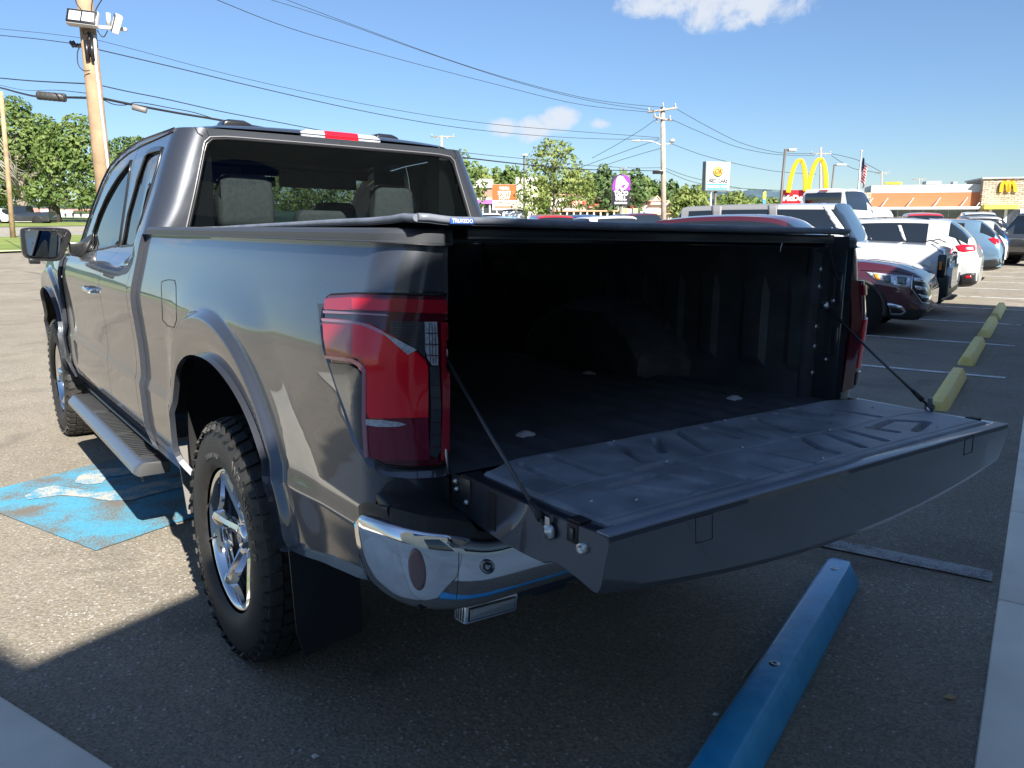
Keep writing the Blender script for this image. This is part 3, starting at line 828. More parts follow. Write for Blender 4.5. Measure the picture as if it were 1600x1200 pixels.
# roof skin, cowl, hood, nose
def roof():
    b = MB(); rows = []
    for y in (1.0, 1.17, 1.19, 1.22, 1.26, 1.32, 1.4, 1.55, 1.7, 1.85, 1.95, 2.05, 2.15, 2.25, 2.35, 2.42, 2.50):
        ze = interp(RAILT, y); xe = sx(max(y, 1.3), ze); r = []
        for i in range(49):
            t = -1 + 2 * i / 48; x = t * xe
            yb = cabP(s_of(-min(abs(x), .60), ZT), ZT).y if abs(x) < .61 else min(1.265, 1.176 + (abs(x) - .61) * .62)
            yy = max(y, yb); rise = sm(0, .05, yy - yb); ft = 1 - .65 * sm(2.05, 2.5, yy)
            z = ze + (.030 * (1 - abs(t)**3) + .004 * (1 - abs(t)**12)) * (.45 + .55 * rise) * ft + .012 * (1 - t * t) * sm(.0, .6, yy - yb) * (1 - sm(1.9, 2.5, yy))
            if rise == 0: z = ze + (.030 * (1 - abs(t)**3)) * .40
            r.append(Vector((x, yy, z)))
        rows.append(r)
    b.ring(rows, closed=False, caps=False)
    return b.build('roof', paint, TR, fixn=False)
ROOF = roof(); CABO.append(ROOF)
def quad_surface(name, A, Bq, m, parent, n=16, bow=(0, 0, 0), **kw):
    """ruled surface between two polylines with a bow"""
    b = MB(); rows = []
    for j in range(n + 1):
        t = j / n; rows.append([Vector(a).lerp(Vector(c), t) + Vector(bow) * (4 * t * (1 - t)) for a, c in zip(A, Bq)])
    b.ring(rows, closed=False, caps=False); return b.build(name, m, parent, fixn=False, **kw)
def aline(s):
    return [Vector((s * (-sx(y, z) + .012), y, z)) for y, z in RAILT[:3:-1]]
quad_surface('windshield', aline(1), aline(-1), windglass, TR, bow=(0, .10, .02))
hl = [(3.16, 1.255), (3.45, 1.262), (4.0, 1.235), (4.50, 1.16), (4.62, 1.05)]
def hline(s): return [Vector((s * -(sx(y, z)), y, z)) for y, z in hl]
quad_surface('hood', hline(1), hline(-1), paint, TR, bow=(0, 0.10, .075))
b = MB(); L_ = [Vector((-sx(4.6, z), 4.61, z)) for z in (.55, .7, .9, 1.05)]; R_ = [Vector((-p.x, p.y, p.z)) for p in L_]
quad_surface('front_grille', L_, R_, chrome, TR, bow=(0, .14, 0))
MB().box(-.92, .92, 4.55, 4.80, .42, .66).build('front_bumper', chrome, TR, bevel=.04)
MB().box(-.93, .93, 3.1, 3.22, 1.15, 1.262).build('cowl', blackpl, TR)
MB().box(-.90, .90, 1.16, 4.3, .52, .58).build('floor_pan', mat_liner_black, TR)
# glass
def inset(P, k=1.012):
    cx = sum(p[0] for p in P) / len(P); cy = sum(p[1] for p in P) / len(P); return [(cx + (p[0] - cx) * k, cy + (p[1] - cy) * k) for p in P]
for mir in (False, True):
    s_ = -1 if mir else 1
    surf('front_window', lambda s, z: cabP(s, z) + Vector((.006, 0, 0)), inset(WF, 1.03), [], .05, sideglass, TR, mirror=mir)
    surf('rear_window', lambda s, z: cabP(s, z) + Vector((.006, 0, 0)), inset(WR, 1.03), [], .05, sideglass, TR, mirror=mir)
# rear glass: one pane across
def backlight():
    b = MB(); rows = []
    for j in range(13):
        z = 1.295 + (1.842 - 1.295) * j / 12; hw = interp([(1.295, .775), (1.40, .77), (1.60, .712), (1.77, .665), (1.842, .64)], z)
        rows.append([Vector((hw * i / 12, cabP(s_of(-abs(hw * i / 12), z), z).y + .004, z)) for i in range(-12, 13)])
    b.ring(rows, closed=False, caps=False); return b.build('rear_glass', rearglass, TR, fixn=False)
backlight()
# window surrounds: bead round the rear glass and the side glass
def bead(name, pts, r, m, parent=TR, closed=True, n=6):
    pts = [Vector(p) for p in pts]
    if closed: pts = pts + [pts[0]]
    return MB().tube(pts, r, n).build(name, m, parent)
rp = []
RB = [(-.762, 1.33), (-.756, 1.41), (-.70, 1.60), (-.652, 1.77), (-.640, 1.805), (-.615, 1.828), (-.55, 1.835)]
for x, z in RB: rp.append(cabP(s_of(x, z), z))
rp = subdiv(rp, .05, closed=False); rp += [cabP(s_of(-.5 + .1 * i, 1.836), 1.836) for i in range(0, 6)]
full = rp + [Vector((-p.x, p.y, p.z)) for p in reversed(rp[:-1])]
bead('rear_glass_seal', [p + Vector((0, -.002, 0)) for p in full], .007, satin, closed=False)
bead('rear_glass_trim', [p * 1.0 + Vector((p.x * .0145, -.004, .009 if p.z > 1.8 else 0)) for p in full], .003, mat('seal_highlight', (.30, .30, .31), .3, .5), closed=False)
for s in (-1, 1):
    for W in (WF, WR):
        pts = [cabP(a, z) for a, z in subdiv(W, .06)]
        bead('window_seal', [Vector((p.x * -s, p.y, p.z)) for p in pts], .0065, satin)
    # rain deflectors over the glass
    for W, idx in ((WF, (1, 2, 3, 4, 5)), (WR, (2, 3, 4))):
        pts = [cabP(*W[i]) for i in idx]; pts = spline(pts, 4)
        b = MB(); b.ring([[p + Vector((-.004, 0, .010)) for p in pts], [p + Vector((-.012, .004, -.012)) for p in pts]], closed=False, caps=False)
        if s == 1: b.v = [(-x, y, z) for x, y, z in b.v]
        b.build('rain_deflector', satin, TR, fixn=False)
# shut lines where panels meet the roof side
CBV = bvh_of(CABO + BS)
def chmsl():
    e = empty('third_brake_light'); e.parent = TR; S = []
    def body(x0, x1, g, nm, m, par):
        b = MB(); rings = []; n = 14
        for i in range(n + 1):
            x = x0 + (x1 - x0) * i / n; k = min(1, max(.0, (.208 - abs(x - .004)) / .012))**.5; hh = .0255 * (.45 + .55 * k)
            yb = 1.176 - .012 * sm(0, .5, .7 - abs(x)); zc = 1.881 + .012 * (1 - (x / .7)**2) - .006
            rings.append([Vector((x, yb - .020 - g, zc - hh * .8)), Vector((x, yb - .022 - g, zc)), Vector((x, yb - .012 - g, zc + hh * .85)), Vector((x, yb + .012, zc + hh + g)), Vector((x, yb + .012, zc - hh))])
        b.ring(rings, smooth=False); return b.build(nm, m, par, bevel=.002)
    body(-.204, .212, 0, 'clear_lens', clear, e); body(-.085, .092, .0015, 'red_lens', redb, e)
    b = MB(); b.box(-.207, .215, 1.150, 1.165, 1.851, 1.8545); b.build('gasket', satin, e)
chmsl()
# roof-top marker pods
for (cx, y0, w_) in ((-.405, 1.42, .075), (.40, 1.42, .075)):
    b = MB(); P = [(-w_, 0), (-w_ * .82, .034), (-w_ * .5, .042), (w_ * .5, .042), (w_ * .85, .030), (w_, 0)]
    b.ring([[Vector((cx + x, y0 + d, 1.918 + z * k)) for x, z in P] for d, k in ((0, .8), (.03, 1), (.10, 1), (.16, .4))])
    b.build('roof_marker_light', satin, TR, bevel=.005)
strip_on('roof_ditch', [(304, 197), (309, 208), (317, 213)], CBV, .003, seamm, TR, step=3)
strip_on('roof_ditch', [(313, 192), (322, 200), (326, 212)], CBV, .002, seamm, TR, step=3)
strip_on('roof_ditch', [(705, 230), (711, 238), (712, 247)], CBV, .003, seamm, TR, step=3)
strip_on('roof_ditch', [(716, 235), (718, 243), (716, 252)], CBV, .002, seamm, TR, step=3)
# fuel door, handles, badges
strip_on('fuel_door', [(253, 440), (263, 437), (273, 438), (275, 447), (276, 500), (272, 512), (262, 509), (254, 500), (252, 447), (253, 440)], CBV, .0016, seamm, TR, step=4)
def handle(yc, z, s):
    b = MB(); P0 = cabP(yc, z)
    pts = [Vector((P0.x + .005, yc - .11, z)), Vector((P0.x - .028, yc - .085, z)), Vector((P0.x - .034, yc, z + .002)), Vector((P0.x - .028, yc + .085, z)), Vector((P0.x + .005, yc + .11, z))]
    pts = spline(pts, 5); rr = .016
    rings = [[p + Vector((.007 * cos(a), 0, rr * sin(a))) for a in [2 * pi * i / 10 for i in range(10)]] for p in pts]
    b.ring(rings)
    b.v = [(x * -s if s > 0 else x, y, z) for x, y, z in b.v] if s > 0 else b.v
    o = b.build('door_handle', chrome, TR)
for s in (-1, 1):
    handle(2.13, 1.115, s)
# mirror
def side_mirror(s):
    e = empty('side_mirror', (0, 0, 0)); e.parent = TR; Y = 2.72
    out = [(38, 356), (70, 355), (102, 357), (110, 362), (112, 370), (106, 386), (99, 402), (90, 408), (68, 408), (46, 405), (36, 398), (33, 380), (32, 362)]
    gl = [(41, 361), (68, 360.5), (94, 361.5), (99, 365), (99, 371), (93, 388), (87, 401), (66, 401), (46, 399), (42, 393), (40, 378)]
    W = lambda P, y: [tp(u, v, 1, y) for u, v in P]
    o0 = spline(W(out, Y), 3, closed=True); c = sum(o0, Vector()) / len(o0)
    rings = []
    for dy, k, dx in ((-.004, .94, 0), (0, .97, 0), (.012, 1.0, 0), (.05, .99, .0), (.10, .90, .01), (.14, .72, .015), (.16, .45, .02), (.165, .1, .02)):
        rings.append([c + (p - c) * k + Vector((dx, dy, 0)) for p in o0])
    b = MB(); b.ring(rings, caps=True)
    g0 = spline(W(gl, Y - .007), 3, closed=True)
    gc = sum(g0, Vector()) / len(g0)
    rim = MB(); rim.ring([[gc + (p - gc) * 1.05 + Vector((0, .001, 0)) for p in g0], [gc + (p - gc) * 1.045 - Vector((0, .003, 0)) for p in g0], [gc + (p - gc) * .99 - Vector((0, .001, 0)) for p in g0]], caps=False)
    g = MB(); tilt = [p + Vector((0, -.004 + (p.x - gc.x) * .05 + (p.z - gc.z) * .09, 0)) for p in g0]; g.add(tilt, [tuple(range(len(tilt)))])
    arm = MB(); a0 = tp(105, 388, 1, Y + .05)
    arm.ring([[Vector((x, Y + dy, z)) for dy, z in ((-.02, zt), (.08, zt), (.08, zb), (-.02, zb))] for x, zt, zb in ((-.985, 1.352, 1.285), (-.93, 1.352, 1.275), (-.87, 1.36, 1.27))], smooth=False)
    nub = MB(); n0 = tp(53, 409, 1, Y + .03); nub.box(n0.x - .025, n0.x + .03, Y, Y + .06, n0.z - .012, n0.z + .02)
    bs = MB(); bc = tp(53, 392, 1, Y - .012)
    bs.lathe([(-.004, .0), (-.0035, .012), (-.001, .0185)], 24, M=Matrix.Translation(bc) @ Matrix.Rotation(pi / 2, 4, 'Z'))
    br = MB(); br.lathe([(-.001, .018), (-.004, .0195), (.001, .0215)], 24, M=Matrix.Translation(bc) @ Matrix.Rotation(pi / 2, 4, 'Z'))
    mm = mat('mirror_glass', (.62, .70, .78), .01, 1)
    for mb, nm, m in ((b, 'mirror_housing', satin_b), (rim, 'rim', satin_b), (g, 'mirror_pane', mm), (arm, 'mirror_arm', satin_b), (nub, 'camera_pod', satin), (bs, 'blind_spot_mirror', mm), (br, 'blind_spot_rim', chrome)):
        if s > 0: mb.v = [(-x, y, z) for x, y, z in mb.v]
        mb.build(nm, m, e, bevel=.006 if nm in ('mirror_arm', 'camera_pod') else 0)
satin_b = mat('mirror_black', (.014, .014, .016), .25, coat=.5)
side_mirror(-1); side_mirror(1)
# black sail trim at the front window corner
tri = MB(); tri.ring([[cabP(y, z) + Vector((-.010, 0, 0)) for y, z in ((2.66, 1.275), (3.06, 1.275), (2.95, 1.372), (2.70, 1.40))], [cabP(y, z) + Vector((.01, 0, 0)) for y, z in ((2.66, 1.275), (3.06, 1.275), (2.95, 1.372), (2.70, 1.40))]])
tri.build('mirror_sail', blackpl, TR)
# running boards
for s in (-1, 1):
    b = MB(); prof = [(-.895, .405), (-.90, .428), (-1.005, .432), (-1.020, .428), (-1.046, .398), (-1.046, .380), (-1.03, .372), (-.90, .372)]
    yy = [(1.05, .0), (1.075, 0), (1.14, 0), (2.80, 0), (2.86, .0), (2.885, .0)]
    rings = [[Vector((x * -s if s > 0 else x, y + (.03 if y < 1.2 and x < -1.03 else 0) - (.04 if y > 2.8 and x < -1.0 else 0), z)) for x, z in prof] for y, _ in yy]
    b.ring(rings, smooth=False); rb = b.build('running_board', alu, TR, bevel=.004)
    g = MB(); y = 1.16
    while y < 2.78:
        if not (1.60 < y < 1.66 or 2.2 < y < 2.26):
            x0, x1 = (-.91, -1.0); sk = .012
            g.prism([Vector((-s * -x0 if s > 0 else x0, y, .4325)), Vector((-s * -x1 if s > 0 else x1, y + sk, .4335)), Vector((-s * -x1 if s > 0 else x1, y + sk + .016, .4335)), Vector((-s * -x0 if s > 0 else x0, y + .016, .4325))], (0, 0, .0035))
        y += .036
    if s > 0: g.v = [(abs(x), y, z) for x, y, z in g.v]
    g.build('step_tread', blackpl, rb)
    q = MB()
    for y in (1.3, 2.0, 2.7): q.box(-.93 * 1, -.70, y, y + .05, .36, .40)
    if s > 0: q.v = [(-x, y, z) for x, y, z in q.v]
    q.build('step_bracket', satin, TR)
# mud flaps behind the rear wheels, splash guard in front
for s in (-1, 1):
    b = MB(); f = lambda x: s * x
    b.prism([Vector((f(.975), -.535, .68)), Vector((f(.76), -.535, .68)), Vector((f(.76), -.560, .26)), Vector((f(.945), -.570, .24)), Vector((f(.965), -.565, .32))], (0, -.006, 0))
    b.build('mud_flap', mat('rubber_flap', (.012, .012, .013), .5), TR)
    b = MB(); b.prism([Vector((f(.975), .60, .60)), Vector((f(.80), .60, .60)), Vector((f(.82), .57, .33)), Vector((f(.955), .57, .33))], (0, .006, 0))
    b.build('splash_guard', mat('guard_grey', (.30, .29, .28), .35, .5), TR)
# ---------------------------------------------------------------- wheels
def wheel(loc, s, zoff=0, wide=True):
    e = empty('wheel', (0, 0, 0)); e.parent = TR; e.location = (loc[0], loc[1], loc[2] + zoff)
    # local x: outwards positive after mirroring
    R = .41; W_ = .128
    prof = [(-W_ + .01, .245), (-W_ - .006, .262), (-W_ - .012, .30), (-W_ - .010, .345), (-W_ + .004, .378), (-W_ + .020, .396), (-.085, .401), (0, .403), (.085, .401), (W_ - .020, .396), (W_ - .004, .378), (W_ + .010, .345), (W_ + .012, .30), (W_ + .006, .262), (W_ - .01, .245)]
    t = MB(); t.lathe(prof, 72)
    # tread blocks
    rnd = random.Random(5)
    nb = 46
    for i in range(nb):
        a = 2 * pi * i / nb
        for x0, x1, off in ((-.125, -.088, 0), (-.080, -.040, .5), (-.032, .032, 0), (.040, .080, .5), (.088, .125, 0)):
            aa = a + off * 2 * pi / nb; da = 2 * pi / nb * (.38 if abs(x0) < .1 and abs(x1) < .1 else .36)
            sk = .02 if x0 > 0 else -.02
            vs = []
            for xx in (x0, x1):
                for dd in (-da, da):
                    for rr in (.396, .4125 if abs(xx) < .12 else .400):
                        ang = aa + dd + sk * ((xx - x0) / .04)
                        vs.append(Vector((xx, rr * cos(ang), rr * sin(ang))))
            t.add(vs, [(0, 1, 3, 2), (4, 6, 7, 5), (0, 4, 5, 1), (2, 3, 7, 6), (1, 5, 7, 3), (0, 2, 6, 4)])
        # shoulder lugs on the sidewall
        for sd in (-1, 1):
            vs = []
            for (xx, rr) in ((sd * .118, .404), (sd * .1405, .372 if i % 2 else .380), (sd * .126, .372)):
                for dd in (-.028, .028): vs.append(Vector((xx, rr * cos(a + dd), rr * sin(a + dd))))
            t.add(vs, [(0, 2, 4), (1, 5, 3), (0, 1, 3, 2), (2, 3, 5, 4), (0, 4, 5, 1)])
    if s > 0: pass
    to = t.build('tyre', rubber, e, fixn=True)
    o = -1 if s < 0 else 1
    rim = MB()
    rim.lathe([(o * .105, .246), (o * .112, .243), (o * .112, .232), (o * .098, .224), (o * .075, .219), (o * -.10, .205), (o * -.12, .22)], 64)
    ro = rim.build('rim', chrome, e)
    bk = MB(); bk.lathe([(o * -.02, 0), (o * -.02, .17), (o * -.05, .185)], 40); bk.build('brake_disc', darksteel, e)
    sp = MB()
    for k in range(6):
        a = pi / 2 - .49 + k * pi / 3
        def Pp(r, w_, x): return Vector((o * x, r * cos(a) - w_ * sin(a), r * sin(a) + w_ * cos(a)))
        # two faceted ridges per spoke with a raised middle edge
        L = [(.030, .030, .060), (.075, .024, .062), (.15, .022, .078), (.205, .028, .090), (.234, .036, .098)]
        left = [Pp(r, -w_, x - .022) for r, w_, x in L]; lt = [Pp(r, -w_ * .72, x + .004) for r, w_, x in L]
        mid = [Pp(r, 0, x + .010 if i not in (0,) else x) for i, (r, w_, x) in enumerate(L)]
        rt = [Pp(r, w_ * .72, x + .004) for r, w_, x in L]; right = [Pp(r, w_, x - .022) for r, w_, x in L]
        bot = [Pp(r, 0, x - .035) for r, w_, x in L]
        sp.ring([[left[i], lt[i], mid[i], rt[i], right[i], bot[i]] for i in range(len(L))], smooth=False)
    sp.build('spoke', chrome, ro)
    hub = MB(); hub.lathe([(o * .030, .075), (o * .050, .070), (o * .062, .045), (o * .072, .040), (o * .080, .036), (o * .083, .020), (o * .084, 0)], 36)
    ho = hub.build('hub_cap', chrome, ro)
    em = MB(); em.lathe([(o * .0835, .0), (o * .0850, .001), (o * .0850, .026), (o * .083, .028)], 28, M=Matrix.Diagonal((1, 1, .55, 1))); em.build('oval_badge', mat('badge_steel', (.30, .31, .34), .2, .9), ho)
    ln = MB()
    for k in range(6):
        a = pi / 2 - .49 + pi / 6 + k * pi / 3
        ln.lathe([(o * .045, .011), (o * .066, .010), (o * .070, .005), (o * .070, 0)], 6, M=Matrix.Translation((0, .056 * cos(a), .056 * sin(a))))
    ln.build('lug_nut', chrome, ro)
    vs_ = MB(); vs_.tube([(o * .10, .21, -.06), (o * .125, .205, -.06)], .004); vs_.build('valve_stem', satin, ro)
    # raised sidewall lettering
    def arc(txt, a0, rr, size, mt):
        for i, ch in enumerate(txt):
            if ch == ' ': continue
            a = a0 - i * size * .92 / rr
            Mx = Matrix(((0, 0, o, o * .1405), (0 if True else 0, 0, 0, 0), (0, 0, 0, 0), (0, 0, 0, 1)))
            t1 = Vector((0, sin(a), -cos(a))) ; rdir = Vector((0, cos(a), sin(a)))
            if o < 0: t1 = Vector((0, sin(a), -cos(a)))
            else: t1 = Vector((0, -sin(a), cos(a)))
            nrm = t1.cross(rdir)
            p = Vector((o * .1395, rr * cos(a), rr * sin(a)))
            MM = Matrix(((t1.x, rdir.x, nrm.x, p.x), (t1.y, rdir.y, nrm.y, p.y), (t1.z, rdir.z, nrm.z, p.z), (0, 0, 0, 1)))
            L2.append((ch, MM, size))
    if s < 0 and loc[1] < 1:
        L2 = []
        # facing the left side, forward is on the left: letters run against the angle
        def put(txt, a0, rr, size):
            for i, ch in enumerate(txt):
                a = a0 - i * size * .80 / rr * (-1)
                t1 = Vector((0, sin(a), -cos(a))) * -1; rdir = Vector((0, cos(a), sin(a))); nrm = Vector((-1, 0, 0))
                # right-handed: t1 x rdir must equal nrm
                if t1.cross(rdir).dot(nrm) < 0: t1 = -t1
                p = Vector((-.1395, rr * cos(a), rr * sin(a)))
                L2.append((ch, Matrix(((t1.x, rdir.x, nrm.x, p.x), (t1.y, rdir.y, nrm.y, p.y), (t1.z, rdir.z, nrm.z, p.z), (0, 0, 0, 1))), size, t1))
        def word(txt, amid, rr, size):
            st = size * .80 / rr; n = len(txt)
            for i, ch in enumerate(txt):
                # in this view angles grow towards the front (left of the picture) from the rear: text reads front to rear
                a = amid + (i - (n - 1) / 2) * (-st)
                rdir = Vector((0, cos(a), sin(a))); nrm = Vector((-1, 0, 0)); t1 = rdir.cross(nrm)
                p = Vector((-.1385, rr * cos(a), rr * sin(a)))
                if t1.dot(Vector((0, cos(a - .01) - cos(a), sin(a - .01) - sin(a)))) < 0: sgn = -1
                else: sgn = 1
                a = amid + sgn * (i - (n - 1) / 2) * (-st)
                rdir = Vector((0, cos(a), sin(a))); t1 = rdir.cross(nrm); p = Vector((-.1385, rr * cos(a), rr * sin(a)))
                L2.append((ch, Matrix(((t1.x, rdir.x, nrm.x, p.x), (t1.y, rdir.y, nrm.y, p.y), (t1.z, rdir.z, nrm.z, p.z), (0, 0, 0, 1))), size))
        L2.clear(); word('WRANGLER', radians(30 + 90 - 60 + 85), .322, .052); word('GOODYEAR', radians(-40), .322, .046); word('TERRITORY', radians(75), .290, .022)
        for ch, MM, size in L2: textmesh(ch, size, letterw, to, MM, name='sidewall_letter', ext=.0022, bold=.001)
    return e
wheel((-.852, 0, .41), -1); wheel((-.852, 3.694, .41), -1); wheel((.852, 0, .41), 1, .033); wheel((.852, 3.694, .41), 1, .033)
# ---------------------------------------------------------------- tail lamps
TLV = bvh_of(BS)
def tail_left():
    e = empty('tail_light'); e.parent = TR
    # body-colour chamfer around the lamp, its shading painted as a darker tone
    patch('lamp_recess', [(497, 455), (510, 447), (560, 452), (690, 455), (697, 458), (699, 745), (640, 748), (600, 742), (575, 728), (552, 690), (527, 610), (508, 545), (497, 490)], TLV, paint2, e, off=.0015, thick=.002, step=7, nfn=bedN)
    base = patch('lamp_body', [(514, 468), (520, 463), (560, 461), (640, 462), (694, 463), (697, 500), (699, 600), (697, 700), (694, 722), (680, 726), (640, 727), (605, 723), (585, 712), (570, 690), (545, 625), (522, 555), (513, 505)], TLV, redd, e, off=.009, thick=.012, step=5, nfn=bedN)
    tv = bvh_of([base])
    Pt = lambda nm, P, m, off=.003, th=.004, bl=0: patch(nm, P, TLV, m, e, off=off + .012, thick=th, step=6, bulge=bl, nfn=bedN)
    Pt('upper_lens', [(517, 469), (560, 466), (692, 468), (694, 489), (640, 488), (560, 487), (515, 485)], redl2, .004)
    Pt('bright_segment', [(560, 469), (612, 470), (612, 486), (560, 485)], redl3, .0055)
    Pt('lamp_trim', [(514, 487), (560, 490), (605, 492), (612, 494.5), (560, 493), (514, 491)], pinkl, .004)
    Pt('mid_lens', [(513, 499), (560, 503), (575, 506), (600, 518), (625, 532), (645, 547), (660, 562), (664, 580), (664, 650), (580, 650), (579, 590), (577, 575), (565, 560), (520, 555), (515, 530)], redl, .004)
    Pt('main_lens', [(575, 506), (585, 508), (618, 527), (648, 553), (662, 570), (662, 650), (584, 650), (578, 640), (578, 568), (572, 558), (560, 556), (560, 505)], redb, .006)
    Pt('lower_lens', [(578, 651), (663, 651), (666, 705), (665, 716), (600, 716), (583, 712), (577, 690)], redd2, .004)
    Pt('lamp_trim', [(513, 500), (560, 503.5), (577, 506.5), (592, 513), (618, 528), (645, 546), (640, 549), (617, 532), (590, 517), (575, 510.5), (560, 507.5), (514, 504)], pinkl, .007)
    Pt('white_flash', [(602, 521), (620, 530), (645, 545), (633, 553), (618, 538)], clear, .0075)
    Pt('lamp_trim', [(520, 555), (560, 560), (571, 566), (578, 578), (579, 650), (583, 710), (578, 711), (574, 650), (573.5, 580), (567, 570), (559, 564.5), (519, 559)], pinkl, .008)
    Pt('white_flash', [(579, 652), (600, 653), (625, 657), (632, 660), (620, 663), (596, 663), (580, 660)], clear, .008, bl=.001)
    Pt('smoked_lens', [(524, 566), (555, 569), (566, 576), (572, 586), (573, 650), (575, 700), (571, 698), (550, 640), (535, 600)], smoke, .004)
    Pt('smoked_lens', [(611, 502), (657, 502), (658, 556), (645, 544), (620, 527), (611, 522)], smoke, .0055)
    Pt('reverse_lamp', [(658, 502), (676, 502), (678, 535), (678, 569), (669, 569), (662, 558), (659, 545)], clear, .0065)
    Pt('smoked_lens', [(666, 571), (680, 571), (683, 640), (682, 705), (676, 712), (667, 710), (668, 640)], smoke, .0055)
    Pt('edge_lens', [(684, 502), (694, 503), (697, 600), (696, 700), (691, 718), (684, 716), (686, 640)], redl2, .0055)
    for k in range(1, 4): strip_on('lens_rib', [(658.5, 502 + k * 17), (677.5, 502 + k * 17.3)], TLV, .0012, redd, e, off=.012 + .0075, step=4)
    for k in range(1, 4): strip_on('lens_rib', [(658.5 + k * 4.6, 503), (661 + k * 4.4, 566)], TLV, .0008, smoke, e, off=.012 + .0078, step=6)
    for k in range(6): strip_on('lens_rib', [(669, 600 + k * 19), (681.5, 600 + k * 19.2)], TLV, .0009, redd, e, off=.012 + .0065, step=4)
    for k in range(10): strip_on('lens_rib', [(613, 505 + k * 4.3), (min(657, 650 + 0 * k), 505 + k * 4.3)], TLV, .0006, redd, e, off=.012 + .0062, step=6) if k < 7 else None
    LP = [(511, 480), (513, 466), (520, 461), (560, 459), (640, 460), (695, 461)]
    strip_on('lamp_gap', LP, TLV, .0032, seamm, e, off=.004, step=5)
    strip_on('lamp_gap', [(511, 480), (511, 505), (520, 555), (543, 625), (568, 691), (583, 714), (604, 726), (640, 730), (680, 729), (695, 725)], TLV, .0036, seamm, e, off=.003, step=5)
    def bevN(p):
        k = sm(1.08, .98, p.z); return (bedN(p) + Vector((.05, -.55, .25)) * (1 - k) + Vector((0, -.1, .95)) * k).normalized()
    bez = patch('lamp_bezel', [(497, 475), (505, 545), (527, 612), (552, 690), (575, 728), (602, 745), (640, 749), (698, 746), (698, 732), (640, 734), (603, 731), (578, 718), (562, 693), (537, 627), (514, 557), (506, 508), (507, 475)], TLV, paint, e, off=.003, thick=.004, step=5, nfn=bevN)
    return e
paint2 = mat('recess_shade_paint', (.030, .032, .038), .25, .5, coat=1, coat_ior=1.9)
redl2 = mat('ruby_lens', (.34, .007, .020), .08, coat=.45, coat_r=.01)
redl3 = mat('ruby_bright_lens', (.70, .008, .022), .1, coat=.45, coat_r=.01)
redd2 = mat('wine_lens', (.16, .005, .026), .07, coat=.45, coat_r=.01)
tail_left()
def tail_right():
    e = empty('tail_light'); e.parent = TR
    def lamp(s_, z): 
        p = bedP(s_, z); return Vector((-p.x, p.y, p.z))
    out = [(SE - .055, 1.298), (-.86, 1.285), (-.835, 1.25), (-.84, 1.14), (-.89, 1.06), (-.98, .965), (-1.06, .930), (SE - .055, .912)]
    f = lambda s_, z: lamp(s_, z) + Vector((.016 * sm(-1.2, -1.0, s_) + .012, -.014 * (1 - sm(-1.1, -.98, s_)), 0))
    surf('lamp_body', f, out, [], .02, redd, e, inner=.03)
    f2 = lambda s_, z: f(s_, z) + Vector((.004, -.004, 0))
    surf('main_lens', f2, [(-1.13, 1.16), (-.93, 1.17), (-.87, 1.13), (-.91, 1.07), (-.99, .985), (-1.13, .99)], [], .02, redb, e, inner=.004)
    surf('smoked_lens', f2, [(-1.13, .975), (-1.0, .97), (-1.04, .94), (-1.13, .93)], [], .02, smoke, e, inner=.004)
    surf('upper_lens', f2, [(-1.13, 1.28), (-.88, 1.272), (-.86, 1.245), (-1.13, 1.245)], [], .02, redl2, e, inner=.004)
tail_right()
# ---------------------------------------------------------------- cabin seen through the glass
def headrest(x, y, z, w_, h_, nm='headrest'):
    P = [(-w_, -h_), (-w_ * 1.02, 0), (-w_ * .93, h_ * .75), (-w_ * .7, h_), (w_ * .7, h_), (w_ * .93, h_ * .75), (w_ * 1.02, 0), (w_, -h_)]
    b = MB(); b.ring([[Vector((x + px * k, y + d, z + pz * k)) for px, pz in P] for d, k in ((0, .9), (.02, 1), (.08, 1), (.10, .9))])
    return b
def seat(x, y, w_, top):
    e = empty('seat'); e.parent = TR
    b = MB(); b.box(x - w_, x + w_, y, y + .16, .95, top); b.box(x - w_, x + w_, y, y + .55, .80, 1.0)
    b.build('backrest', seatm, e, bevel=.04, seg=3)
    return e
for (x, y, w_, top, hw, hz, hh) in ((-.40, 1.32, .26, 1.42, .135, 1.575, .125), (.40, 1.32, .26, 1.42, .12, 1.56, .125), (-.02, 1.30, .14, 1.40, .14, 1.465, .075), (-.40, 2.05, .26, 1.42, .13, 1.52, .09), (.40, 2.05, .26, 1.42, .13, 1.52, .09)):
    e = seat(x, y, w_, top); h_ = headrest(x, y + .02, hz, hw, hh).build('headrest', seatm, e, bevel=.02, seg=3)
    q = MB(); q.tube([(x - .06, y + .07, hz - hh - .06), (x - .06, y + .07, hz - hh + .02)], .006); q.tube([(x + .06, y + .07, hz - hh - .06), (x + .06, y + .07, hz - hh + .02)], .006); q.build('headrest_post', chrome, e)
b = MB(); b.box(-.86, .86, 2.85, 3.15, .95, 1.27); b.box(-.55, -.25, 2.80, 2.95, 1.25, 1.30); b.build('dashboard', dashm, TR, bevel=.03)
b = MB(); b.lathe([(0, .175), (.012, .19), (0, .205), (-.012, .19), (0, .175)], 36, M=Matrix.Translation((-.40, 2.62, 1.20)) @ Matrix.Rotation(radians(65), 4, 'Z') @ Matrix.Rotation(radians(0), 4, 'Y')); b.build('steering_wheel', dashm, TR)
MB().box(-.12, .12, 2.35, 2.37, 1.70, 1.76).build('rear_view_mirror', satin, TR, bevel=.008)
MB().box(-.72, .72, 2.30, 2.36, 1.765, 1.82).build('windshield_header', dashm, TR)
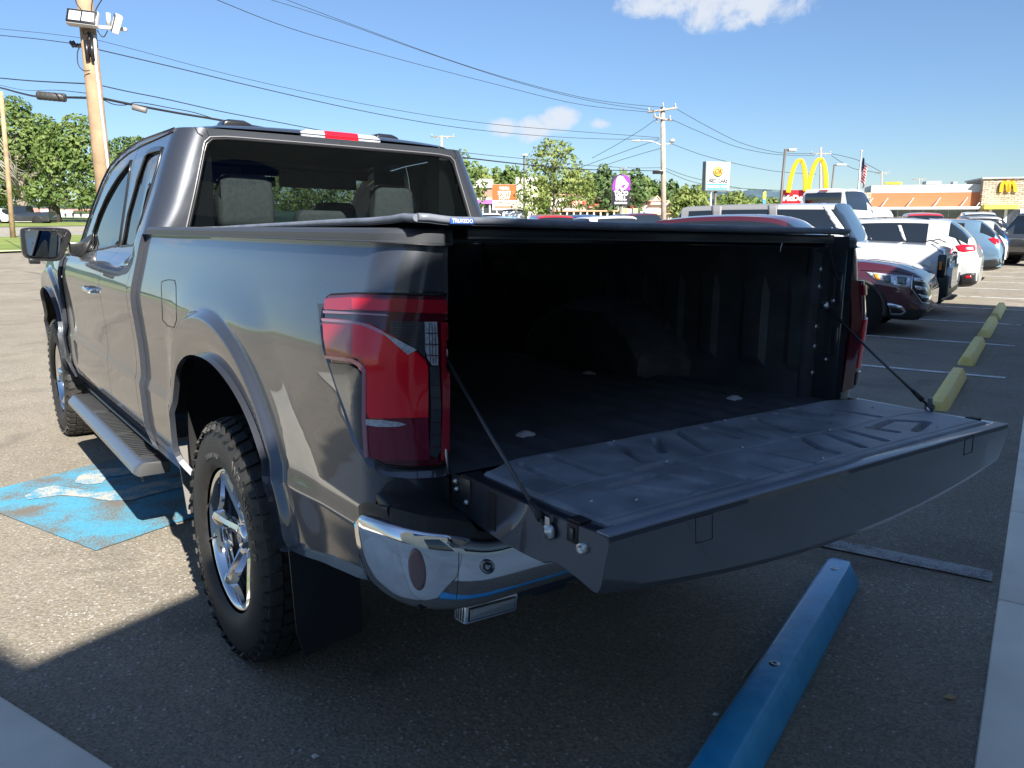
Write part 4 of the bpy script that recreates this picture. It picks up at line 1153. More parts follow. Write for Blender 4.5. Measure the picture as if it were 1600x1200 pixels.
for s in (-1, 1):
    MB().box(s * .60, s * .74, 1.86, 1.98, 1.25, 1.80).build('inner_pillar', dashm, TR)
    MB().box(s * .60, s * .70, 1.22, 1.34, 1.25, 1.84).build('inner_pillar', dashm, TR)
    MB().box(s * .12, s * .62, 2.26, 2.31, 1.70, 1.80).build('sun_visor', seatm, TR, bevel=.01)
MB().box(-.70, .70, 1.22, 2.3, 1.845, 1.855).build('headliner', mat('headliner', (.10, .10, .10), .9), TR)
# ================================================================= GROUND
def asphalt(name, c1, c2, spk, scale=1.0, bump=.6, sdens=.66):
    m = bpy.data.materials.new(name); m.use_nodes = True; n = m.node_tree.nodes; l = m.node_tree.links
    p = n['Principled BSDF']; p.inputs['Roughness'].default_value = .82; p.inputs['Specular IOR Level'].default_value = .35
    tc = n.new('ShaderNodeTexCoord')
    def noise_(s, d=5, r=.55):
        q = n.new('ShaderNodeTexNoise'); q.inputs['Scale'].default_value = s; q.inputs['Detail'].default_value = d; q.inputs['Roughness'].default_value = r
        l.new(tc.outputs['Object'], q.inputs['Vector']); return q.outputs['Fac']
    def mr(x, a, b, c=0, d=1):
        q = n.new('ShaderNodeMapRange'); q.inputs[1].default_value = a; q.inputs[2].default_value = b; q.inputs[3].default_value = c; q.inputs[4].default_value = d
        l.new(x, q.inputs[0]); return q.outputs[0]
    def mix(f, a, b, t='MIX'):
        q = n.new('ShaderNodeMixRGB'); q.blend_type = t
        for i, x in enumerate((f, a, b)):
            if isinstance(x, tuple): q.inputs[i].default_value = (*x, 1)
            elif isinstance(x, float): q.inputs[i].default_value = x
            else: l.new(x, q.inputs[i])
        return q.outputs[0]
    base = mix(mr(noise_(.35), .35, .65), c1, c2)
    base = mix(mr(noise_(2.3), .35, .7, 0, .45), base, tuple(x * .72 for x in c1))
    vo = n.new('ShaderNodeTexVoronoi'); vo.inputs['Scale'].default_value = 115 * scale; l.new(tc.outputs['Object'], vo.inputs['Vector'])
    sep = n.new('ShaderNodeSeparateColor'); l.new(vo.outputs['Color'], sep.inputs[0])
    dark = mix(mr(sep.outputs[0], .0, 1.0, .35, 1.0), (.25, .25, .25), (1.45, 1.42, 1.38))
    base = mix(.75, base, dark, 'MULTIPLY')
    vo2 = n.new('ShaderNodeTexVoronoi'); vo2.inputs['Scale'].default_value = 62 * scale; l.new(tc.outputs['Object'], vo2.inputs['Vector'])
    s2 = n.new('ShaderNodeSeparateColor'); l.new(vo2.outputs['Color'], s2.inputs[0])
    pat = mr(noise_(.8, 3), .42, .66)
    th = n.new('ShaderNodeMath'); th.operation = 'SUBTRACT'; l.new(s2.outputs[1], th.inputs[0])
    tt = mr(pat, 0, 1, sdens + .28, sdens); l.new(tt, th.inputs[1])
    stone = mr(th.outputs[0], 0, .02)
    inn = mr(vo2.outputs['Distance'], .30, .42, 1, 0)
    mm = n.new('ShaderNodeMath'); mm.operation = 'MULTIPLY'; l.new(stone, mm.inputs[0]); l.new(inn, mm.inputs[1])
    base = mix(mm.outputs[0], base, mix(s2.outputs[2], tuple(x * .6 for x in spk), spk))
    # oil and tyre stains
    st = n.new('ShaderNodeTexNoise'); st.inputs['Scale'].default_value = .9; st.inputs['Detail'].default_value = 6; st.inputs['Distortion'].default_value = 1.2; l.new(tc.outputs['Object'], st.inputs['Vector'])
    base = mix(mr(st.outputs['Fac'], .56, .72, 0, .45), base, (.03, .03, .032))
    l.new(base, p.inputs['Base Color'])
    b = n.new('ShaderNodeBump'); b.inputs['Strength'].default_value = bump; b.inputs['Distance'].default_value = .004
    hs = n.new('ShaderNodeMath'); hs.operation = 'SUBTRACT'; hs.inputs[0].default_value = 1; l.new(vo2.outputs['Distance'], hs.inputs[1])
    hm = n.new('ShaderNodeMath'); hm.operation = 'ADD'; l.new(hs.outputs[0], hm.inputs[0]); l.new(sep.outputs[0], hm.inputs[1])
    l.new(hm.outputs[0], b.inputs['Height']); l.new(b.outputs[0], p.inputs['Normal'])
    return m
asph = asphalt('lot_asphalt', (.222, .198, .160), (.270, .243, .198), (.46, .45, .43), 1.15)
roadm = asphalt('road_asphalt', (.27, .255, .235), (.33, .31, .285), (.42, .40, .36), 1)
conc = mat('concrete', (.86, .81, .70), .85, var=.12, vscale=2.2, bump=.5, bscale=70, bdist=.002, detail=8)
concd = mat('concrete_pad', (.76, .73, .64), .85, var=.12, vscale=2.5, bump=.5, bscale=70, bdist=.002, detail=8)
grass = mat('grass', (.11, .17, .03), .9, var=.4, vscale=.7, tint2=(.21, .25, .06), bump=.8, bscale=12, bdist=.05)
earth = mat('earth', (.10, .12, .05), .95, var=.3, vscale=.2)
def sheet(name, k0, k1, n0, n1, sk, sn, off, m, label=None, gfn=None, kind='structure', wob=0):
    nk = max(1, int(round((k1 - k0) / sk))); nn = max(1, int(round((n1 - n0) / sn))); b = MB(); rows = []
    for i in range(nk + 1):
        r = []
        for j in range(nn + 1):
            p = lot(k0 + (k1 - k0) * i / nk, n0 + (n1 - n0) * j / nn)
            if wob and j in (0, nn): p = p + NN * (wob * noise.noise(Vector((i * .37, j, 3))))
            p.z = G(p.x, p.y) + off; r.append(p)
        rows.append(r)
    b.ring(rows, closed=False, caps=False)
    o = b.build(name, m, None, fixn=False); tag(o, kind=kind)
    if o.data.polygons[0].normal.z < 0: o.data.flip_normals()
    return o
def kn(p): return Vector(p).dot(K), (Vector(p) - KO).dot(NN)
N1 = kn(gpg(17, 395))[1]; N2 = kn(gpg(17, 372))[1]; N3 = kn(gpg(17, 355))[1]; N4 = kn(gpg(17, 346))[1]
print('strips', N1, N2, N3, N4, gpg(22, 373), gpg(40, 352))
# base ground out to the horizon
b = MB(); rows = []
rr = [0.01]; 
while rr[-1] < 6500: rr.append(rr[-1] * 1.16 + .5)
for r in rr:
    row = []
    for j in range(97):
        a = 2 * pi * j / 96; x, y = r * sin(a), r * cos(a)
        row.append(Vector((x, y, G(x, y) - .06 - (.5 if r > 400 else 0))))
    rows.append(row)
b.ring(rows, closed=False, caps=False); g_ = b.build('ground', earth, None, fixn=False, kind='structure')
if g_.data.polygons[500].normal.z < 0: g_.data.flip_normals()
sheet('parking_lot', -12, 60, -.02, 34, 1.0, 1.0, 0, asph)
sheet('parking_lot', -80, 260, 34, N1 - .15, 3, 2, 0, asph)
sheet('parking_lot', 60, 260, -10, 34, 4, 4, 0, asph)
sheet('parking_lot', -80, -12, -10, 34, 4, 4, 0, asph)
sheet('grass_verge', -80, 260, N1 + .15, N2 + 1.2, 3, 1, .05, grass)
sheet('kerb', -80, 260, N1 - .15, N1 + .15, 3, .3, .10, conc)
sheet('road', -120, 300, N2 + 1.2, N3, 3, 2, 0, roadm)
sheet('lawn', -120, 300, N3, N4 + 60, 4, 4, .04, grass)
for n_ in (.38, .62): sheet('road_marking', -120, 300, N2 + (N3 - N2) * n_, N2 + (N3 - N2) * n_ + .25, 3, .25, .012, mat('yellow_line', (.6, .45, .06), .7))
sheet('pavement', -120, 300, N3 + 14, N3 + 16, 4, 2, .06, conc)
# building apron: slabs with joints
def slab(name, k0, k1, n0, n1, m, z=.022):
    b = MB(); k = k0
    rnd = random.Random(3)
    b = MB(); P = [lot(k0, n0), lot(k1, n0), lot(k1, n1), lot(k0, n1)]
    b.prism([p + Vector((0, 0, G(p.x, p.y) - .08)) for p in P], (0, 0, .08 + z)); return b.build(name, m, None, bevel=.012, kind='structure')
k = 1.05
ks = [k]
for a_, b__ in ((1515, 1015), (1515, 870)): pass
jk = kn(gpg(1590, 1175))[0]
kk = 1.05; i = 0
while kk < 24:
    e = min(kk + 1.22, 24); slab('sidewalk', kk + .004, e - .004, -2.5, -.01 + 0, conc); kk = e
for i in range(-3, 1):
    for j in range(0, 5): slab('concrete_pad', 1.035 - 1.5 * (1 - i) + .003, 1.035 - 1.5 * (-i) - .003, -2.5 + j * 1.75 + .003, -2.5 + (j + 1) * 1.75 - .003, concd)
# painted stall lines
wpaint = mat('white_paint', (.80, .80, .80), .7, var=.45, vscale=9, tint2=(.38, .38, .38), bump=.6, bscale=150, detail=8)
wpaint2 = None
def paintmat(name, col, wear, wcol=(.15, .135, .112), scale=5):
    m = bpy.data.materials.new(name); m.use_nodes = True; n = m.node_tree.nodes; l = m.node_tree.links; p = n['Principled BSDF']; p.inputs['Roughness'].default_value = .75
    tc = n.new('ShaderNodeTexCoord'); a = n.new('ShaderNodeTexNoise'); a.inputs['Scale'].default_value = scale; a.inputs['Detail'].default_value = 3; l.new(tc.outputs['Object'], a.inputs[0])
    f = n.new('ShaderNodeTexNoise'); f.inputs['Scale'].default_value = 130; f.inputs['Detail'].default_value = 3; l.new(tc.outputs['Object'], f.inputs[0])
    s = n.new('ShaderNodeMath'); s.operation = 'ADD'; l.new(a.outputs[0], s.inputs[0]); l.new(f.outputs[0], s.inputs[1])
    r = n.new('ShaderNodeMapRange'); r.inputs[1].default_value = wear; r.inputs[2].default_value = wear + .16; l.new(s.outputs[0], r.inputs[0])
    v = n.new('ShaderNodeTexNoise'); v.inputs['Scale'].default_value = 60; l.new(tc.outputs['Object'], v.inputs[0])
    cm = n.new('ShaderNodeMixRGB'); l.new(v.outputs[0], cm.inputs[0]); cm.inputs[1].default_value = (*[c * .65 for c in col], 1); cm.inputs[2].default_value = (*[min(1, c * 1.3) for c in col], 1)
    x = n.new('ShaderNodeMixRGB'); l.new(r.outputs[0], x.inputs[0]); l.new(cm.outputs[0], x.inputs[1]); x.inputs[2].default_value = (*wcol, 1); l.new(x.outputs[0], p.inputs['Base Color'])
    b = n.new('ShaderNodeBump'); b.inputs['Strength'].default_value = .6; b.inputs['Distance'].default_value = .003; l.new(f.outputs[0], b.inputs['Height']); l.new(b.outputs[0], p.inputs['Normal'])
    return m
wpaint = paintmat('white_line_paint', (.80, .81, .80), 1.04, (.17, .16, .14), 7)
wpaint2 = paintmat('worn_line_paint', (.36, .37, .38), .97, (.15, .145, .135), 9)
def line(ps, w_, m, n0, n1):
    ka = sum(kn(gpg(*p))[0] for p in ps) / len(ps)
    sheet('parking_line', ka - w_ / 2, ka + w_ / 2, n0, n1, w_, .5, .006, m)
    return ka
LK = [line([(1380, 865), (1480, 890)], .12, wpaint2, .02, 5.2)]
for ps in ([(1340, 573), (1590, 590)], [(1420, 530.5), (1590, 540)], [(1470, 502), (1590, 507)], [(1470, 480.5), (1590, 483.5)]): LK.append(line(ps, .10, wpaint, .2, 5.4))
for i in range(1, 9): sheet('parking_line', LK[-1] + 2.72 * i - .05, LK[-1] + 2.72 * i + .05, .2, 5.4, .1, .5, .006, wpaint)
print('line k', LK, [b_ - a_ for a_, b_ in zip(LK, LK[1:])])
# blue accessible-bay marking with a worn white figure
ka, na = kn(gp(150, 862)); kb, nb_ = kn(gp(0, 766)); kc = ka + 1.45
PBLUE = paintmat('blue_bay_paint', (.075, .30, .44), .96)
sheet('blue_bay_marking', ka, kc, na, nb_ + .02, .1, .1, .006, PBLUE)
def gpoly(name, P, z, m):
    V, T, B = tri2d(P, [], 8); vs = [gp(v.x, v.y) for v in V]; b = MB(); b.add([Vector((p.x, p.y, z)) for p in vs], T)
    o = b.build(name, m, None, kind='structure'); 
    if o.data.polygons[0].normal.z < 0: o.data.flip_normals()
    return o
WSY = paintmat('white_bay_paint', (.44, .42, .38), .93, (.075, .27, .40), 9)
gpoly('bay_symbol', [(38, 778), (60, 766), (85, 761), (120, 766), (150, 772), (190, 768), (235, 757), (280, 748), (300, 750), (300, 760), (250, 772), (205, 784), (170, 785), (130, 779), (95, 776), (60, 781), (45, 783)], .010, WSY)
gpoly('bay_symbol', [(117, 757), (122, 747), (140, 738), (162, 735), (200, 733), (215, 741), (190, 746), (168, 748), (160, 757), (140, 760)], .010, WSY)
# wheel stops
def stop_mesh(L_, w_, h_, m, blocks=False):
    prof = [(-w_ / 2, 0), (-w_ / 2, h_ * .25), (-w_ * .26, h_ * .97), (-w_ * .2, h_), (w_ * .2, h_), (w_ * .26, h_ * .97), (w_ / 2, h_ * .25), (w_ / 2, 0)]
    b = MB(); b.ring([[Vector((x * k, y, z * q)) for x, z in prof] for y, k, q in ((-L_ / 2, .86, .93), (-L_ / 2 + .045, 1, 1), (-L_ * .2, 1, 1), (0, 1, 1), (L_ * .2, 1, 1), (L_ / 2 - .045, 1, 1), (L_ / 2, .86, .93))], smooth=False)
    return b
bluem = mat('blue_painted_rubber', (.015, .33, .70), .34, coat=.35, coat_r=.2, var=.35, vscale=11, tint2=(.05, .46, .85), bump=.35, bscale=24, bdist=.006, detail=7)
yelm = mat('yellow_painted_concrete', (.95, .70, .17), .75, var=.35, vscale=10, tint2=(.95, .82, .42), bump=.6, bscale=60, bdist=.004, detail=8)
def place_stop(name, a, c, w_, h_, m, label, group=None):
    d = (c - a); L_ = d.length; mid = (a + c) / 2
    o = stop_mesh(L_, w_, h_, m).build(name, m, None, bevel=.0025, label=label, cat='wheel stop', group=group)
    o.location = (mid.x, mid.y, G(mid.x, mid.y)); o.rotation_euler = (0, 0, atan2(-d.x, d.y))
    o.rotation_euler.x = 0
    return o
kB, nB = kn(gp(1311, 908)); 
BA = lot(kB - 2.3, nB - .0); BC = lot(kB, nB)
bs_ = place_stop('wheel_stop', BA, BC, .165, .105, bluem, 'blue painted wheel stop lying under the open tailgate')
bpy.context.view_layer.update(); BSI = bs_.matrix_world.inverted()
for (u_, v_) in ((1298, 887), (1210, 1037)):
    p_ = BSI @ gp(u_, v_, .105)
    q = MB(); q.lathe([(.0, .0), (.004, .010), (.002, .017), (-.003, .019)], 16, M=Matrix.Translation((0, p_.y, .104)) @ Matrix.Rotation(-pi / 2, 4, 'Y')); q.build('anchor_bolt', steel, bs_)
sc = MB(); rnd = random.Random(11)
for i in range(26):
    y = rnd.choice([.50, .53, .56, .60, .64, .42, -.05, -.10, .05, -.35, -.4, .2]) + .235 + rnd.uniform(-.03, .03); x0 = rnd.uniform(.030, .05); l_ = rnd.uniform(.01, .035)
    p = lambda x: Vector((x, y, .105 if x < .036 else .105 - (x - .036) / (.0825 - .036) * .078))
    a_ = p(x0) + Vector((0, 0, .0008)); c_ = p(min(.078, x0 + l_)) + Vector((0, rnd.uniform(-.006, .006), .0008)); w2 = rnd.uniform(.0008, .002)
    sc.add([a_ + Vector((0, -w2, 0)), a_ + Vector((0, w2, 0)), c_ + Vector((0, w2 * .4, 0)), c_ + Vector((0, -w2 * .4, 0))], [(0, 1, 2, 3)])
sc.build('scrape_mark', mat('scrape', (.006, .035, .08), .7), bs_)
ys = [((1464, 641), (1499, 585)), ((1506, 572), (1533, 534.5)), ((1536.5, 528), (1551.5, 502)), ((1554, 499), (1565, 479.5))]
yl = ['yellow concrete wheel stop nearest the tailgate corner', 'second yellow wheel stop from the tailgate, just past the first white line', 'third yellow wheel stop from the tailgate, beside the white off-roader', 'farthest yellow wheel stop, close to the sunlit part of the lot']
for (a, c), lb_ in zip(ys, yl):
    A = gpg(*a); Cc = gpg(*c); ka_, na_ = kn(A); kc_, nc_ = kn(Cc); nm = (na_ + nc_) / 2
    if lb_ == yl[0]: ka_ -= .05
    print('stop', ka_, kc_, na_, nc_)
    s_ = place_stop('wheel_stop', lot(ka_ + .03, nm), lot(kc_ - .28, nm), .175, .115, yelm, lb_, 'yellow wheel stops along the kerb')
# loose gravel and litter near the kerb
gv = MB(); rnd = random.Random(4)
def pebble(p, r):
    vs = []
    for dx, dy, dz in ((1, 0, .3), (-1, 0, .35), (0, 1, .3), (0, -1, .25), (.1, .1, .9), (0, 0, -.2)):
        vs.append(p + Vector((dx * r * rnd.uniform(.6, 1.2), dy * r * rnd.uniform(.5, 1), dz * r)))
    gv.add(vs, [(0, 2, 4), (2, 1, 4), (1, 3, 4), (3, 0, 4), (2, 0, 5), (1, 2, 5), (3, 1, 5), (0, 3, 5)])
for i in range(5200):
    q = rnd.random()
    if q < .45: k_ = rnd.uniform(1.1, 3.0); n_ = rnd.gammavariate(1.5, .45)
    elif q < .8: k_ = rnd.uniform(1.5, 12); n_ = rnd.expovariate(3.0)
    else: k_ = rnd.uniform(1.1, 9); n_ = rnd.uniform(0, 3.5)
    if q < .38: k_ = 1.04 + abs(rnd.gauss(0, .5)); n_ = rnd.uniform(0, 3)
    p = lot(k_, n_ + .01); p.z = G(p.x, p.y) + .001
    pebble(p, rnd.choice([.002, .002, .003, .003, .004, .006]) * rnd.uniform(.7, 1.2))
gv.build('gravel', mat('gravel', (.30, .29, .26), .8, var=.5, vscale=40), None, kind='stuff')
for (u, v, r, nm, lb_, mt_) in ((492, 1183, .013, 'pebble', 'pale round pebble on the asphalt at the bottom edge below the rear tyre', (.55, .53, .48)), (1484, 1092, .02, 'dry_leaf', 'small dry tan leaf on the asphalt near the kerb', (.42, .30, .16)), (1117, 1118, .012, 'pebble', 'white scrap lying left of the blue wheel stop', (.7, .7, .68)), (1236, 1108, .010, 'pebble', 'tan pebble just right of the blue wheel stop', (.5, .44, .32))):
    gv = MB(); pebble(gp(u, v), r); gv.build(nm, mat('bit', mt_, .7), None, label=lb_, cat='leaf' if 'leaf' in nm else 'pebble')
tw = MB(); tw.tube([gp(1160, 1062) + Vector((0, 0, .004)), gp(1172, 1045) + Vector((0, 0, .006)), gp(1183, 1030) + Vector((0, 0, .004))], .003, 5); tw.build('twig', mat('twig', (.45, .36, .26), .8), None, label='thin dry twig lying left of the blue wheel stop', cat='twig')
# ---------------------------------------------------------------- the dealership behind the camera: it shades the bay
WN = -2.45; HB = 4.5
beige = mat('beige_wall', (.80, .72, .55), .8, var=.06, vscale=1.5); trimw = mat('white_trim', (.75, .76, .76), .5); bluef = mat('blue_fascia', (.02, .09, .30), .35, coat=.3)
shopglass = mat('shop_window', (.02, .03, .035), .05, coat=1)
BD = empty('dealership_building', lot(6, WN), atan2(-K.x, K.y), label='beige showroom building behind the camera, seen only as reflections', cat='building')
BDI = Matrix.Rotation(-atan2(-K.x, K.y), 4, 'Z') @ Matrix.Translation(-lot(6, WN))
def lbox(b, k0, k1, n0, n1, z0, z1):
    P = [BDI @ lot(k, n, z) for z in (z0, z1) for n in (n0, n1) for k in (k0, k1)]
    b.add(P, [(0, 2, 3, 1), (4, 5, 7, 6), (0, 1, 5, 4), (2, 6, 7, 3), (0, 4, 6, 2), (1, 3, 7, 5)])
b = MB(); lbox(b, -2.87, 15.5, WN - 14, WN - .004, -.3, HB - .9); b.build('wall', beige, BD)
b = MB(); lbox(b, -2.87, 15.5, WN - 14, WN, HB - .9, HB); b.build('fascia', bluef, BD)
b = MB(); lbox(b, -14, -2.87, WN - 14, WN + .0, -.3, 6.0); b.build('wall', beige, BD)
for i in range(6):
    w_ = MB(); k0 = -1.5 + i * 2.8
    lbox(w_, k0, k0 + 2.2, WN - .02, WN + .02, .35 if i % 3 else .1, 2.6); f_ = w_.build('window', trimw, BD)
    w_ = MB(); lbox(w_, k0 + .07, k0 + 2.13, WN + .02, WN + .028, .42 if i % 3 else .17, 2.53); w_.build('pane', shopglass, f_)
# ================================================================= TREES
def leafmat(name, c1, c2):
    m = bpy.data.materials.new(name); m.use_nodes = True; n = m.node_tree.nodes; l = m.node_tree.links; p = n['Principled BSDF']
    p.inputs['Roughness'].default_value = .6; p.inputs['Specular IOR Level'].default_value = .3
    oi = n.new('ShaderNodeTexCoord'); nz = n.new('ShaderNodeTexNoise'); nz.inputs['Scale'].default_value = .55; nz.inputs['Detail'].default_value = 4; l.new(oi.outputs['Object'], nz.inputs[0])
    r = n.new('ShaderNodeMapRange'); r.inputs[1].default_value = .36; r.inputs[2].default_value = .64; l.new(nz.outputs[0], r.inputs[0])
    x = n.new('ShaderNodeMixRGB'); l.new(r.outputs[0], x.inputs[0]); x.inputs[1].default_value = (*c1, 1); x.inputs[2].default_value = (*c2, 1); l.new(x.outputs[0], p.inputs['Base Color'])
    tr = n.new('ShaderNodeBsdfTranslucent'); l.new(x.outputs[0], tr.inputs[0]); ms = n.new('ShaderNodeMixShader'); ms.inputs[0].default_value = .3
    l.new(p.outputs[0], ms.inputs[1]); l.new(tr.outputs[0], ms.inputs[2]); l.new(ms.outputs[0], n['Material Output'].inputs[0]); return m
LEAF = [leafmat('oak_leaves', (.085, .145, .035), (.18, .245, .070)), leafmat('light_leaves', (.14, .20, .045), (.27, .32, .10)), leafmat('dark_leaves', (.060, .115, .040), (.125, .19, .065)), leafmat('olive_leaves', (.13, .15, .045), (.23, .23, .085))]
bark = mat('bark', (.21, .18, .15), .9, var=.4, vscale=3, bump=.8, bscale=9, bdist=.03); barkd = mat('dark_bark', (.06, .05, .04), .9, var=.3, vscale=3)
deadwood = mat('dead_wood', (.42, .39, .35), .9, var=.2, vscale=4)
def crown(blobs, size, dens, seed, flat=.75):
    """leaf clusters spread through several overlapping masses; uneven outline, gaps between"""
    rnd = random.Random(seed); b = MB(); vs = b.v; fs = b.f
    for (c, r) in blobs:
        n = int(dens * r[0] * r[2])
        for i in range(n):
            # favour the shell of each mass
            while True:
                d = Vector((rnd.uniform(-1, 1), rnd.uniform(-1, 1), rnd.uniform(-1, 1)))
                if .05 < d.length <= 1: break
            q = d.normalized() * (d.length ** .42)
            k = noise.noise(Vector((q.x * 2.3 + seed, q.y * 2.3, q.z * 2.3)) )
            if k < -.22 and rnd.random() < .85: continue
            k2 = 1 + .22 * noise.noise(Vector((q.x * 1.7, q.y * 1.7 + seed, q.z * 1.7)))
            p = Vector((c[0] + q.x * r[0] * k2, c[1] + q.y * r[1] * k2, c[2] + q.z * r[2] * k2))
            out = Vector((q.x, q.y, q.z * 1.2 + .3)).normalized()
            nrm = (out + Vector((rnd.gauss(0, .55), rnd.gauss(0, .55), rnd.gauss(0, .55)))).normalized()
            a = nrm.cross(Vector((rnd.uniform(-1, 1), rnd.uniform(-1, 1), rnd.uniform(-1, 1)))).normalized(); e = nrm.cross(a)
            s = size * rnd.uniform(.55, 1.3); k = len(vs); s2 = s * rnd.uniform(.45, .8)
            for (x, y) in ((-1, -.15), (-.2, -1), (1, .1), (.25, 1)): vs.append(tuple(p + a * x * s + e * y * s2))
            fs.append((k, k + 1, k + 2, k + 3)); b.mi.append(0); b.sm.append(False)
    return b
def limbs(base, h, r, blobs, seed, lean=0, n=5):
    rnd = random.Random(seed); b = MB(); top = Vector((base.x + lean, base.y, base.z + h))
    b.tube([base - Vector((0, 0, .3)), base + Vector((lean * .2, 0, h * .25)), base + Vector((lean * .5, .1, h * .55)), top], [r * 1.25, r, r * .7, r * .25], 8)
    for i, (c, rr) in enumerate(blobs[:n * 2]):
        s = base.lerp(top, rnd.uniform(.35, .8)); e = Vector(c); m_ = s.lerp(e, .5) + Vector((0, 0, -.06 * (e - s).length))
        b.tube([s, m_, e], [r * .42, r * .26, r * .08], 6)
    return b
def tree(name, x, y, h, w, label, leaf=0, seed=1, z0=None, trunk=.25, dens=60, size=.34, blobs=None, tr_m=None, cb=.18, group=None, nb=9, lean=0, cat='tree'):
    z = G(x, y) if z0 is None else z0; rnd = random.Random(seed)
    e = empty(name, (x, y, z), label=label, cat=cat, group=group)
    if blobs is None:
        blobs = []
        for i in range(nb):
            t = (i + .5) / nb; zz = h * (cb + (1 - cb) * (.18 + .68 * t)); sp = w * .5 * (1 - .75 * abs(t - .42))
            a = i * 2.4 + rnd.uniform(-.5, .5); rr = w * rnd.uniform(.22, .34) * (1.05 - .35 * t)
            blobs.append(((cos(a) * sp * .62, sin(a) * sp * .62, zz), (rr, rr, rr * rnd.uniform(.7, .95))))
        blobs.append(((0, 0, h * .62), (w * .33, w * .33, h * .26))); blobs.append(((rnd.uniform(-.1, .1) * w, 0, h * .88), (w * .2, w * .2, h * .12)))
    c = crown(blobs, size, dens, seed).build('crown', LEAF[leaf], e, fixn=False)
    limbs(Vector((0, 0, 0)), h * .8, trunk, blobs, seed, lean).build('trunk', tr_m or bark, e)
    return e
def tpx(name, u, vtop, wpx, Y, label, **kw):
    p = at(u, 347, Y); z = G(p.x, Y); top = at(u, vtop, Y).z; w_ = wpx * (Y / FPX) * 1.02
    return tree(name, p.x, Y, top - z, w_, label, **kw)
TG1 = 'broad leafy trees beyond the road'
def bl(u, v, ru, rv, Y, base, dy=0):
    c = at(u, v, Y + dy); s = Y / FPX; return ((c.x - base.x, c.y - base.y, c.z - base.z), (ru * s, ru * s * .8, rv * s))
def pxtree(name, ub, vb, Y, B, label, **kw):
    base = at(ub, vb, Y); base.z = G(base.x, base.y); 
    e = empty(name, base, label=label, cat='tree', group=kw.get('group'))
    blobs = [bl(*q[:4], Y, base, q[4] if len(q) > 4 else 0) for q in B]
    crown(blobs, kw.get('size', .34), kw.get('dens', 70), kw.get('seed', 3)).build('crown', LEAF[kw.get('leaf', 0)], e, fixn=False)
    h_ = (at(ub, kw.get('vt', 240), Y).z - base.z)
    limbs(Vector((0, 0, 0)), h_, kw.get('trunk', .4), blobs, kw.get('seed', 3), kw.get('lean', 0)).build('trunk', kw.get('tm', bark), e)
    if kw.get('dead'):
        rnd = random.Random(9); b = MB()
        for i in range(34):
            s = Vector((rnd.uniform(-.5, .5), -1, h_ * rnd.uniform(.28, .5))); a = rnd.uniform(-1.35, 1.35); L_ = rnd.uniform(2, 6)
            e1 = s + Vector((sin(a) * L_ * .6, -1.5, cos(a) * L_ * .55)); e2 = s + Vector((sin(a) * L_ + rnd.uniform(-1, 1), -4.4, cos(a) * L_ * .9 + rnd.uniform(-.5, 1.2)))
            b.tube([s, e1, e2], [.11, .06, .02], 5)
        b.build('dead_branch', deadwood, e)
    return e
pxtree('oak_tree', 38, 345, 95, [(5, 200, 46, 44), (-30, 260, 55, 60), (40, 225, 44, 38), (22, 172, 26, 22), (75, 222, 34, 34), (62, 200, 28, 22), (10, 285, 46, 40), (60, 280, 40, 36, 3), (30, 250, 50, 40, 3), (95, 235, 30, 30), (-70, 220, 50, 60), (-60, 300, 50, 35)], 'tall broad tree with pale trunk and bare dead branches at the left edge', leaf=0, seed=3, trunk=.75, dens=190, size=.23, dead=True, vt=215, group=TG1)
pxtree('oak_tree', 87, 347, 88, [(105, 215, 34, 24), (128, 235, 34, 34), (100, 262, 40, 36), (140, 280, 30, 40), (75, 300, 32, 22), (110, 306, 40, 20), (145, 312, 24, 18), (60, 310, 22, 14), (120, 192, 22, 14), (85, 240, 30, 30), (165, 262, 22, 34), (175, 305, 20, 22)], 'broad green tree on a dark trunk beside the main wooden pole', leaf=0, seed=5, trunk=.55, dens=190, size=.23, tm=barkd, vt=240, group=TG1)
pxtree('oak_tree', 200, 345, 120, [(192, 232, 24, 18), (215, 228, 22, 14), (235, 245, 26, 24), (195, 262, 24, 24), (180, 285, 20, 26), (260, 240, 30, 24), (225, 280, 36, 34), (285, 262, 30, 30)], 'dark green tree showing between the wooden pole and the truck roof', leaf=2, seed=8, trunk=.5, dens=160, size=.28, tm=barkd, vt=250, group=TG1)
pxtree('oak_tree', 330, 345, 130, [(310, 270, 40, 36), (350, 275, 40, 38), (400, 285, 40, 34), (280, 290, 30, 30)], 'rounded green tree glimpsed through the side and rear glass of the cab', leaf=0, seed=12, trunk=.5, dens=110, size=.32, vt=280, group=TG1)
pxtree('oak_tree', 480, 345, 120, [(450, 305, 40, 26), (490, 300, 36, 30), (540, 310, 36, 24), (590, 305, 40, 26)], 'low green trees seen through the middle of the rear glass', leaf=0, seed=13, trunk=.4, dens=110, size=.3, vt=310, group=TG1)
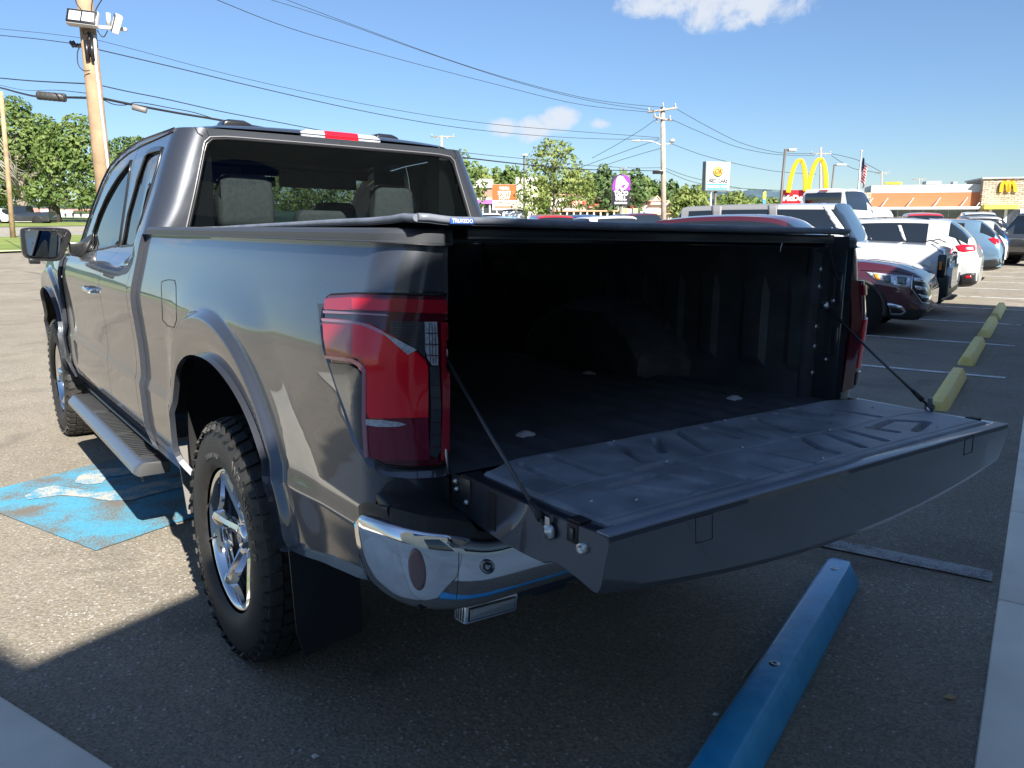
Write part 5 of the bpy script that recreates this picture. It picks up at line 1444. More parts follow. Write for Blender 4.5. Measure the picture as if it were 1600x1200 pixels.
# the airy young tree in the middle
pxtree('young_tree', 865, 350, 58, [(868, 232, 26, 14), (857, 225, 9, 10), (880, 232, 14, 10), (850, 252, 26, 16), (885, 258, 24, 18), (840, 275, 28, 18), (872, 280, 36, 20), (905, 285, 22, 22), (828, 300, 26, 18), (860, 308, 40, 18), (900, 312, 28, 16), (918, 300, 16, 16), (820, 322, 20, 10), (850, 330, 30, 10), (843, 236, 12, 9)], 'airy light green tree with thin stems rising beside the plaza', leaf=1, seed=21, trunk=.09, dens=420, size=.13, vt=235)
TG2 = 'row of trees behind the shopping plaza'
TL = [(728, 236, 40, 110, 0, 'tree showing just right of the cab roof corner'), (757, 262, 34, 150, 1, 'small tree directly behind the plain white roof block'), (778, 264, 26, 160, 0, 'pointed tree over the left plaza roof'), (803, 260, 44, 160, 0, 'bushy tree over the orange sign board'), (838, 278, 40, 170, 1, 'low tree behind the airy young tree'), (900, 270, 40, 170, 2, 'mid green tree right of the airy young tree'), (922, 272, 34, 160, 0, 'pale tree left of the purple bell sign'), (946, 258, 36, 150, 2, 'tallest dark tree just left of the purple bell sign'), (968, 268, 30, 155, 0, 'tree rising behind the purple bell sign'), (990, 266, 30, 150, 2, 'dark pointed tree just right of the purple bell sign'), (1009, 277, 28, 160, 0, 'green tree midway between bell sign and centre pole'), (1026, 283, 26, 165, 2, 'dark tree immediately left of the centre pole'), (1046, 284, 30, 160, 2, 'tree immediately right of the centre pole'), (1068, 291, 30, 150, 1, 'light green bushy tree left of the used cars sign'), (1090, 290, 26, 150, 1, 'rounded light tree close to the used cars sign post'), (1150, 301, 34, 140, 1, 'yellow green tree right of the used cars sign'), (1128, 306, 26, 150, 0, 'low tree behind the used cars sign post'), (1180, 312, 30, 170, 0, 'low tree line tree left of the light pole'), (1205, 314, 26, 180, 1, 'small tree beside the grey light pole'), (1352, 312, 26, 90, 1, 'yellow green bush left of the restaurant'), (1330, 318, 26, 130, 0, 'green bush behind the flag pole'), (880, 284, 40, 175, 0, 'tree behind the right side of the airy young tree'), (820, 285, 30, 180, 2, 'dark tree deep behind the airy young tree')]
for i, (u, v, w_, Y, lf, lab) in enumerate(TL):
    tpx('plaza_tree', u, v - 3, w_ * 1.55, Y, lab, leaf=lf, seed=30 + i, trunk=.25, dens=58, size=.46 * Y / 150, nb=10, cb=.02, group=TG2)
# wooded hills
hillm = mat('wooded_hill', (.030, .065, .045), .95, var=.4, vscale=.012, bump=1, bscale=.05, bdist=8)
hillf = mat('hazy_far_hill', (.055, .10, .13), .95, var=.25, vscale=.006, bump=1, bscale=.03, bdist=8)  # distance haze painted into the blue of the farther ridge
def hill(name, pts, Y, depth, m, seed):
    b = MB(); rows = []; P = spline([Vector((u, v, 0)) for u, v in pts], 8)
    for t, k in ((-.5, 0), (-.35, .35), (-.2, .72), (-.08, .94), (0, 1), (.15, .9), (.5, 0)):
        r = []
        for i, q in enumerate(P):
            p = at(q.x, q.y, Y); zz = p.z * k + (6 + Y * .0012) * noise.noise(Vector((i * .9, t * 9, seed))) * min(1, k * 2); r.append(Vector((p.x * (1 + t * depth / Y), Y + t * depth, max(-3, zz))))
        rows.append(r)
    b.ring(rows, closed=False, caps=False); return b.build(name, m, None, fixn=True, kind='structure')
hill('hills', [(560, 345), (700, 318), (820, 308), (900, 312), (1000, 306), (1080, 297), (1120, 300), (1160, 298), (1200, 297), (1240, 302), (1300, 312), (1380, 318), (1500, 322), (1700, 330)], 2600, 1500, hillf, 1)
hill('hills', [(900, 335), (1000, 318), (1060, 310), (1110, 313), (1170, 306), (1230, 312), (1300, 303), (1325, 300), (1350, 305), (1400, 314), (1500, 318), (1600, 312), (1750, 320)], 1300, 800, hillm, 2)
hill('hills', [(-900, 320), (-500, 300), (-200, 305), (0, 318), (200, 312), (400, 318), (600, 325), (760, 330), (900, 340)], 900, 500, hillm, 3)
# ================================================================= POLES AND WIRES
wood = mat('pole_wood', (.33, .23, .14), .85, var=.3, vscale=2.5, bump=.6, bscale=14, bdist=.01, detail=8); woodg = mat('grey_pole_wood', (.36, .30, .25), .9, var=.25, vscale=3)
galv = mat('galvanised', (.45, .46, .47), .45, .6); whitep = mat('white_pvc', (.50, .50, .49), .4); wirem = mat('wire', (.02, .02, .022), .6)
glassm = mat('lamp_glass', (.5, .52, .55), .15, coat=.5); polem = mat('bronze_pole', (.10, .09, .08), .5)
def pole(ut, vt, ub, vb, Y, r0, r1, name, label, m, group=None, base=None, cat='utility pole'):
    A = at(ub, vb, Y); Bt = at(ut, vt, Y); d = (Bt - A).normalized(); z = base if base is not None else G(A.x, A.y) - .2
    foot = A + d * ((z - A.z) / d.z)
    e = empty(name, foot, label=label, cat=cat, group=group); b = MB(); b.tube([Vector((0, 0, 0)), (Bt - foot) * .5, Bt - foot], [r0, (r0 + r1) / 2, r1], 14); b.build('pole_shaft', m, e)
    return e, foot
PG = 'wooden utility poles'
def rel(u, v, Y, foot): return at(u, v, Y) - foot
# main wooden pole close by
mp, mf = pole(119.6, -130, 162.3, 290, 16, .165, .135, 'utility_pole', 'big brown wooden pole with floodlights and white conduit above the cab', wood, PG)
R_ = lambda u, v, dy=0: at(u, v, 16 + dy) - mf
b = MB(); b.tube([R_(148, 55, -.13), R_(150, 100, -.14), R_(158, 170, -.14), R_(170, 270, -.14), R_(176, 330, -.14)], .026, 10); b.build('conduit', whitep, mp)
b = MB(); b.tube([R_(139, 50, -.15), R_(141, 85, -.16)], .03, 8); b.tube([R_(134, 62, -.15), R_(138, 95, -.16)], .045, 8); b.tube([R_(142, 62, -.15), R_(146, 95, -.16)], .04, 8); b.build('cable_riser', satin, mp)
b = MB(); b.box(-.50, .55, -.03, .03, -.03, .03, M=Matrix.Translation(R_(151, 42, -.22)) @ Matrix.Rotation(radians(5), 4, 'Y')); b.build('lamp_arm', whitep, mp, bevel=.01)
for (u, v, rz, ry, w_, h_) in ((127.5, 26, .1, .10, .27, .14), (177, 35, -1.1, .30, .20, .16)):
    M = Matrix.Translation(R_(u, v, -.35)) @ Matrix.Rotation(rz, 4, 'Z') @ Matrix.Rotation(ry, 4, 'Y') @ Matrix.Rotation(radians(-18), 4, 'X')
    b = MB(); b.box(-w_, w_, 0, .12, -h_, h_, M=M); f = b.build('floodlight', whitep, mp, bevel=.015)
    b = MB(); b.box(-w_ * .96, w_ * .96, -.015, 0, -h_ * .9, h_ * .9, M=M); b.build('lamp_frame', satin, f, bevel=.005)
    b = MB(); b.box(-w_ * .8, -w_ * .05, -.022, -.014, -h_ * .62, h_ * .62, M=M); b.box(w_ * .05, w_ * .8, -.022, -.014, -h_ * .62, h_ * .62, M=M); b.build('lamp_lens', glassm, f)
b = MB(); b.tube([R_(169, 20, -.25), R_(170, 42, -.2)], .04, 8); b.tube([R_(129, 34, -.25), R_(131, 41, -.2)], .03, 8); b.build('lamp_bracket', whitep, mp)
b = MB()
for P in ([(117, -4), (120, 6), (127, 15)], [(145, -2), (143, 12), (143, 35)], [(160, -2), (150, 15), (145, 35)], [(152, 47), (158, 56), (163, 57), (168, 48)], [(128, 45), (131, 52), (137, 57)], [(125, 73), (121, 82), (122, 100), (130, 110), (140, 110)]):
    b.tube(spline([R_(u, v, -.2) for u, v in P], 5), .010, 5)
b.build('drop_wire', wirem, mp)
b = MB()
for (u, v) in ((113, 67), (116, 71), (124, 71)): b.lathe([(-.05, .02), (-.03, .045), (0, .03), (.03, .045), (.05, .02)], 10, M=Matrix.Translation(R_(u, v, 0)))
b.build('insulator', satin, mp)
lp, lf_ = pole(1.5, 143, 20.7, 373, 52, .16, .12, 'utility_pole', 'thin leaning wooden pole on the grass verge at the left edge', wood, PG)
cp, cf = pole(1035.5, 168, 1037, 345, 55, .19, .14, 'utility_pole', 'weathered pole with two crossarms and a street lamp left of the used cars sign', woodg, PG)
Rc = lambda u, v, dy=0: at(u, v, 55 + dy) - cf
b = MB(); b.tube([Rc(1012, 175.5, -.2), Rc(1036, 172, -.2), Rc(1058, 168.5, -.2)], .07, 6); b.tube([Rc(1022, 182.5, -.5), Rc(1036, 186, -.2), Rc(1050, 188, .2)], .06, 6); b.build('crossarm', woodg, cp)
b = MB(); b.tube(spline([Rc(1033, 227), Rc(1022, 222), Rc(1012, 220), Rc(1002, 220)], 5), .035, 8); b.tube([Rc(1033, 225), Rc(1050, 225)], .04, 8); b.build('lamp_bracket', galv, cp)
b = MB(); b.lathe([(-.30, .02), (-.2, .09), (.2, .11), (.32, .03)], 10, M=Matrix.Translation(Rc(994, 220)) @ Matrix.Diagonal((1, 1, .6, 1))); b.build('street_lamp_head', whitep, cp)
b = MB(); b.lathe([(-.15, .08), (0, .17), (.15, .12)], 10, M=Matrix.Translation(Rc(1050, 220))); b.build('floodlight', galv, cp)
b = MB()
for (u, v) in ((1014, 172), (1036, 164), (1055, 165), (1023, 180), (1030, 181), (1026, 189), (1047, 184)): b.lathe([(-.14, .03), (-.05, .07), (.02, .05), (.08, .07), (.14, .03)], 8, M=Matrix.Translation(Rc(u, v, -.2)) @ Matrix.Rotation(pi / 2, 4, 'Y'))
b.build('insulator', galv, cp)
b = MB(); b.box(-.35, .35, -.1, .1, -.12, .12, M=Matrix.Translation(Rc(1028, 269, -.2))); b.build('splice_box', satin, cp, bevel=.03)
def tpole(u, vt, vb, Y, arms, label, m=woodg):
    e, f = pole(u, vt, u - 1, vb, Y, .17, .13, 'utility_pole', label, m, PG); b = MB()
    for (u0, u1, v) in arms: b.tube([at(u0, v, Y) - f, at(u1, v, Y) - f], .07, 6)
    b.build('crossarm', m, e); b = MB()
    for (u0, u1, v) in arms:
        for t in (.05, .3, .7, .95): b.lathe([(-.12, .03), (0, .07), (.12, .03)], 6, M=Matrix.Translation(at(u0 + (u1 - u0) * t, v + 2.5 * (1 if t in (.3, .7) else -1), Y) - f) @ Matrix.Rotation(pi / 2, 4, 'Y'))
    b.build('insulator', galv, e)
tpole(1282.5, 230, 345, 110, [(1266, 1299, 240)], 'distant wooden pole with one crossarm behind the yellow arches')
tpole(1378, 268, 345, 150, [(1368, 1391, 270.5)], 'short crossarm pole showing over the yellow roof board')
tpole(1436, 279, 345, 170, [(1425, 1447, 280)], 'farthest crossarm pole over the orange restaurant roof')
tpole(690, 212, 345, 90, [(673, 710, 213.5)], 'crossarm pole top peeping over the right end of the cab roof')
def lightpole(u, vt, ub, vb, Y, head, label, m=polem):
    e, f = pole(u, vt, ub, vb, Y, .09, .07, 'light_pole', label, m, 'tall parking lot light poles', cat='light pole')
    b = MB(); s = Y / FPX; u0, v0, u1, v1 = head
    b.tube([at(u, v0, Y) - f, at(u0, v0, Y) - f], .04, 6); b.build('lamp_arm', m, e)
    c = (at(u0, v0, Y) + at(u1, v1, Y)) / 2 - f; w_ = abs(u1 - u0) * s / 2
    b = MB(); b.box(-w_, w_, -.2, .2, -.07, .07, M=Matrix.Translation(c)); b.build('lamp_head', galv, e, bevel=.03); return e
lightpole(1227, 233, 1219.5, 320, 48, (1231, 234, 1243, 235), 'grey lot light pole immediately left of the yellow arches')
lightpole(1303.5, 257, 1299, 300, 75, (1306, 257.5, 1322, 258), 'thin lot light pole between the yellow arches and the flag')
lightpole(819, 243, 819, 345, 62, (815, 242, 824, 243), 'lot light pole standing in front of the airy young tree')
lightpole(974, 262, 974, 345, 100, (968, 262, 979, 263), 'lot light pole behind the purple bell sign')
lightpole(1111, 299, 1110, 345, 80, (1109, 298, 1112, 299), 'short white post behind the used cars sign', whitep)
WG = 'overhead wires strung between the poles'
def wire(P, r, label, Y0, Y1, Yt=None):
    n = len(P); u0, u1 = P[0][0], P[-1][0]; pts = []
    S = spline([Vector((u, v, 0)) for u, v in P], 8)
    for q in S:
        t = (q.x - u0) / (u1 - u0); Y = 1 / ((1 - t) / Y0 + t / Y1); pts.append(at(q.x, q.y, Y))
    rs = [max(r, .00028 * p.y) for p in pts]
    MB().tube(pts, rs, 6).build('power_line', wirem, None, label=label, cat='wire', group=WG)
wire([(-60, 47), (0, 55), (60, 61), (113, 68)], .008, 'wire running from the upper left frame edge to the insulator', 20, 16)
wire([(124, 71), (160, 79), (280, 107), (400, 136), (560, 172), (700, 197), (830, 211), (940, 217), (1030, 217)], .010, 'single wire from the big pole down to the lamp arm of the centre pole', 16, 55)
wire([(-60, 38), (0, 45), (70, 52), (133, 60)], .004, 'thin faint wire at the upper left above the single wire', 20, 16)
wire([(150, 62), (220, 80), (340, 112), (460, 140), (620, 172), (780, 195), (1030, 215)], .004, 'thin faint wire just above the long single wire', 16, 55)
wire([(330, -4), (450, 43), (600, 86), (760, 128), (900, 162), (1012, 175)], .009, 'lowest of the three top wires reaching the left crossarm end', 22, 55)
wire([(405, -6), (520, 30), (660, 80), (800, 126), (920, 157), (1024, 173)], .006, 'middle one of the three wires from the top edge', 24, 55)
wire([(438, -4), (560, 42), (700, 93), (820, 130), (930, 156), (1036, 168)], .006, 'highest of the three wires from the top edge to the pole tip', 24, 55)
wire([(-60, 116), (0, 122), (60, 127), (140, 131)], .013, 'upper black cable left of the big pole', 22, 16)
wire([(160, 134), (200, 143), (260, 155), (345, 174), (440, 192), (600, 222), (740, 240), (830, 249), (900, 257), (980, 262), (1034, 262)], .010, 'upper communication cable passing behind the cab roof', 16, 55)
wire([(-60, 125), (0, 137), (30, 145), (60, 151), (100, 152), (140, 153)], .026, 'thick black cable bundle left of the big pole', 40, 16)
wire([(158, 153), (180, 158), (220, 166), (280, 177), (340, 187), (500, 215), (640, 236), (740, 248), (830, 258), (920, 265), (1034, 267)], .024, 'thick black cable bundle descending behind the cab roof', 16, 55)
wire([(0, 133), (40, 141), (90, 141), (138, 146)], .008, 'slender messenger wire above the left splice case', 40, 16)
wire([(160, 155), (178, 163), (196, 164), (212, 160), (236, 163), (262, 168), (300, 175), (330, 184)], .009, 'sagging loop of cable under the thick bundle right of the big pole', 16, 19)
wire([(1058, 171), (1110, 200), (1160, 224), (1215, 238), (1268, 240)], .010, 'top wire from the right crossarm end to the distant pole', 55, 110)
wire([(1050, 187), (1100, 209), (1150, 229), (1210, 241), (1272, 243)], .010, 'second wire down from the centre pole toward the distant pole', 55, 110)
wire([(1050, 225), (1100, 243), (1160, 258), (1215, 268), (1275, 272)], .008, 'wire passing just over the top of the used cars sign', 55, 110)
wire([(1040, 263), (1070, 274), (1100, 282), (1145, 292), (1190, 297), (1278, 297)], .014, 'black cable passing behind the used cars sign', 55, 110)
wire([(1040, 267), (1070, 280), (1100, 288), (1150, 294), (1280, 300)], .010, 'lower black cable right of the centre pole', 55, 110)
wire([(925, 247), (960, 228), (1000, 204), (1024, 187)], .008, 'steepest faint wire falling left of the centre pole', 90, 55)
wire([(905, 262), (950, 246), (1000, 228), (1030, 218)], .008, 'faint wire falling left from the lamp bracket', 90, 55)
wire([(935, 262), (970, 250), (1010, 238), (1032, 232)], .008, 'lowest faint wire falling left of the centre pole', 90, 55)
wire([(1299, 243), (1330, 262), (1360, 268), (1376, 270)], .012, 'wire between the two distant crossarm poles', 110, 150)
wire([(1299, 240), (1340, 250), (1376, 268)], .010, 'faint wire right of the arches', 110, 150)
for (u0, v0, u1, v1, r, lab, Y, nm) in ((58, 149, 103, 153, .085, 'long black splice case hanging on the cable left of the big pole', 17.6, 'splice_case'), (207, 167, 229, 173, .055, 'small grey splice case hanging right of the big pole', 16.6, 'splice_case')):
    A = at(u0, v0, Y); Bb = at(u1, v1, Y); d = (Bb - A)
    b = MB(); b.tube([A, A + d * .03, A + d * .5, A + d * .97, Bb], [r * .6, r, r, r, r * .6], 14)
    for i in range(6): b.tube([A + d * (.1 + .16 * i), A + d * (.125 + .16 * i)], r * 1.05, 14)
    b.build(nm, mat('case', (.05, .05, .048) if u0 < 100 else (.2, .19, .18), .5), None, label=lab, cat='splice case')
for u in (36, 50, 107, 122, 136):
    pass
b = MB()
# ================================================================= SIGNS
def face_M(u, v, Y, yaw=0): return Matrix.Translation(at(u, v, Y)) @ Matrix.Rotation(yaw, 4, 'Z') @ Matrix.Rotation(pi / 2, 4, 'X')
def signbox(name, label, u0, v0, u1, v1, Y, depth, m, yaw=0, cat='sign', edge=None, post=True, **kw):
    c = at((u0 + u1) / 2, (v0 + v1) / 2, Y); s = Y / FPX; w_ = (u1 - u0) * s * 1.01; h_ = (v1 - v0) * s * 1.02
    e = empty(name, c, yaw, label=label, cat=cat)
    b = MB(); b.box(-w_ / 2, w_ / 2, 0, depth, -h_ / 2, h_ / 2); b.build('cabinet', edge or m, e, bevel=.03)
    return e, w_, h_
FT = Matrix.Rotation(pi / 2, 4, 'X')
def plate(e, nm, x0, x1, z0, z1, y, m, **kw):
    b = MB(); b.box(x0, x1, y, y + .03, z0, z1); return b.build(nm, m, e)
white = mat('sign_white', (.80, .81, .80), .4); signgrey = mat('sign_frame', (.16, .20, .19), .5); orange = mat('sign_orange', (.60, .10, .02), .5); red = mat('sign_red', (.62, .01, .02), .4, coat=.3)
yellow = mat('arch_yellow', (.80, .40, .005), .4, coat=.4); purple = mat('sign_purple', (.22, .03, .33), .4, coat=.2); navy = mat('sign_black', (.02, .02, .035), .4); sblue = mat('sign_blue', (.08, .25, .60), .4)
e, w_, h_ = signbox('used_cars_sign', 'square white sign on a post reading OK USED CARS', 1101.5, 254, 1142, 297, 60, .55, signgrey, .22, edge=signgrey)
plate(e, 'face', -w_ / 2 + .08, w_ / 2 - .08, -h_ / 2 + .08, h_ / 2 - .08, -.03, white)
plate(e, 'blue_band', -w_ / 2 + .10, w_ / 2 - .22, -h_ / 2 + .10, -h_ * .24, -.045, sblue)
b = MB()
for r0, m_, y_, nm in ((.40, signgrey, -.05, 'badge_ring'), (.33, mat('badge_yellow', (.9, .68, .10), .4), -.07, 'badge_disc')):
    b = MB(); b.lathe([(0, .0), (0, r0 * 1.0), (.03, r0)], 32, M=Matrix.Translation((-.03, y_, h_ * .16)) @ Matrix.Rotation(pi / 2, 4, 'Z')); b.build(nm, m_, e)
textmesh('OK', .48, mat('ok_red', (.7, .05, .02), .4), e, Matrix.Translation((-.03, -.085, h_ * .16)) @ FT, bold=.02, shear=.3, sx=.8)
textmesh('USED CARS', .34, navy, e, Matrix.Translation((-.05, -.05, -h_ * .16)) @ FT, bold=.012, sx=.92)
textmesh('COLONIAL WEST', .24, white, e, Matrix.Translation((-.05, -.055, -h_ * .35)) @ FT, bold=.006, sx=.85)
b = MB(); b.tube([(0, .27, -h_ / 2), (0, .27, -h_ / 2 - 3)], .11, 10); b.build('post', polem, e)
# taco sign
e, w_, h_ = signbox('restaurant_sign', 'tall purple and black sign with a white bell and TACO BELL lettering', 957, 275.5, 984, 319.5, 90, .5, navy, 0)
W2, H2 = w_ / 2, h_ / 2
b = MB(); b.prism([Vector((x, -.04, z)) for x, z in [(-W2, 0), (W2, 0), (W2 + .03, H2 * .55), (W2 * .85, H2 * .85), (W2 * .4, H2 * 1.02), (-W2 * .3, H2 * .98), (-W2 * .8, H2 * .7), (-W2, H2 * .4)]], (0, .3, 0)); b.build('purple_panel', purple, e)
bell = [(-.60, -.02), (-.62, .25), (-.60, .62), (-.45, .88), (-.15, .97), (.2, .88), (.5, .62), (.78, .45), (.72, .25), (.45, .08), (.1, -.02), (-.1, .0), (.25, .12), (.45, .30), (.40, .42), (.15, .36), (-.2, .18), (-.45, -.02)]
b = MB(); b.prism([Vector((x * W2, -.08, z * H2)) for x, z in bell], (0, .04, 0)); b.build('bell_emblem', white, e)
b = MB(); b.lathe([(0, 0), (0, W2 * .14), (.03, W2 * .14)], 14, M=Matrix.Translation((-W2 * .02, -.08, H2 * .13)) @ Matrix.Rotation(pi / 2, 4, 'Z')); b.build('bell_clapper', white, e)
textmesh('TACO', .60, white, e, Matrix.Translation((0, -.05, -H2 * .20)) @ FT, bold=.03, sx=.9)
textmesh('BELL', .60, white, e, Matrix.Translation((0, -.05, -H2 * .52)) @ FT, bold=.03, sx=.95)
textmesh('DRIVE-THRU', .28, white, e, Matrix.Translation((0, -.05, -H2 * .84)) @ FT, bold=.014, sx=.85)
b = MB(); b.tube([(0, .25, -H2), (0, .25, -H2 - 3)], .14, 8); b.build('post', polem, e)
# orange board
e, w_, h_ = signbox('sign_board', 'orange over white roadside letter board in front of the shops', 770, 290, 806, 327, 100, .4, white, 0)
plate(e, 'orange_panel', -w_ / 2 - .02, w_ / 2 + .02, -h_ * .10, h_ / 2 + .02, -.04, orange)
for t, z, s in (('WINE &', .36, .42), ('SPIRITS', .17, .62), ('NOW', -.01, .62)): textmesh(t, s, white, e, Matrix.Translation((0, -.06, h_ * z)) @ FT, bold=.02, sx=.8)
textmesh('OPEN DAILY', .36, orange, e, Matrix.Translation((0, -.03, -h_ * .22)) @ FT, bold=.01, sx=.85); plate(e, 'red_strip', -w_ * .4, w_ * .4, -h_ * .42, -h_ * .33, -.03, mat('strip_red', (.5, .18, .12), .5))
for x in (-.3, .3):
    b = MB(); b.tube([(w_ * x, .2, -h_ / 2), (w_ * x, .2, -h_ / 2 - 2.5)], .08, 6); b.build('post', galv, e)
# golden arches sign
e = empty('restaurant_sign', at(1260, 303, 62), -.28, label='large double yellow arches on a red board reading McDonald\'s', cat='sign'); sc_ = 62 / FPX
def arch(u0, ut, u1, vt, vb0, vb1, e, y=0):
    P = [(u0, vb0), (u0 + (ut - u0) * .13, vb0 - (vb0 - vt) * .38), (u0 + (ut - u0) * .42, vb0 - (vb0 - vt) * .78), (u0 + (ut - u0) * .72, vb0 - (vb0 - vt) * .965), (ut, vt), (u1 - (u1 - ut) * .72, vb1 - (vb1 - vt) * .965), (u1 - (u1 - ut) * .38, vb1 - (vb1 - vt) * .75), (u1 - (u1 - ut) * .12, vb1 - (vb1 - vt) * .38), (u1, vb1)]
    pts = spline([Vector(((u - 1260) * sc_ * 1.04, y, (303 - v) * sc_)) for u, v in P], 5); b = MB(); rings = []
    for i, p in enumerate(pts):
        t = (pts[min(i + 1, len(pts) - 1)] - pts[max(i - 1, 0)]).normalized(); nn = Vector((t.z, 0, -t.x)); wd = .17 - .05 * (1 - abs(i / (len(pts) - 1) - .5) * 2)**1.5
        rings.append([p + nn * wd + Vector((0, -.16, 0)), p + nn * wd + Vector((0, .16, 0)), p - nn * wd + Vector((0, .16, 0)), p - nn * wd + Vector((0, -.16, 0))])
    b.ring(rings, smooth=False); return b.build('arch', yellow, e, bevel=.02)
arch(1234.5, 1248, 1258.5, 253.5, 301, 299, e); arch(1262, 1275.5, 1286.5, 252.5, 299, 298, e, .012)
b = MB(); b.box(-37 * sc_, 38 * sc_, .18, .5, -14 * sc_, 6 * sc_); b.build('red_board', red, e, bevel=.02)
textmesh("McDonald's", .56, white, e, Matrix.Translation((-33.5 * sc_, .17, -6.2 * sc_)) @ FT, bold=.028, align='LEFT', sx=1.03)
b = MB()
for x in (-.9, .9): b.tube([(x, .35, -14 * sc_), (x, .35, -14 * sc_ - 1.5)], .12, 8)
b.build('post', galv, e)
# ================================================================= BUILDINGS
def wbox(b, u0, v0, u1, v1, Y, depth, M0, mi=0, vbase=None):
    a = at(u0, v0, Y); c = at(u1, v1, Y); z1 = c.z if vbase is None else vbase
    P = Matrix.Translation(-M0); b.box(min(a.x, c.x), max(a.x, c.x), Y, Y + depth, min(a.z, z1), max(a.z, z1), mi, M=P)
def bld(name, label, Y, u=1000): 
    o = at(u, 347, Y); o.z = 0; return empty(name, o, label=label, cat='building'), o
stucco = mat('white_stucco', (.55, .53, .49), .85, var=.05, vscale=.4); brown = mat('brown_wall', (.30, .19, .14), .85); tanroof = mat('salmon_eave', (.62, .36, .26), .7); darkw = mat('window_dark', (.04, .05, .06), .12, coat=.6)
stonem = bpy.data.materials.new('stone_facing'); stonem.use_nodes = True
def stone_nodes():
    n = stonem.node_tree.nodes; l = stonem.node_tree.links; p = n['Principled BSDF']; p.inputs['Roughness'].default_value = .85
    tc = n.new('ShaderNodeTexCoord'); mp_ = n.new('ShaderNodeMapping'); mp_.inputs['Rotation'].default_value = (radians(90), 0, 0); l.new(tc.outputs['Object'], mp_.inputs[0])
    br = n.new('ShaderNodeTexBrick'); br.inputs['Scale'].default_value = 1.25; br.inputs['Brick Width'].default_value = .62; br.inputs['Row Height'].default_value = .21; br.inputs['Mortar Size'].default_value = .022; br.offset_frequency = 2
    br.inputs['Color1'].default_value = (.62, .52, .38, 1); br.inputs['Color2'].default_value = (.33, .28, .22, 1); br.inputs['Mortar'].default_value = (.10, .085, .07, 1)
    nz = n.new('ShaderNodeTexNoise'); nz.inputs['Scale'].default_value = 1.7; l.new(mp_.outputs[0], nz.inputs[0]); ad = n.new('ShaderNodeMixRGB'); ad.blend_type = 'ADD'; ad.inputs[0].default_value = .18
    l.new(mp_.outputs[0], ad.inputs[1]); l.new(nz.outputs['Color'], ad.inputs[2]); l.new(ad.outputs[0], br.inputs['Vector'])
    l.new(br.outputs['Color'], p.inputs['Base Color']); bu = n.new('ShaderNodeBump'); bu.inputs['Distance'].default_value = .03; bu.invert = True; l.new(br.outputs['Fac'], bu.inputs['Height']); l.new(bu.outputs[0], p.inputs['Normal'])
stone_nodes()
greyband = mat('grey_parapet', (.42, .45, .47), .5); orangew = mat('orange_panel', (.46, .15, .06), .7, var=.05, vscale=.6)
e, o = bld('restaurant_building', 'low restaurant with orange front, grey parapet and stone end with yellow arches', 70, 1450)
e.rotation_euler.z = -radians(17)
def part(nm, m, par, boxes, **kw):
    b = MB(); 
    for q in boxes: wbox(b, *q[:6], o, vbase=q[6] if len(q) > 6 else None)
    return b.build(nm, m, par, **kw)
part('parapet', greyband, e, [(1369, 288.5, 1533, 301, 70, 5)])
part('orange_front', orangew, e, [(1366, 301.3, 1532, 323, 70.0, 5)])
part('ledge', mat('ledge', (.62, .66, .70), .4), e, [(1361, 323.2, 1531, 327.2, 69.0, 2.2)], bevel=.03)
part('wall', mat('dark_store_wall', (.18, .15, .12), .7), e, [(1366, 327.4, 1531, 333, 70.4, 4.5, -.3)])
for i in range(9):
    u0 = 1370 + i * 18; wn = part('window', trimw, e, [(u0, 328, u0 + 16.6, 350, 70.25, .15)]); part('pane', mat('store_glass', (.05, .07, .07), .08, coat=1, var=.8, vscale=.5), wn, [(u0 + .9, 328.8, u0 + 15.7, 349, 70.2, .06)])
b = MB()
for i, u in enumerate((1369, 1391, 1428, 1466, 1504, 1526)):
    A = at(u + 1.7, 309, 70) - o; Cc = at(u - 2.4, 322.8, 69.1) - o; b.tube([A - Vector((0, .05, 0)), Cc], .045, 6)
b.build('tie_rod', whitep, e)
part('stone_pier', stonem, e, [(1359.5, 300, 1369, 325, 69.6, 3, -.3)])
part('stone_wall', stonem, e, [(1533, 280, 1584 + 150, 346, 69.3, 6, -.3)])
part('coping', greyband, e, [(1532, 278.2, 1735, 280.4, 69.15, 6.3)])
part('yellow_awning', mat('awning_yellow', (.80, .72, .08), .5), e, [(1541, 320.5, 1586, 327, 68.2, 1.1)])
part('entrance_glass', mat('store_glass2', (.05, .06, .09), .08, coat=1, var=.7, vscale=.6), e, [(1542, 327.4, 1584, 352, 69.2, .2)])
part('door_frame', trimw, e, [(1562, 327.4, 1563.2, 352, 69.1, .1), (1541, 327.4, 1542.2, 352, 69.1, .1), (1583.5, 327.4, 1584.7, 352, 69.1, .1)])
part('yellow_roof_board', mat('roof_yellow', (.80, .66, .05), .5), e, [(1366, 283.6, 1391, 288, 74, .3)], bevel=.2)
part('roof_unit', galv, e, [(1425, 283, 1446, 288.3, 74, 2), (1457, 284.5, 1463, 288.3, 75, 1), (1528, 285, 1534, 288.4, 72, 1)])
def smallm(u0, u1, vt, vb, Y, e, o):
    for (a, t, c) in ((u0, (u0 * 3 + u1) / 4 + .4, (u0 + u1) / 2 - .2), ((u0 + u1) / 2 + .2, (u0 + 3 * u1) / 4, u1)):
        pts = spline([at(u, v, Y) - o for u, v in [(a, vb), (a + (t - a) * .25, vb - (vb - vt) * .6), (t, vt), (c - (c - t) * .25, vb - (vb - vt) * .6), (c, vb)]], 5); b = MB()
        b.ring([[p + Vector((.13, 0, 0)), p + Vector((.13, .12, 0)), p + Vector((-.13, .12, 0)), p + Vector((-.13, 0, 0))] for p in pts], smooth=False); b.build('arch_emblem', yellow, e)
smallm(1557.5, 1577, 283.5, 301, 69.1, e, o)
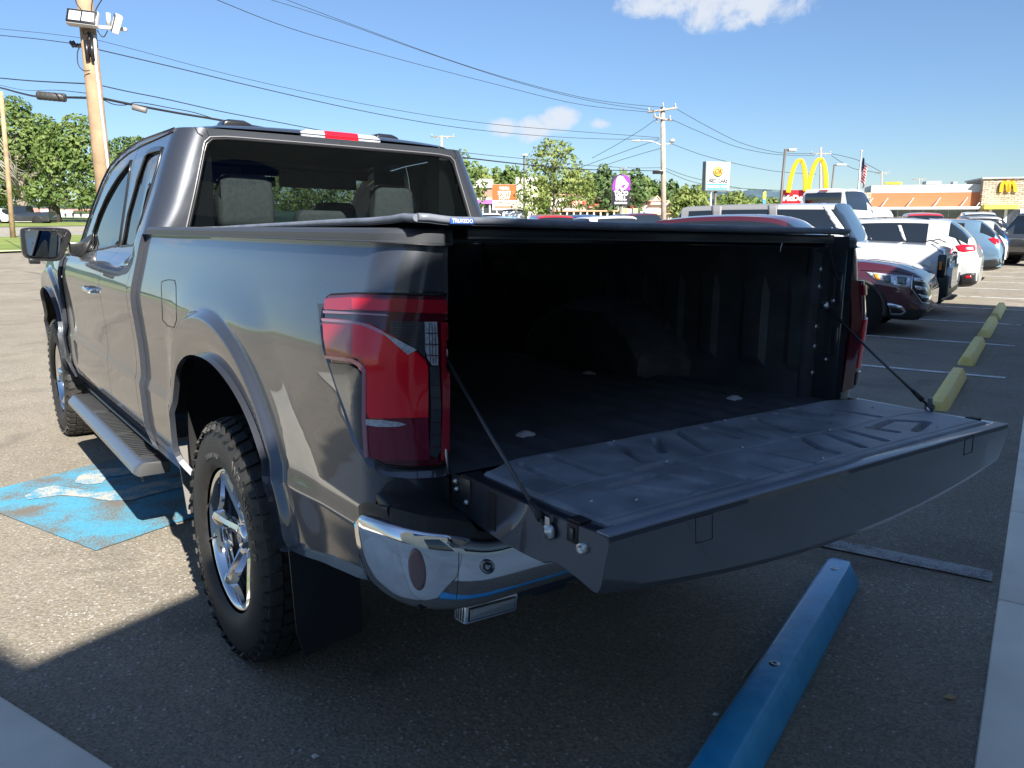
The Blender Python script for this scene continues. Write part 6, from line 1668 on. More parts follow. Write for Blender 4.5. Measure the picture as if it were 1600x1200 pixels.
# plaza with gables
e, o = bld('shopping_plaza', 'long cream plaza with pointed gables behind the bell sign', 150, 980)
part('wall', stucco, e, [(860, 313.5, 926, 345, 150, 20, -.3), (926, 313.5, 1045, 345, 150.3, 20, -.3), (1045, 318, 1062, 345, 150.5, 20, -.3)])
for (u0, up, u1, vp, vb) in ((928, 945, 957, 300, 312.5), (979, 990, 1001, 303.5, 315.5), (1015, 1027, 1036, 307, 319.5)):
    b = MB(); b.prism([at(u0, vb, 149.6) - o, at(up, vp, 149.6) - o, at(u1, vb, 149.6) - o], (0, 6, 0)); g = b.build('gable', stucco, e)
    b = MB(); b.tube([at(u0 - 1, vb, 149.5) - o, at(up, vp - .7, 149.5) - o, at(u1 + 1, vb, 149.5) - o], .16, 4); b.build('gable_trim', tanroof, g)
part('cornice', tanroof, e, [(926, 313.2, 1045, 314.2, 149.4, .8), (860, 303, 925, 304.6, 149.5, .8)])
part('upper_block', stucco, e, [(862, 304, 925, 314, 150.1, 19)])
part('awning', mat('awning_salmon', (.62, .30, .18), .7), e, [(862, 328.5, 966, 330.5, 147, 3), (1012, 333, 1048, 334.5, 147, 3)])
for i in range(14): part('column', stucco, e, [(864 + i * 10.5, 330.5, 866 + i * 10.5, 350, 147.2, .5)])
for i in range(13): wn = part('shop_window', darkw, e, [(867 + i * 10.5, 331, 873.5 + i * 10.5, 345, 149.8, .25)])
redsg = mat('red_letters', (.55, .10, .06), .6)
for (t, u, v, s, m_) in (('DRUGS', 901, 316.5, 1.0, redsg), ('PETS', 928, 322, .9, redsg), ('NAILS', 993, 323.5, .8, redsg)): textmesh(t, s, m_, e, Matrix.Translation(at(u, v, 149.2) - o) @ FT, bold=.04)
b = MB(); b.lathe([(0, 0), (0, .42), (.1, .42)], 16, M=Matrix.Translation(at(913, 316.5, 149.3) - o) @ Matrix.Rotation(pi / 2, 4, 'Z')); b.build('round_sign', orange, e)
part('blue_door', mat('blue_door', (.25, .40, .55), .5), e, [(951, 321, 957, 329, 149.6, .3)])
e, o = bld('menu_board', 'yellow and grey panelled board under the bell sign', 95, 983)
part('yellow_panel', mat('panel_yellow', (.72, .60, .22), .6), e, [(970, 325.5, 981.5, 337, 95, .4), (989, 325.5, 997, 337, 95, .4)]); part('grey_panel', greyband, e, [(981.8, 326, 988.8, 337, 95.1, .35)]); b = MB()
for u in (971, 978, 989, 997): b.tube([at(u, 322, 95) - o, at(u, 350, 95) - o], .05, 5)
b.build('post', polem, e)
# shops left of the orange board
e, o = bld('strip_shop', 'white and brown shop with a purple band beside the cab', 130, 750)
part('wall', stucco, e, [(690, 288, 806, 293.5, 130, 16), (806, 277, 840, 345, 130.4, 16, -.3), (690, 309, 806, 312, 130, 16)])
part('brown_wall', brown, e, [(690, 293.7, 806, 308.8, 130.3, 15)]); part('roof_block', stucco, e, [(700, 279.5, 769, 287.8, 131.5, 10)]); part('purple_band', mat('band_purple', (.40, .12, .50), .6), e, [(700, 312.2, 772, 318.5, 129.8, 14)])
part('shop_front', darkw, e, [(690, 318.7, 806, 345, 130.5, 14, -.3)]); part('column', stucco, e, [(742 + i * 11, 318.7, 744.5 + i * 11, 345, 130.1, .3, -.3) for i in range(6)])
# buildings across the road on the left
e, o = bld('roadside_store', 'low red and white store behind the left trees', 108, 10)
zb = 1.4
part('wall', mat('store_white', (.66, .66, .64), .8), e, [(-60, 331, 34, 352, 108, 8, zb - .5)]); part('red_panel', mat('store_red', (.62, .06, .03), .5), e, [(-60, 327, 5, 331, 107.8, 8), (18, 325.5, 25, 338, 107.8, 1)]); part('blue_panel', sblue, e, [(9, 322, 14, 333, 107.7, .6)]); part('window', darkw, e, [(-10, 336, -2, 342, 107.9, .2), (26, 336, 32, 342, 107.9, .2)])
e, o = bld('white_house', 'white clapboard house behind the dark tree trunk', 112, 75)
part('wall', mat('clapboard', (.70, .72, .73), .8), e, [(62, 327, 82, 352, 112, 8, zb - .5), (92, 329, 150, 352, 112.4, 8, zb - .5)]); part('roof', mat('pink_roof', (.40, .20, .17), .8), e, [(44, 325, 61, 331, 111.6, 9), (112, 326.5, 152, 329, 111.8, 9)]); part('window', darkw, e, [(70, 331, 74, 336, 111.9, .2), (100, 333, 104, 338, 112.3, .2), (112, 333, 116, 338, 112.3, .2), (124, 333, 128, 338, 112.3, .2)])
e, o = bld('picket_fence', 'pale fence along the far side of the lawn', 104, 110); e['category'] = 'fence'
part('rail', trimw, e, [(90, 340, 200, 340.6, 104, .1), (90, 343, 200, 343.6, 104, .1)]); part('picket', trimw, e, [(90 + i * 2.2, 338.5, 90.8 + i * 2.2, 345.5, 103.9, .06) for i in range(50)])
# flag
e = empty('flagpole', at(1338, 330, 40), label='flagpole with a drooping American flag left of the restaurant', cat='flagpole'); fo = at(1338, 330, 40)
b = MB(); b.tube([at(1335.5, 362, 40) - fo, at(1346, 237, 40) - fo], [.06, .035], 8); b.build('mast', galv, e); b = MB(); b.lathe([(-.06, 0), (-.04, .05), (.04, .05), (.06, 0)], 10, M=Matrix.Translation(at(1346.2, 236, 40) - fo)); b.build('finial', whitep, e)
fm = bpy.data.materials.new('flag_cloth'); fm.use_nodes = True
def flagmat():
    n = fm.node_tree.nodes; l = fm.node_tree.links; p = n['Principled BSDF']; p.inputs['Roughness'].default_value = .8; uv = n.new('ShaderNodeUVMap'); sp = n.new('ShaderNodeSeparateXYZ'); l.new(uv.outputs[0], sp.inputs[0])
    def M_(op, a, b_=None):
        q = n.new('ShaderNodeMath'); q.operation = op
        for i, x in enumerate((a, b_)):
            if x is None: continue
            if isinstance(x, (float, int)): q.inputs[i].default_value = x
            else: l.new(x, q.inputs[i])
        return q.outputs[0]
    st = M_('LESS_THAN', M_('MODULO', M_('MULTIPLY', sp.outputs['Y'], 13.0), 2.0), 1.0)
    c1 = n.new('ShaderNodeMixRGB'); l.new(st, c1.inputs[0]); c1.inputs[1].default_value = (.75, .73, .70, 1); c1.inputs[2].default_value = (.50, .02, .04, 1)
    cn = M_('MULTIPLY', M_('LESS_THAN', sp.outputs['X'], .4), M_('GREATER_THAN', sp.outputs['Y'], .46)); c2 = n.new('ShaderNodeMixRGB'); l.new(cn, c2.inputs[0]); l.new(c1.outputs[0], c2.inputs[1]); c2.inputs[2].default_value = (.02, .03, .12, 1); l.new(c2.outputs[0], p.inputs['Base Color'])
flagmat()
nx, ny = 22, 16; vs = []; uvs = []; A = at(1345.6, 246, 40) - fo; hh = 40 / FPX
for j in range(ny + 1):
    for i in range(nx + 1):
        s, t = i / nx, j / ny                       # s along the fly, t up the hoist; the free end hangs down
        x = .05 + .26 * s**.6 * (.6 + .4 * t) + .05 * sin(s * 9 + t * 2); y = .10 * sin(s * 14 + t * 3)
        z = -(1 - t) * .62 - s * (.85 - .1 * t); vs.append(A + Vector((x, y, z))); uvs.append((s, t))
fs = [(j * (nx + 1) + i, j * (nx + 1) + i + 1, (j + 1) * (nx + 1) + i + 1, (j + 1) * (nx + 1) + i) for j in range(ny) for i in range(nx)]
me = bpy.data.meshes.new('flag'); me.from_pydata([tuple(v) for v in vs], [], fs); ul = me.uv_layers.new(name='UVMap')
for p in me.polygons:
    for li, vi in zip(p.loop_indices, p.vertices): ul.data[li].uv = uvs[vi]
link('flag', me, fm, e)
# yellow feather banner
e = empty('feather_banner', at(1195, 318, 70), label='small yellow and blue feather banner over the grey roof', cat='banner'); o = at(1195, 318, 70); b = MB(); b.prism([at(u, v, 70) - o for u, v in [(1192, 311), (1192.5, 302), (1195, 298.5), (1197, 299), (1197, 311)]], (0, .05, 0)); b.build('yellow_cloth', mat('banner_yellow', (.75, .68, .05), .6), e); b = MB(); b.prism([at(u, v, 70) - o for u, v in [(1192, 320), (1192, 311.2), (1197, 311.2), (1196.5, 320)]], (0, .05, 0)); b.build('blue_cloth', sblue, e)
# ================================================================= OTHER VEHICLES
def carpaint(name, col, metal=.3, rough=.35): return mat(name, col, rough, metal, coat=1, coat_r=.02, coat_ior=1.8)
cglass = mat('car_glass', (.012, .016, .02), .04, coat=1, spec=.8); trimb = mat('lower_cladding', (.016, .017, .019), .5)
maroonp = carpaint('maroon_paint', (.075, .012, .022)); whitep_ = carpaint('white_paint_body', (.56, .57, .58), 0, .3); bluep = carpaint('steel_blue_paint', (.16, .27, .38), .5)
greyp = carpaint('grey_paint', (.13, .135, .14), .5); redp = carpaint('red_paint', (.55, .02, .02), .1); blackp = carpaint('black_paint', (.010, .011, .016), 0); dblue = carpaint('dark_blue_paint', (.02, .05, .16), .3)
hardtop = mat('grey_hardtop', (.19, .195, .21), .6, bump=.3, bscale=300, bdist=.001)
headl = mat('headlamp_glass', (.55, .60, .64), .08, .4, coat=1, var=.5, vscale=30)
def cwheel(e, x, y, r, w_, rimm=None, nsp=5):
    s = 1 if x > 0 else -1; W = empty('wheel'); W.parent = e; W.location = (x, y, r)
    b = MB(); b.lathe([(-w_ / 2, r * .62), (-w_ / 2, r * .93), (-w_ * .36, r), (w_ * .36, r), (w_ / 2, r * .93), (w_ / 2, r * .62)], 32); b.build('tyre', rubber, W)
    b = MB(); o = s * w_ / 2; b.lathe([(o, r * .64), (o - s * .01, r * .60), (o - s * .05, r * .56), (o - s * .09, r * .3), (o - s * .09, 0)], 32); rm = b.build('rim', darksteel, W)
    b = MB()
    for k in range(nsp):
        a = 2 * pi * k / nsp; d = Vector((0, cos(a), sin(a))); t = Vector((0, -sin(a), cos(a))); x_ = o - s * .012
        P = [d * r * .06 + t * r * .09, d * r * .60 + t * r * .07, d * r * .60 - t * r * .07, d * r * .06 - t * r * .09]
        b.prism([Vector((x_, p.y, p.z)) for p in P], (-s * .03, 0, 0))
    b.build('spoke', rimm or galv, rm)
def car(name, label, k, n, facing, L_, W_, st, m, roofm=None, lin=False, trim=.30, wheels=(-.30, .31), wr=.35, cat='car', group=None, world=None, doors=(), glass_side=True, wheelx=None, mirror=.13):
    """st: stations (y fraction 0 rear..1 front, z bottom, z belt, z top, half width factor, top width factor, kind) kind: '' solid, 's' side glass, 'w' sloped screen"""
    if world is not None: loc = Vector(world[0]); fd = Vector(world[1])
    else:
        fd = -NN if facing < 0 else NN
        nose = lot(k, n); loc = nose - fd * (L_ / 2) if facing < 0 else nose + fd * (L_ / 2)
    loc.z = G(loc.x, loc.y) if world is None or len(world) < 3 else world[2]
    e = empty(name, loc, atan2(-fd.x, fd.y), label=label, cat=cat, group=group)
    xs = [s[0] for s in st]; N_ = 48; ts = sorted(set([i / N_ for i in range(N_ + 1)] + xs))
    col = lambda c: [(s[0], s[c]) for s in st] if lin else smoothtab([(s[0], s[c]) for s in st], 6)
    tb = [None] + [col(c) for c in range(1, 6)]
    def ring(t):
        zb, zl, zt, w_, wt = (interp(tb[c], t) for c in range(1, 6)); zt = max(zt, zl + .01); w_ *= W_ / 2; wt *= W_ / 2
        h = [(0, zb), (.78 * w_, zb), (.95 * w_, zb + .05), (.985 * w_, zb + .18 if zb + .18 < trim + .1 else trim + .1), (w_, zb + (zl - zb) * .55), (.995 * w_, zb + (zl - zb) * .78), (.965 * w_, zl - .03), (.94 * w_, zl)]
        hi = zt - zl
        h += [(.94 * w_ + (wt - .94 * w_) * .5, zl + hi * .45), (wt, zl + hi * .86), (wt * .93, zl + hi * .96), (wt * .6, zt), (0, zt + .012)]
        y = (t - .5) * L_
        return [Vector((x, y, z)) for x, z in h] + [Vector((-x, y, z)) for x, z in h[-2:0:-1]]
    rings = [ring(t) for t in ts]; b = MB(); n_ = len(rings[0]); half = 13; roofend = max([s[0] for s in st if 's' in s[6]]) + (0 if lin else .09)
    for r in rings: b.v += [tuple(p) for p in r]
    kinds = [(s[0], s[6]) for s in st]
    def kind(t):
        kk = ''
        for a, q in kinds:
            if a <= t + 1e-6: kk = q
        return kk
    for i in range(len(rings) - 1):
        kd = kind(ts[i])
        for j in range(n_):
            q = (j + 1) % n_; jj = j if j < 12 else n_ - 1 - j    # segment index on the right half
            mi = 0
            if jj <= 2: mi = 2
            if 's' in kd and jj in (7, 8): mi = 1
            if 'w' in kd and jj in (8, 9, 10, 11): mi = 1
            if mi == 0 and jj >= 9 and ts[i] < roofend: mi = 3
            if jj in (7, 8, 9) and kd == 'p': mi = 3
            b.f.append((i * n_ + j, i * n_ + q, (i + 1) * n_ + q, (i + 1) * n_ + j)); b.mi.append(mi); b.sm.append(True)
    b.f.append(tuple(reversed(range(n_)))); b.mi.append(0); b.sm.append(False); b.f.append(tuple((len(rings) - 1) * n_ + j for j in range(n_))); b.mi.append(0); b.sm.append(False)
    o = b.build('body', [m, cglass, trimb, roofm or m], e); o.data.set_sharp_from_angle(angle=radians(32))
    wx = (wheelx or W_ / 2 - .12)
    for y in wheels:
        for s in (-1, 1):
            cwheel(e, s * wx, y * L_, wr, .24)
            a = MB(); a.lathe([(0, 0), (0, wr * 1.13), (-s * .2, wr * 1.13)], 32, M=Matrix.Translation((s * (W_ / 2 + .004), y * L_, wr + .01))); a.build('wheel_arch', mat_liner_black, e)
            a = MB(); a.lathe([(0, wr * 1.12), (.012, wr * 1.14), (.012, wr * 1.22), (-.004, wr * 1.26)] if s > 0 else [(0, wr * 1.12), (-.012, wr * 1.14), (-.012, wr * 1.22), (.004, wr * 1.26)], 24, M=Matrix.Translation((s * (W_ / 2 + .002), y * L_, wr + .01)) @ Matrix.Rotation(0, 4, 'X'), a0=-.15, a1=pi + .15)
            if mirror is not None: a.build('arch_trim', trimb if trim > .2 else m, e)
    # mirrors
    if mirror:
        for s in (-1, 1):
            zl = interp(tb[2], .66); a = MB(); a.box(s * (W_ / 2 - .06), s * (W_ / 2 + mirror), (.655 - .5) * L_, (.655 - .5) * L_ + .10, zl + .0, zl + .14); a.build('door_mirror', m, e, bevel=.03)
    for y in doors:
        for s in (-1, 1):
            a = MB(); t = y; r = ring(t); pts = [Vector((p.x * (s if p.x > 0 else 1), p.y, p.z)) for p in r[3:8]]; a.tube([p + Vector((s * .002, 0, 0)) for p in pts], .004, 4); a.build('door_seam', seamm, e)
    return e, o
ORG = C0
def wpatch(e, bv, nm, P, m, off=.008, th=.02, step=4, bulge=0):
    o = patch(nm, P, bv, m, None, off=off, thick=th, step=step, O=C0, D=wdir, bulge=bulge)
    if o:
        o.parent = e; o.matrix_parent_inverse = e_inv(e)
    return o
def e_inv(e):
    bpy.context.view_layer.update(); return e.matrix_world.inverted()
def wbvh(e, o): 
    bpy.context.view_layer.update(); return bvh_of([o], lambda q: e.matrix_world)
def wstrip(e, bv, nm, P, r, m, off=0, step=4):
    o = strip_on(nm, P, bv, r, m, None, off=off, O=C0, D=wdir, step=step)
    if o: o.parent = e; o.matrix_parent_inverse = e_inv(e)
# stations: t, zb, belt, top, w, wtop, kind
SUV = [(0, .42, .80, .95, .86, .80, ''), (.012, .36, .98, 1.08, .92, .82, 'w'), (.10, .30, 1.06, 1.60, .97, .74, 'p'), (.175, .27, 1.05, 1.67, .985, .755, 's'), (.32, .25, 1.03, 1.71, 1, .76, 's'), (.50, .25, 1.01, 1.72, 1, .76, 's'), (.585, .25, .99, 1.66, 1, .75, 'w'), (.72, .25, .98, 1.06, 1, .82, ''), (.80, .25, .94, 1.00, .99, .82, ''), (.90, .27, .86, .95, .965, .80, ''), (.965, .30, .76, .84, .90, .72, ''), (1.0, .40, .55, .62, .70, .55, '')]
EDGE = [(0, .42, .80, .95, .86, .80, ''), (.012, .36, .98, 1.08, .92, .82, 'w'), (.10, .30, 1.06, 1.60, .97, .74, 'p'), (.18, .27, 1.05, 1.69, .985, .755, 's'), (.32, .25, 1.03, 1.735, 1, .76, 's'), (.48, .25, 1.01, 1.73, 1, .76, 's'), (.575, .25, .99, 1.64, 1, .75, 'w'), (.735, .25, 1.00, 1.10, 1, .84, ''), (.82, .25, .98, 1.06, .99, .84, ''), (.90, .25, .93, 1.01, .975, .84, ''), (.955, .24, .84, .93, .94, .82, ''), (.985, .26, .74, .82, .86, .74, ''), (1.0, .34, .62, .68, .74, .6, '')]
e, o = car('parked_suv', 'maroon crossover with chrome grille parked nose-in just right of the open tailgate', 13.58, 1.33, -1, 4.78, 1.93, EDGE, maroonp, wr=.36, doors=(.36, .56), wheels=(-.29, .305))
bv = wbvh(e, o)
wpatch(e, bv, 'headlight', [(1353, 425), (1366, 426), (1395, 429), (1424, 432), (1424, 441), (1421, 450), (1405, 448), (1385, 443), (1368, 437)], headl)
wpatch(e, bv, 'turn_lamp', [(1365, 427.5), (1374, 428.5), (1376, 438.5), (1368, 436.5)], amber, off=.014)
wpatch(e, bv, 'headlamp_lens', [(1379, 430), (1392, 431), (1392, 443), (1381, 441)], mat('lens_dark', (.12, .14, .16), .1, coat=1), off=.014)
wpatch(e, bv, 'headlamp_lens', [(1401, 432), (1417, 433.5), (1415, 446), (1402, 444)], mat('lens_dark2', (.10, .13, .13), .1, coat=1), off=.014)
wpatch(e, bv, 'grille', [(1425, 431), (1440, 433), (1446, 446), (1450, 465), (1449, 472), (1440, 472), (1432, 462), (1423, 451)], satin)
for P in ([(1426, 434), (1441, 437), (1443, 442), (1427, 441)], [(1427, 446), (1445, 450), (1446, 455), (1430, 453)], [(1433, 459), (1448, 463), (1449, 468), (1438, 466)]): wpatch(e, bv, 'grille_bar', P, chrome, off=.03, th=.03)
wstrip(e, bv, 'chrome_trim', [(1425, 431), (1424, 451), (1432, 461), (1440, 473), (1451, 474)], .010, chrome, .006)
wpatch(e, bv, 'fog_lamp_bezel', [(1384, 473), (1391, 473.5), (1409, 478), (1416, 487), (1409, 492.5), (1391, 492)], chrome)
wpatch(e, bv, 'fog_lamp', [(1389.5, 477.5), (1393, 478), (1407, 481), (1412, 487), (1406, 489.5), (1393, 489)], satin, off=.014)
wpatch(e, bv, 'lower_bumper', [(1361, 505), (1385, 509), (1410, 507), (1432, 498), (1449, 488), (1452, 500), (1438, 514), (1415, 524), (1385, 528), (1361, 527)], trimb)
wstrip(e, bv, 'chrome_trim', [(1416, 522), (1424, 515), (1435, 512), (1441, 505), (1443, 500)], .010, chrome, .012)
wstrip(e, bv, 'hood_seam', [(1345, 422), (1372, 423), (1400, 424), (1425, 430)], .005, seamm, .002)
wstrip(e, bv, 'hood_crease', [(1336, 404), (1370, 408), (1405, 414), (1430, 422)], .004, seamm, .0)
# white off-roader with hard top
BRO = [(0, .50, 1.10, 1.20, .90, .86, ''), (.004, .45, 1.18, 1.80, .94, .80, 'w'), (.02, .42, 1.20, 1.93, .97, .82, 'p'), (.05, .42, 1.20, 1.94, .98, .82, 's'), (.2, .40, 1.20, 1.965, 1, .83, 's'), (.4, .40, 1.19, 1.97, 1, .83, 's'), (.60, .40, 1.18, 1.96, 1, .82, 'w'), (.685, .40, 1.18, 1.27, 1, .86, ''), (.80, .40, 1.17, 1.25, 1, .86, ''), (.93, .42, 1.14, 1.22, .985, .86, ''), (.968, .44, 1.06, 1.15, .96, .84, ''), (.974, .50, .95, 1.05, .90, .80, ''), (.976, .50, .85, .88, .84, .6, '')]
e, o = car('parked_off_roader', 'boxy white off-roader with a grey hard top and black front bumper', 16.65, 1.30, -1, 5.05, 1.93, BRO, whitep_, roofm=hardtop, lin=True, trim=.42, wr=.40, doors=(.30, .50), wheels=(-.27, .31))
bv = wbvh(e, o)
b = MB(); b.box(-.95, .95, 2.05, 2.50, .34, .73); b.box(-.86, .86, 2.05, 2.42, .22, .36); fb = b.build('front_bumper', trimb, e, bevel=.07, seg=3)
b = MB(); b.box(-.98, -.90, 1.0, 2.35, .56, .66); b.box(.90, .98, 1.0, 2.35, .56, .66); b.build('fender_lip', trimb, e, bevel=.02)
b = MB(); b.box(-.80, .80, 2.405, 2.43, .74, 1.06); b.build('grille', satin, e, bevel=.02)
for s in (-1, 1):
    b = MB(); b.lathe([(0, .10), (.02, .115), (.035, .12), (.04, .10), (.03, .0)], 24, M=Matrix.Translation((s * .64, 2.43, .90)) @ Matrix.Rotation(pi / 2, 4, 'Z')); b.build('headlight', headl, e)
    b = MB(); b.box(s * .83, s * .975, 2.30, 2.435, .70, 1.08); hb_ = b.build('headlamp_housing', satin, e, bevel=.03)
    b = MB(); b.box(s * .972, s * .98, 2.33, 2.37, .82, .96); b.build('side_marker', amber, e)
    b = MB(); b.tube([(s * .60, 2.0, 1.27), (s * .60, 2.12, 1.31), (s * .60, 2.25, 1.25)], .012, 6); b.build('trail_sight', satin, e)
b = MB(); b.box(-.40, .40, 2.43, 2.45, .86, .94); b.build('grille_lettering_bar', whitep, e)
wstrip(e, bv, 'hood_seam', [(1452, 377), (1458, 383), (1466, 390), (1474, 396)], .006, seamm, .004)
for nm_, P, m_ in (('side_pillar', [(1112, 320), (1128, 320), (1126, 347), (1113, 347)], hardtop), ('side_pillar', [(1200, 321), (1214, 321), (1214, 350), (1201, 350)], hardtop), ('windshield_frame', [(1283, 318), (1291, 318), (1299, 329), (1326, 367), (1313, 367), (1296, 341)], whitep_)): wpatch(e, bv, nm_, P, m_)
for P in ([(1128, 331.5), (1198, 330.5), (1198, 345), (1128, 347)], [(1052, 331), (1112, 330), (1112, 344), (1050, 345)], [(1215, 331), (1282, 331), (1296, 352), (1215, 352)]): pass
# white crossover, tail towards the kerb
CHER = [(0, .38, .78, .90, .88, .80, ''), (.015, .34, .98, 1.05, .95, .84, ''), (.05, .30, 1.06, 1.30, .975, .80, 'w'), (.13, .28, 1.09, 1.63, .985, .73, 'p'), (.215, .26, 1.07, 1.68, 1, .75, 's'), (.36, .25, 1.04, 1.70, 1, .76, 's'), (.52, .25, 1.01, 1.68, 1, .76, 's'), (.60, .25, .99, 1.60, 1, .75, 'w'), (.74, .25, .98, 1.06, 1, .82, ''), (.85, .25, .93, 1.0, .98, .82, ''), (.95, .28, .80, .88, .92, .74, ''), (1, .38, .60, .66, .74, .6, '')]
e, o = car('parked_suv', 'white crossover with dark glass backed toward the kerb beyond the off-roader', 19.95, 1.12, 1, 4.62, 1.86, CHER, whitep_, trim=.34, wr=.35, doors=(.36, .56), wheels=(-.29, .31))
bv = wbvh(e, o)
wpatch(e, bv, 'tail_light', [(1493, 384), (1505, 382), (1523, 383.5), (1524, 392), (1506, 394), (1497, 392)], redb)
wpatch(e, bv, 'door_pillar', [(1402, 352), (1408, 352), (1416, 376), (1411, 376)], whitep_); wpatch(e, bv, 'rear_wiper', [(1494, 373), (1496, 372), (1503, 382), (1500, 382)], satin)
wpatch(e, bv, 'reverse_lamp', [(1509, 386.5), (1520, 386), (1521, 391), (1508, 391)], clear, off=.013)
wpatch(e, bv, 'rear_bumper', [(1500, 430), (1510, 427), (1528, 426), (1528, 446), (1515, 455), (1500, 460)], trimb)
wpatch(e, bv, 'reflector', [(1507, 431.5), (1518, 430), (1518, 434), (1507, 436)], redl, off=.014)
wstrip(e, bv, 'roof_rail', [(1342, 343), (1380, 341), (1420, 340.5), (1452, 344)], .012, satin, .02)
# steel blue crossover
e, o = car('parked_suv', 'steel blue crossover with a red tail lamp, third tail-on vehicle along the kerb', 27.1, 1.0, 1, 4.65, 1.84, CHER, bluep, trim=.30, wr=.34, doors=(.36, .56), wheels=(-.29, .31))
bv = wbvh(e, o)
wpatch(e, bv, 'tail_light', [(1544, 373), (1552, 371.5), (1565, 375), (1564, 380), (1554, 382)], redb)
wpatch(e, bv, 'rear_bumper', [(1534, 407), (1566, 404), (1567, 411), (1556, 417), (1534, 420)], trimb)
# further vehicles in this row
e, o = car('parked_suv', 'white wagon with a bright blue tailgate behind the steel blue crossover', 32.6, 1.1, 1, 4.6, 1.84, SUV, whitep_, trim=.30, wr=.34, wheels=(-.29, .31))
bv = wbvh(e, o)
wpatch(e, bv, 'blue_tailgate', [(1569, 361), (1583, 361), (1584, 366), (1582, 381), (1572, 382), (1570, 368)], mat('bright_blue', (.02, .16, .62), .3, coat=1), step=3)
e, o = car('parked_off_roader', 'dark off-roader with an outside spare wheel at the right frame edge', 0, 0, 1, 4.7, 1.9, BRO, greyp, lin=True, trim=.42, wr=.40, world=(at(1618, 388, 34).to_tuple(), (K * .3 + NN * .9).normalized()), wheels=(-.27, .31))
e.location = at(1622, 386, 31); e.location.z = G(e.location.x, e.location.y); e.rotation_euler.z = atan2(-NN.x, NN.y) - .5
sp = empty('wheel'); sp.parent = e; sp.location = (0, -2.5, 1.0); b = MB(); b.lathe([(-.1, .2), (-.1, .36), (.1, .36), (.1, .2), (.05, 0)], 24, M=Matrix.Rotation(pi / 2, 4, 'Z')); b.build('tyre', rubber, sp)
b = MB(); b.box(.70, .90, -2.42, -2.36, .95, 1.15); b.box(-.90, -.70, -2.42, -2.36, .95, 1.15); b.build('tail_light', redb, e)
# ---- pickups
PU = [(0, .55, 1.02, 1.30, .93, .90, ''), (.008, .50, 1.20, 1.36, .96, .90, ''), (.36, .45, 1.22, 1.38, 1, .92, ''), (.368, .45, 1.22, 1.90, 1, .80, 's'), (.40, .45, 1.22, 1.96, 1, .80, 's'), (.55, .45, 1.20, 1.97, 1, .80, 's'), (.62, .45, 1.19, 1.88, 1, .79, 'w'), (.71, .45, 1.20, 1.30, 1, .88, ''), (.85, .45, 1.18, 1.27, 1, .88, ''), (.96, .48, 1.10, 1.20, .96, .85, ''), (1, .55, .9, .95, .9, .8, '')]
c_ = at(1290, 335, 20)
e, o = car('display_pickup', 'white pickup standing high in front of the golden arches', 0, 0, 1, 5.9, 2.0, PU, whitep_, world=(c_.to_tuple(), (Vector((.85, 1, 0))).normalized(), .0), cat='pickup truck', wheels=(-.31, .33), wr=.42)
yw = radians(50); cr = at(1284, 347, 30); e.location = (cr.x + sin(yw) * .78, 30 + cos(yw) * .78, 1.462 + 50 / FPX * 30 - 1.97); e.rotation_euler.z = -yw
b = MB(); b.box(-.70, .70, -.835, -.80, 1.42, 1.82); b.build('rear_window', cglass, e, bevel=.03); b = MB(); b.box(-.16, .16, -.83, -.79, 1.885, 1.915); b.build('third_brake_light', redl, e)
b = MB(); b.box(-.98, -.90, -2.96, -2.90, 1.0, 1.3); b.box(.90, .98, -2.96, -2.90, 1.0, 1.3); b.build('tail_light', redl, e)
bp = at(36, 352, 84)
e, o = car('parked_pickup', 'black pickup on the road behind the thin wooden pole at left', 0, 0, 1, 5.9, 2.0, PU, blackp, world=(bp.to_tuple(), (-1, -.12, 0), bp.z - .02), cat='pickup truck', wheels=(-.31, .32), wr=.42)
e, o = car('parked_car', 'white car cut by the left frame edge beyond the grass', 0, 0, 1, 4.6, 1.8, SUV, whitep_, world=(at(-20, 352, 82).to_tuple(), (-1, -.12, 0), bp.z - .02))
RG = 'vehicles in the rows beyond the off-roader'
def far(nm, label, u, Y, fd, L_, st, m, z=None, cat='car', sc=1.0, **kw):
    p = at(u, 347, Y); p.z = 0
    return car(nm, label, 0, 0, 1, L_, 1.85, st, m, world=(p.to_tuple(), Vector(fd).normalized(), G(p.x, p.y) if z is None else z), cat=cat, **kw)
KD = (K.x, K.y, 0); ND = (NN.x, NN.y, 0); NM = (-NN.x, -NN.y, 0)
def nroof(vtop, Y, h): return at(800, vtop, Y).z - h
far('parked_suv', 'red SUV roof with a dark rear window just above the folded cover', 855, 33, (-.15, 1, 0), 4.6, SUV, redp, z=nroof(335, 33, 1.73), cat='suv')
far('parked_car', 'dark car with sloped glass right of the red SUV', 915, 38, (.9, .5, 0), 4.7, SUV, dblue, z=nroof(335.5, 38, 1.73))
far('parked_van', 'white van right of the dark car above the cover edge', 968, 36, (.9, .45, 0), 4.9, SUV, whitep_, z=nroof(337, 36, 1.73), cat='van')
far('parked_car', 'maroon car roof just left of the centre pole', 1007, 44, (.9, .5, 0), 4.5, SUV, maroonp, z=nroof(333, 44, 1.73))
far('parked_car', 'pale car roof left of the red SUV', 793, 40, (.95, .3, 0), 4.5, SUV, bluep, z=nroof(338, 40, 1.73))
far('parked_van', 'small white box van under the orange sign board', 770, 60, (.95, .3, 0), 4.6, SUV, whitep_, z=nroof(333, 60, 1.73), cat='van')
far('parked_truck', 'white boxy vehicle right of the orange sign board', 806, 62, (.1, 1, 0), 4.6, BRO, whitep_, lin=True, z=nroof(327, 62, 1.97), cat='truck')
far('parked_pickup', 'white pickup cab seen from behind right of the flagpole', 1360, 42, (.1, 1, 0), 5.6, PU, whitep_, z=nroof(331, 42, 1.97), cat='pickup truck')
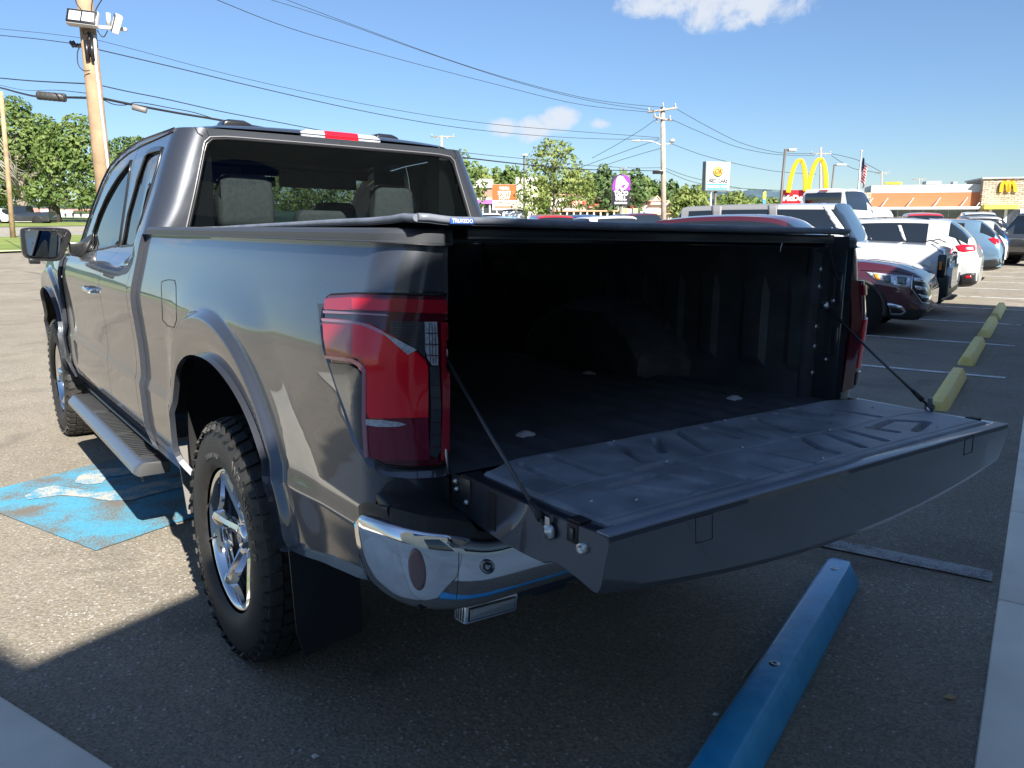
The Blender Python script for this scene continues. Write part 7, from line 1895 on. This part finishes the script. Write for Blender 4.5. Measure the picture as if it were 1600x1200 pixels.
far('parked_suv', 'bright red SUV roof in front of the restaurant windows', 1437, 37, (.35, 1, 0), 4.5, SUV, redp, z=nroof(332.5, 37, 1.73), cat='suv')
far('parked_suv', 'white SUV roof under the yellow awning', 1524, 42, (.45, 1, 0), 4.6, SUV, whitep_, z=nroof(331, 42, 1.73), cat='suv')
far('parked_pickup', 'long dark roof behind the steel blue crossover', 1530, 36, (1, -.25, 0), 5.6, PU, greyp, z=nroof(337.5, 36, 1.97), cat='pickup truck')

# ================================================================= every countable piece its own part
def split_loose(o, lim=100):
    me = o.data; n = len(me.vertices); par = list(range(n))
    def find(a):
        while par[a] != a: par[a] = par[par[a]]; a = par[a]
        return a
    for p in me.polygons:
        r = find(p.vertices[0])
        for v in p.vertices[1:]: par[find(v)] = r
    # pieces whose boxes touch belong together
    grp = {}
    for p in me.polygons: grp.setdefault(find(p.vertices[0]), []).append(p.index)
    if len(grp) < 2 or len(grp) > lim * 4: return
    cl = []
    for g, fs in grp.items():
        vs = set(v for f in fs for v in me.polygons[f].vertices); co = [me.vertices[v].co for v in vs]
        lo = [min(c[k] for c in co) for k in range(3)]; hi = [max(c[k] for c in co) for k in range(3)]
        merged = [lo, hi, list(fs)]; rest = []
        for c in cl:
            if all(c[0][k] <= merged[1][k] + .004 and merged[0][k] <= c[1][k] + .004 for k in range(3)):
                merged = [[min(a, b_) for a, b_ in zip(c[0], merged[0])], [max(a, b_) for a, b_ in zip(c[1], merged[1])], c[2] + merged[2]]
            else: rest.append(c)
        cl = rest + [merged]
    if len(cl) < 2 or len(cl) > lim: return
    for i, (lo, hi, fs) in enumerate(cl):
        bm = bmesh.new(); bm.from_mesh(me); keep = set(fs); bm.faces.ensure_lookup_table()
        bmesh.ops.delete(bm, geom=[f for f in bm.faces if f.index not in keep], context='FACES')
        m2 = bpy.data.meshes.new(o.name.split('.')[0]); bm.to_mesh(m2); bm.free()
        for q in me.materials: m2.materials.append(q)
        if i == 0: first = m2
        else:
            c = o.copy(); c.data = m2; COL.objects.link(c)
    o.data = first
for o in list(COL.objects):
    if o.type == 'MESH' and o.parent and o.name.split('.')[0] in ('bolt', 'lug_nut', 'step_bracket', 'insulator', 'tie_rod', 'roof_unit', 'post', 'column', 'tail_light', 'lamp_bracket', 'drop_wire', 'headrest_post', 'upper_block', 'picket', 'rail', 'window', 'door_frame', 'yellow_panel', 'red_panel', 'wall', 'roof', 'fender_lip', 'lamp_lens', 'cable_riser', 'crossarm', 'cooling_fin', 'dashboard', 'cornice', 'awning'):
        if o.children: continue
        split_loose(o)
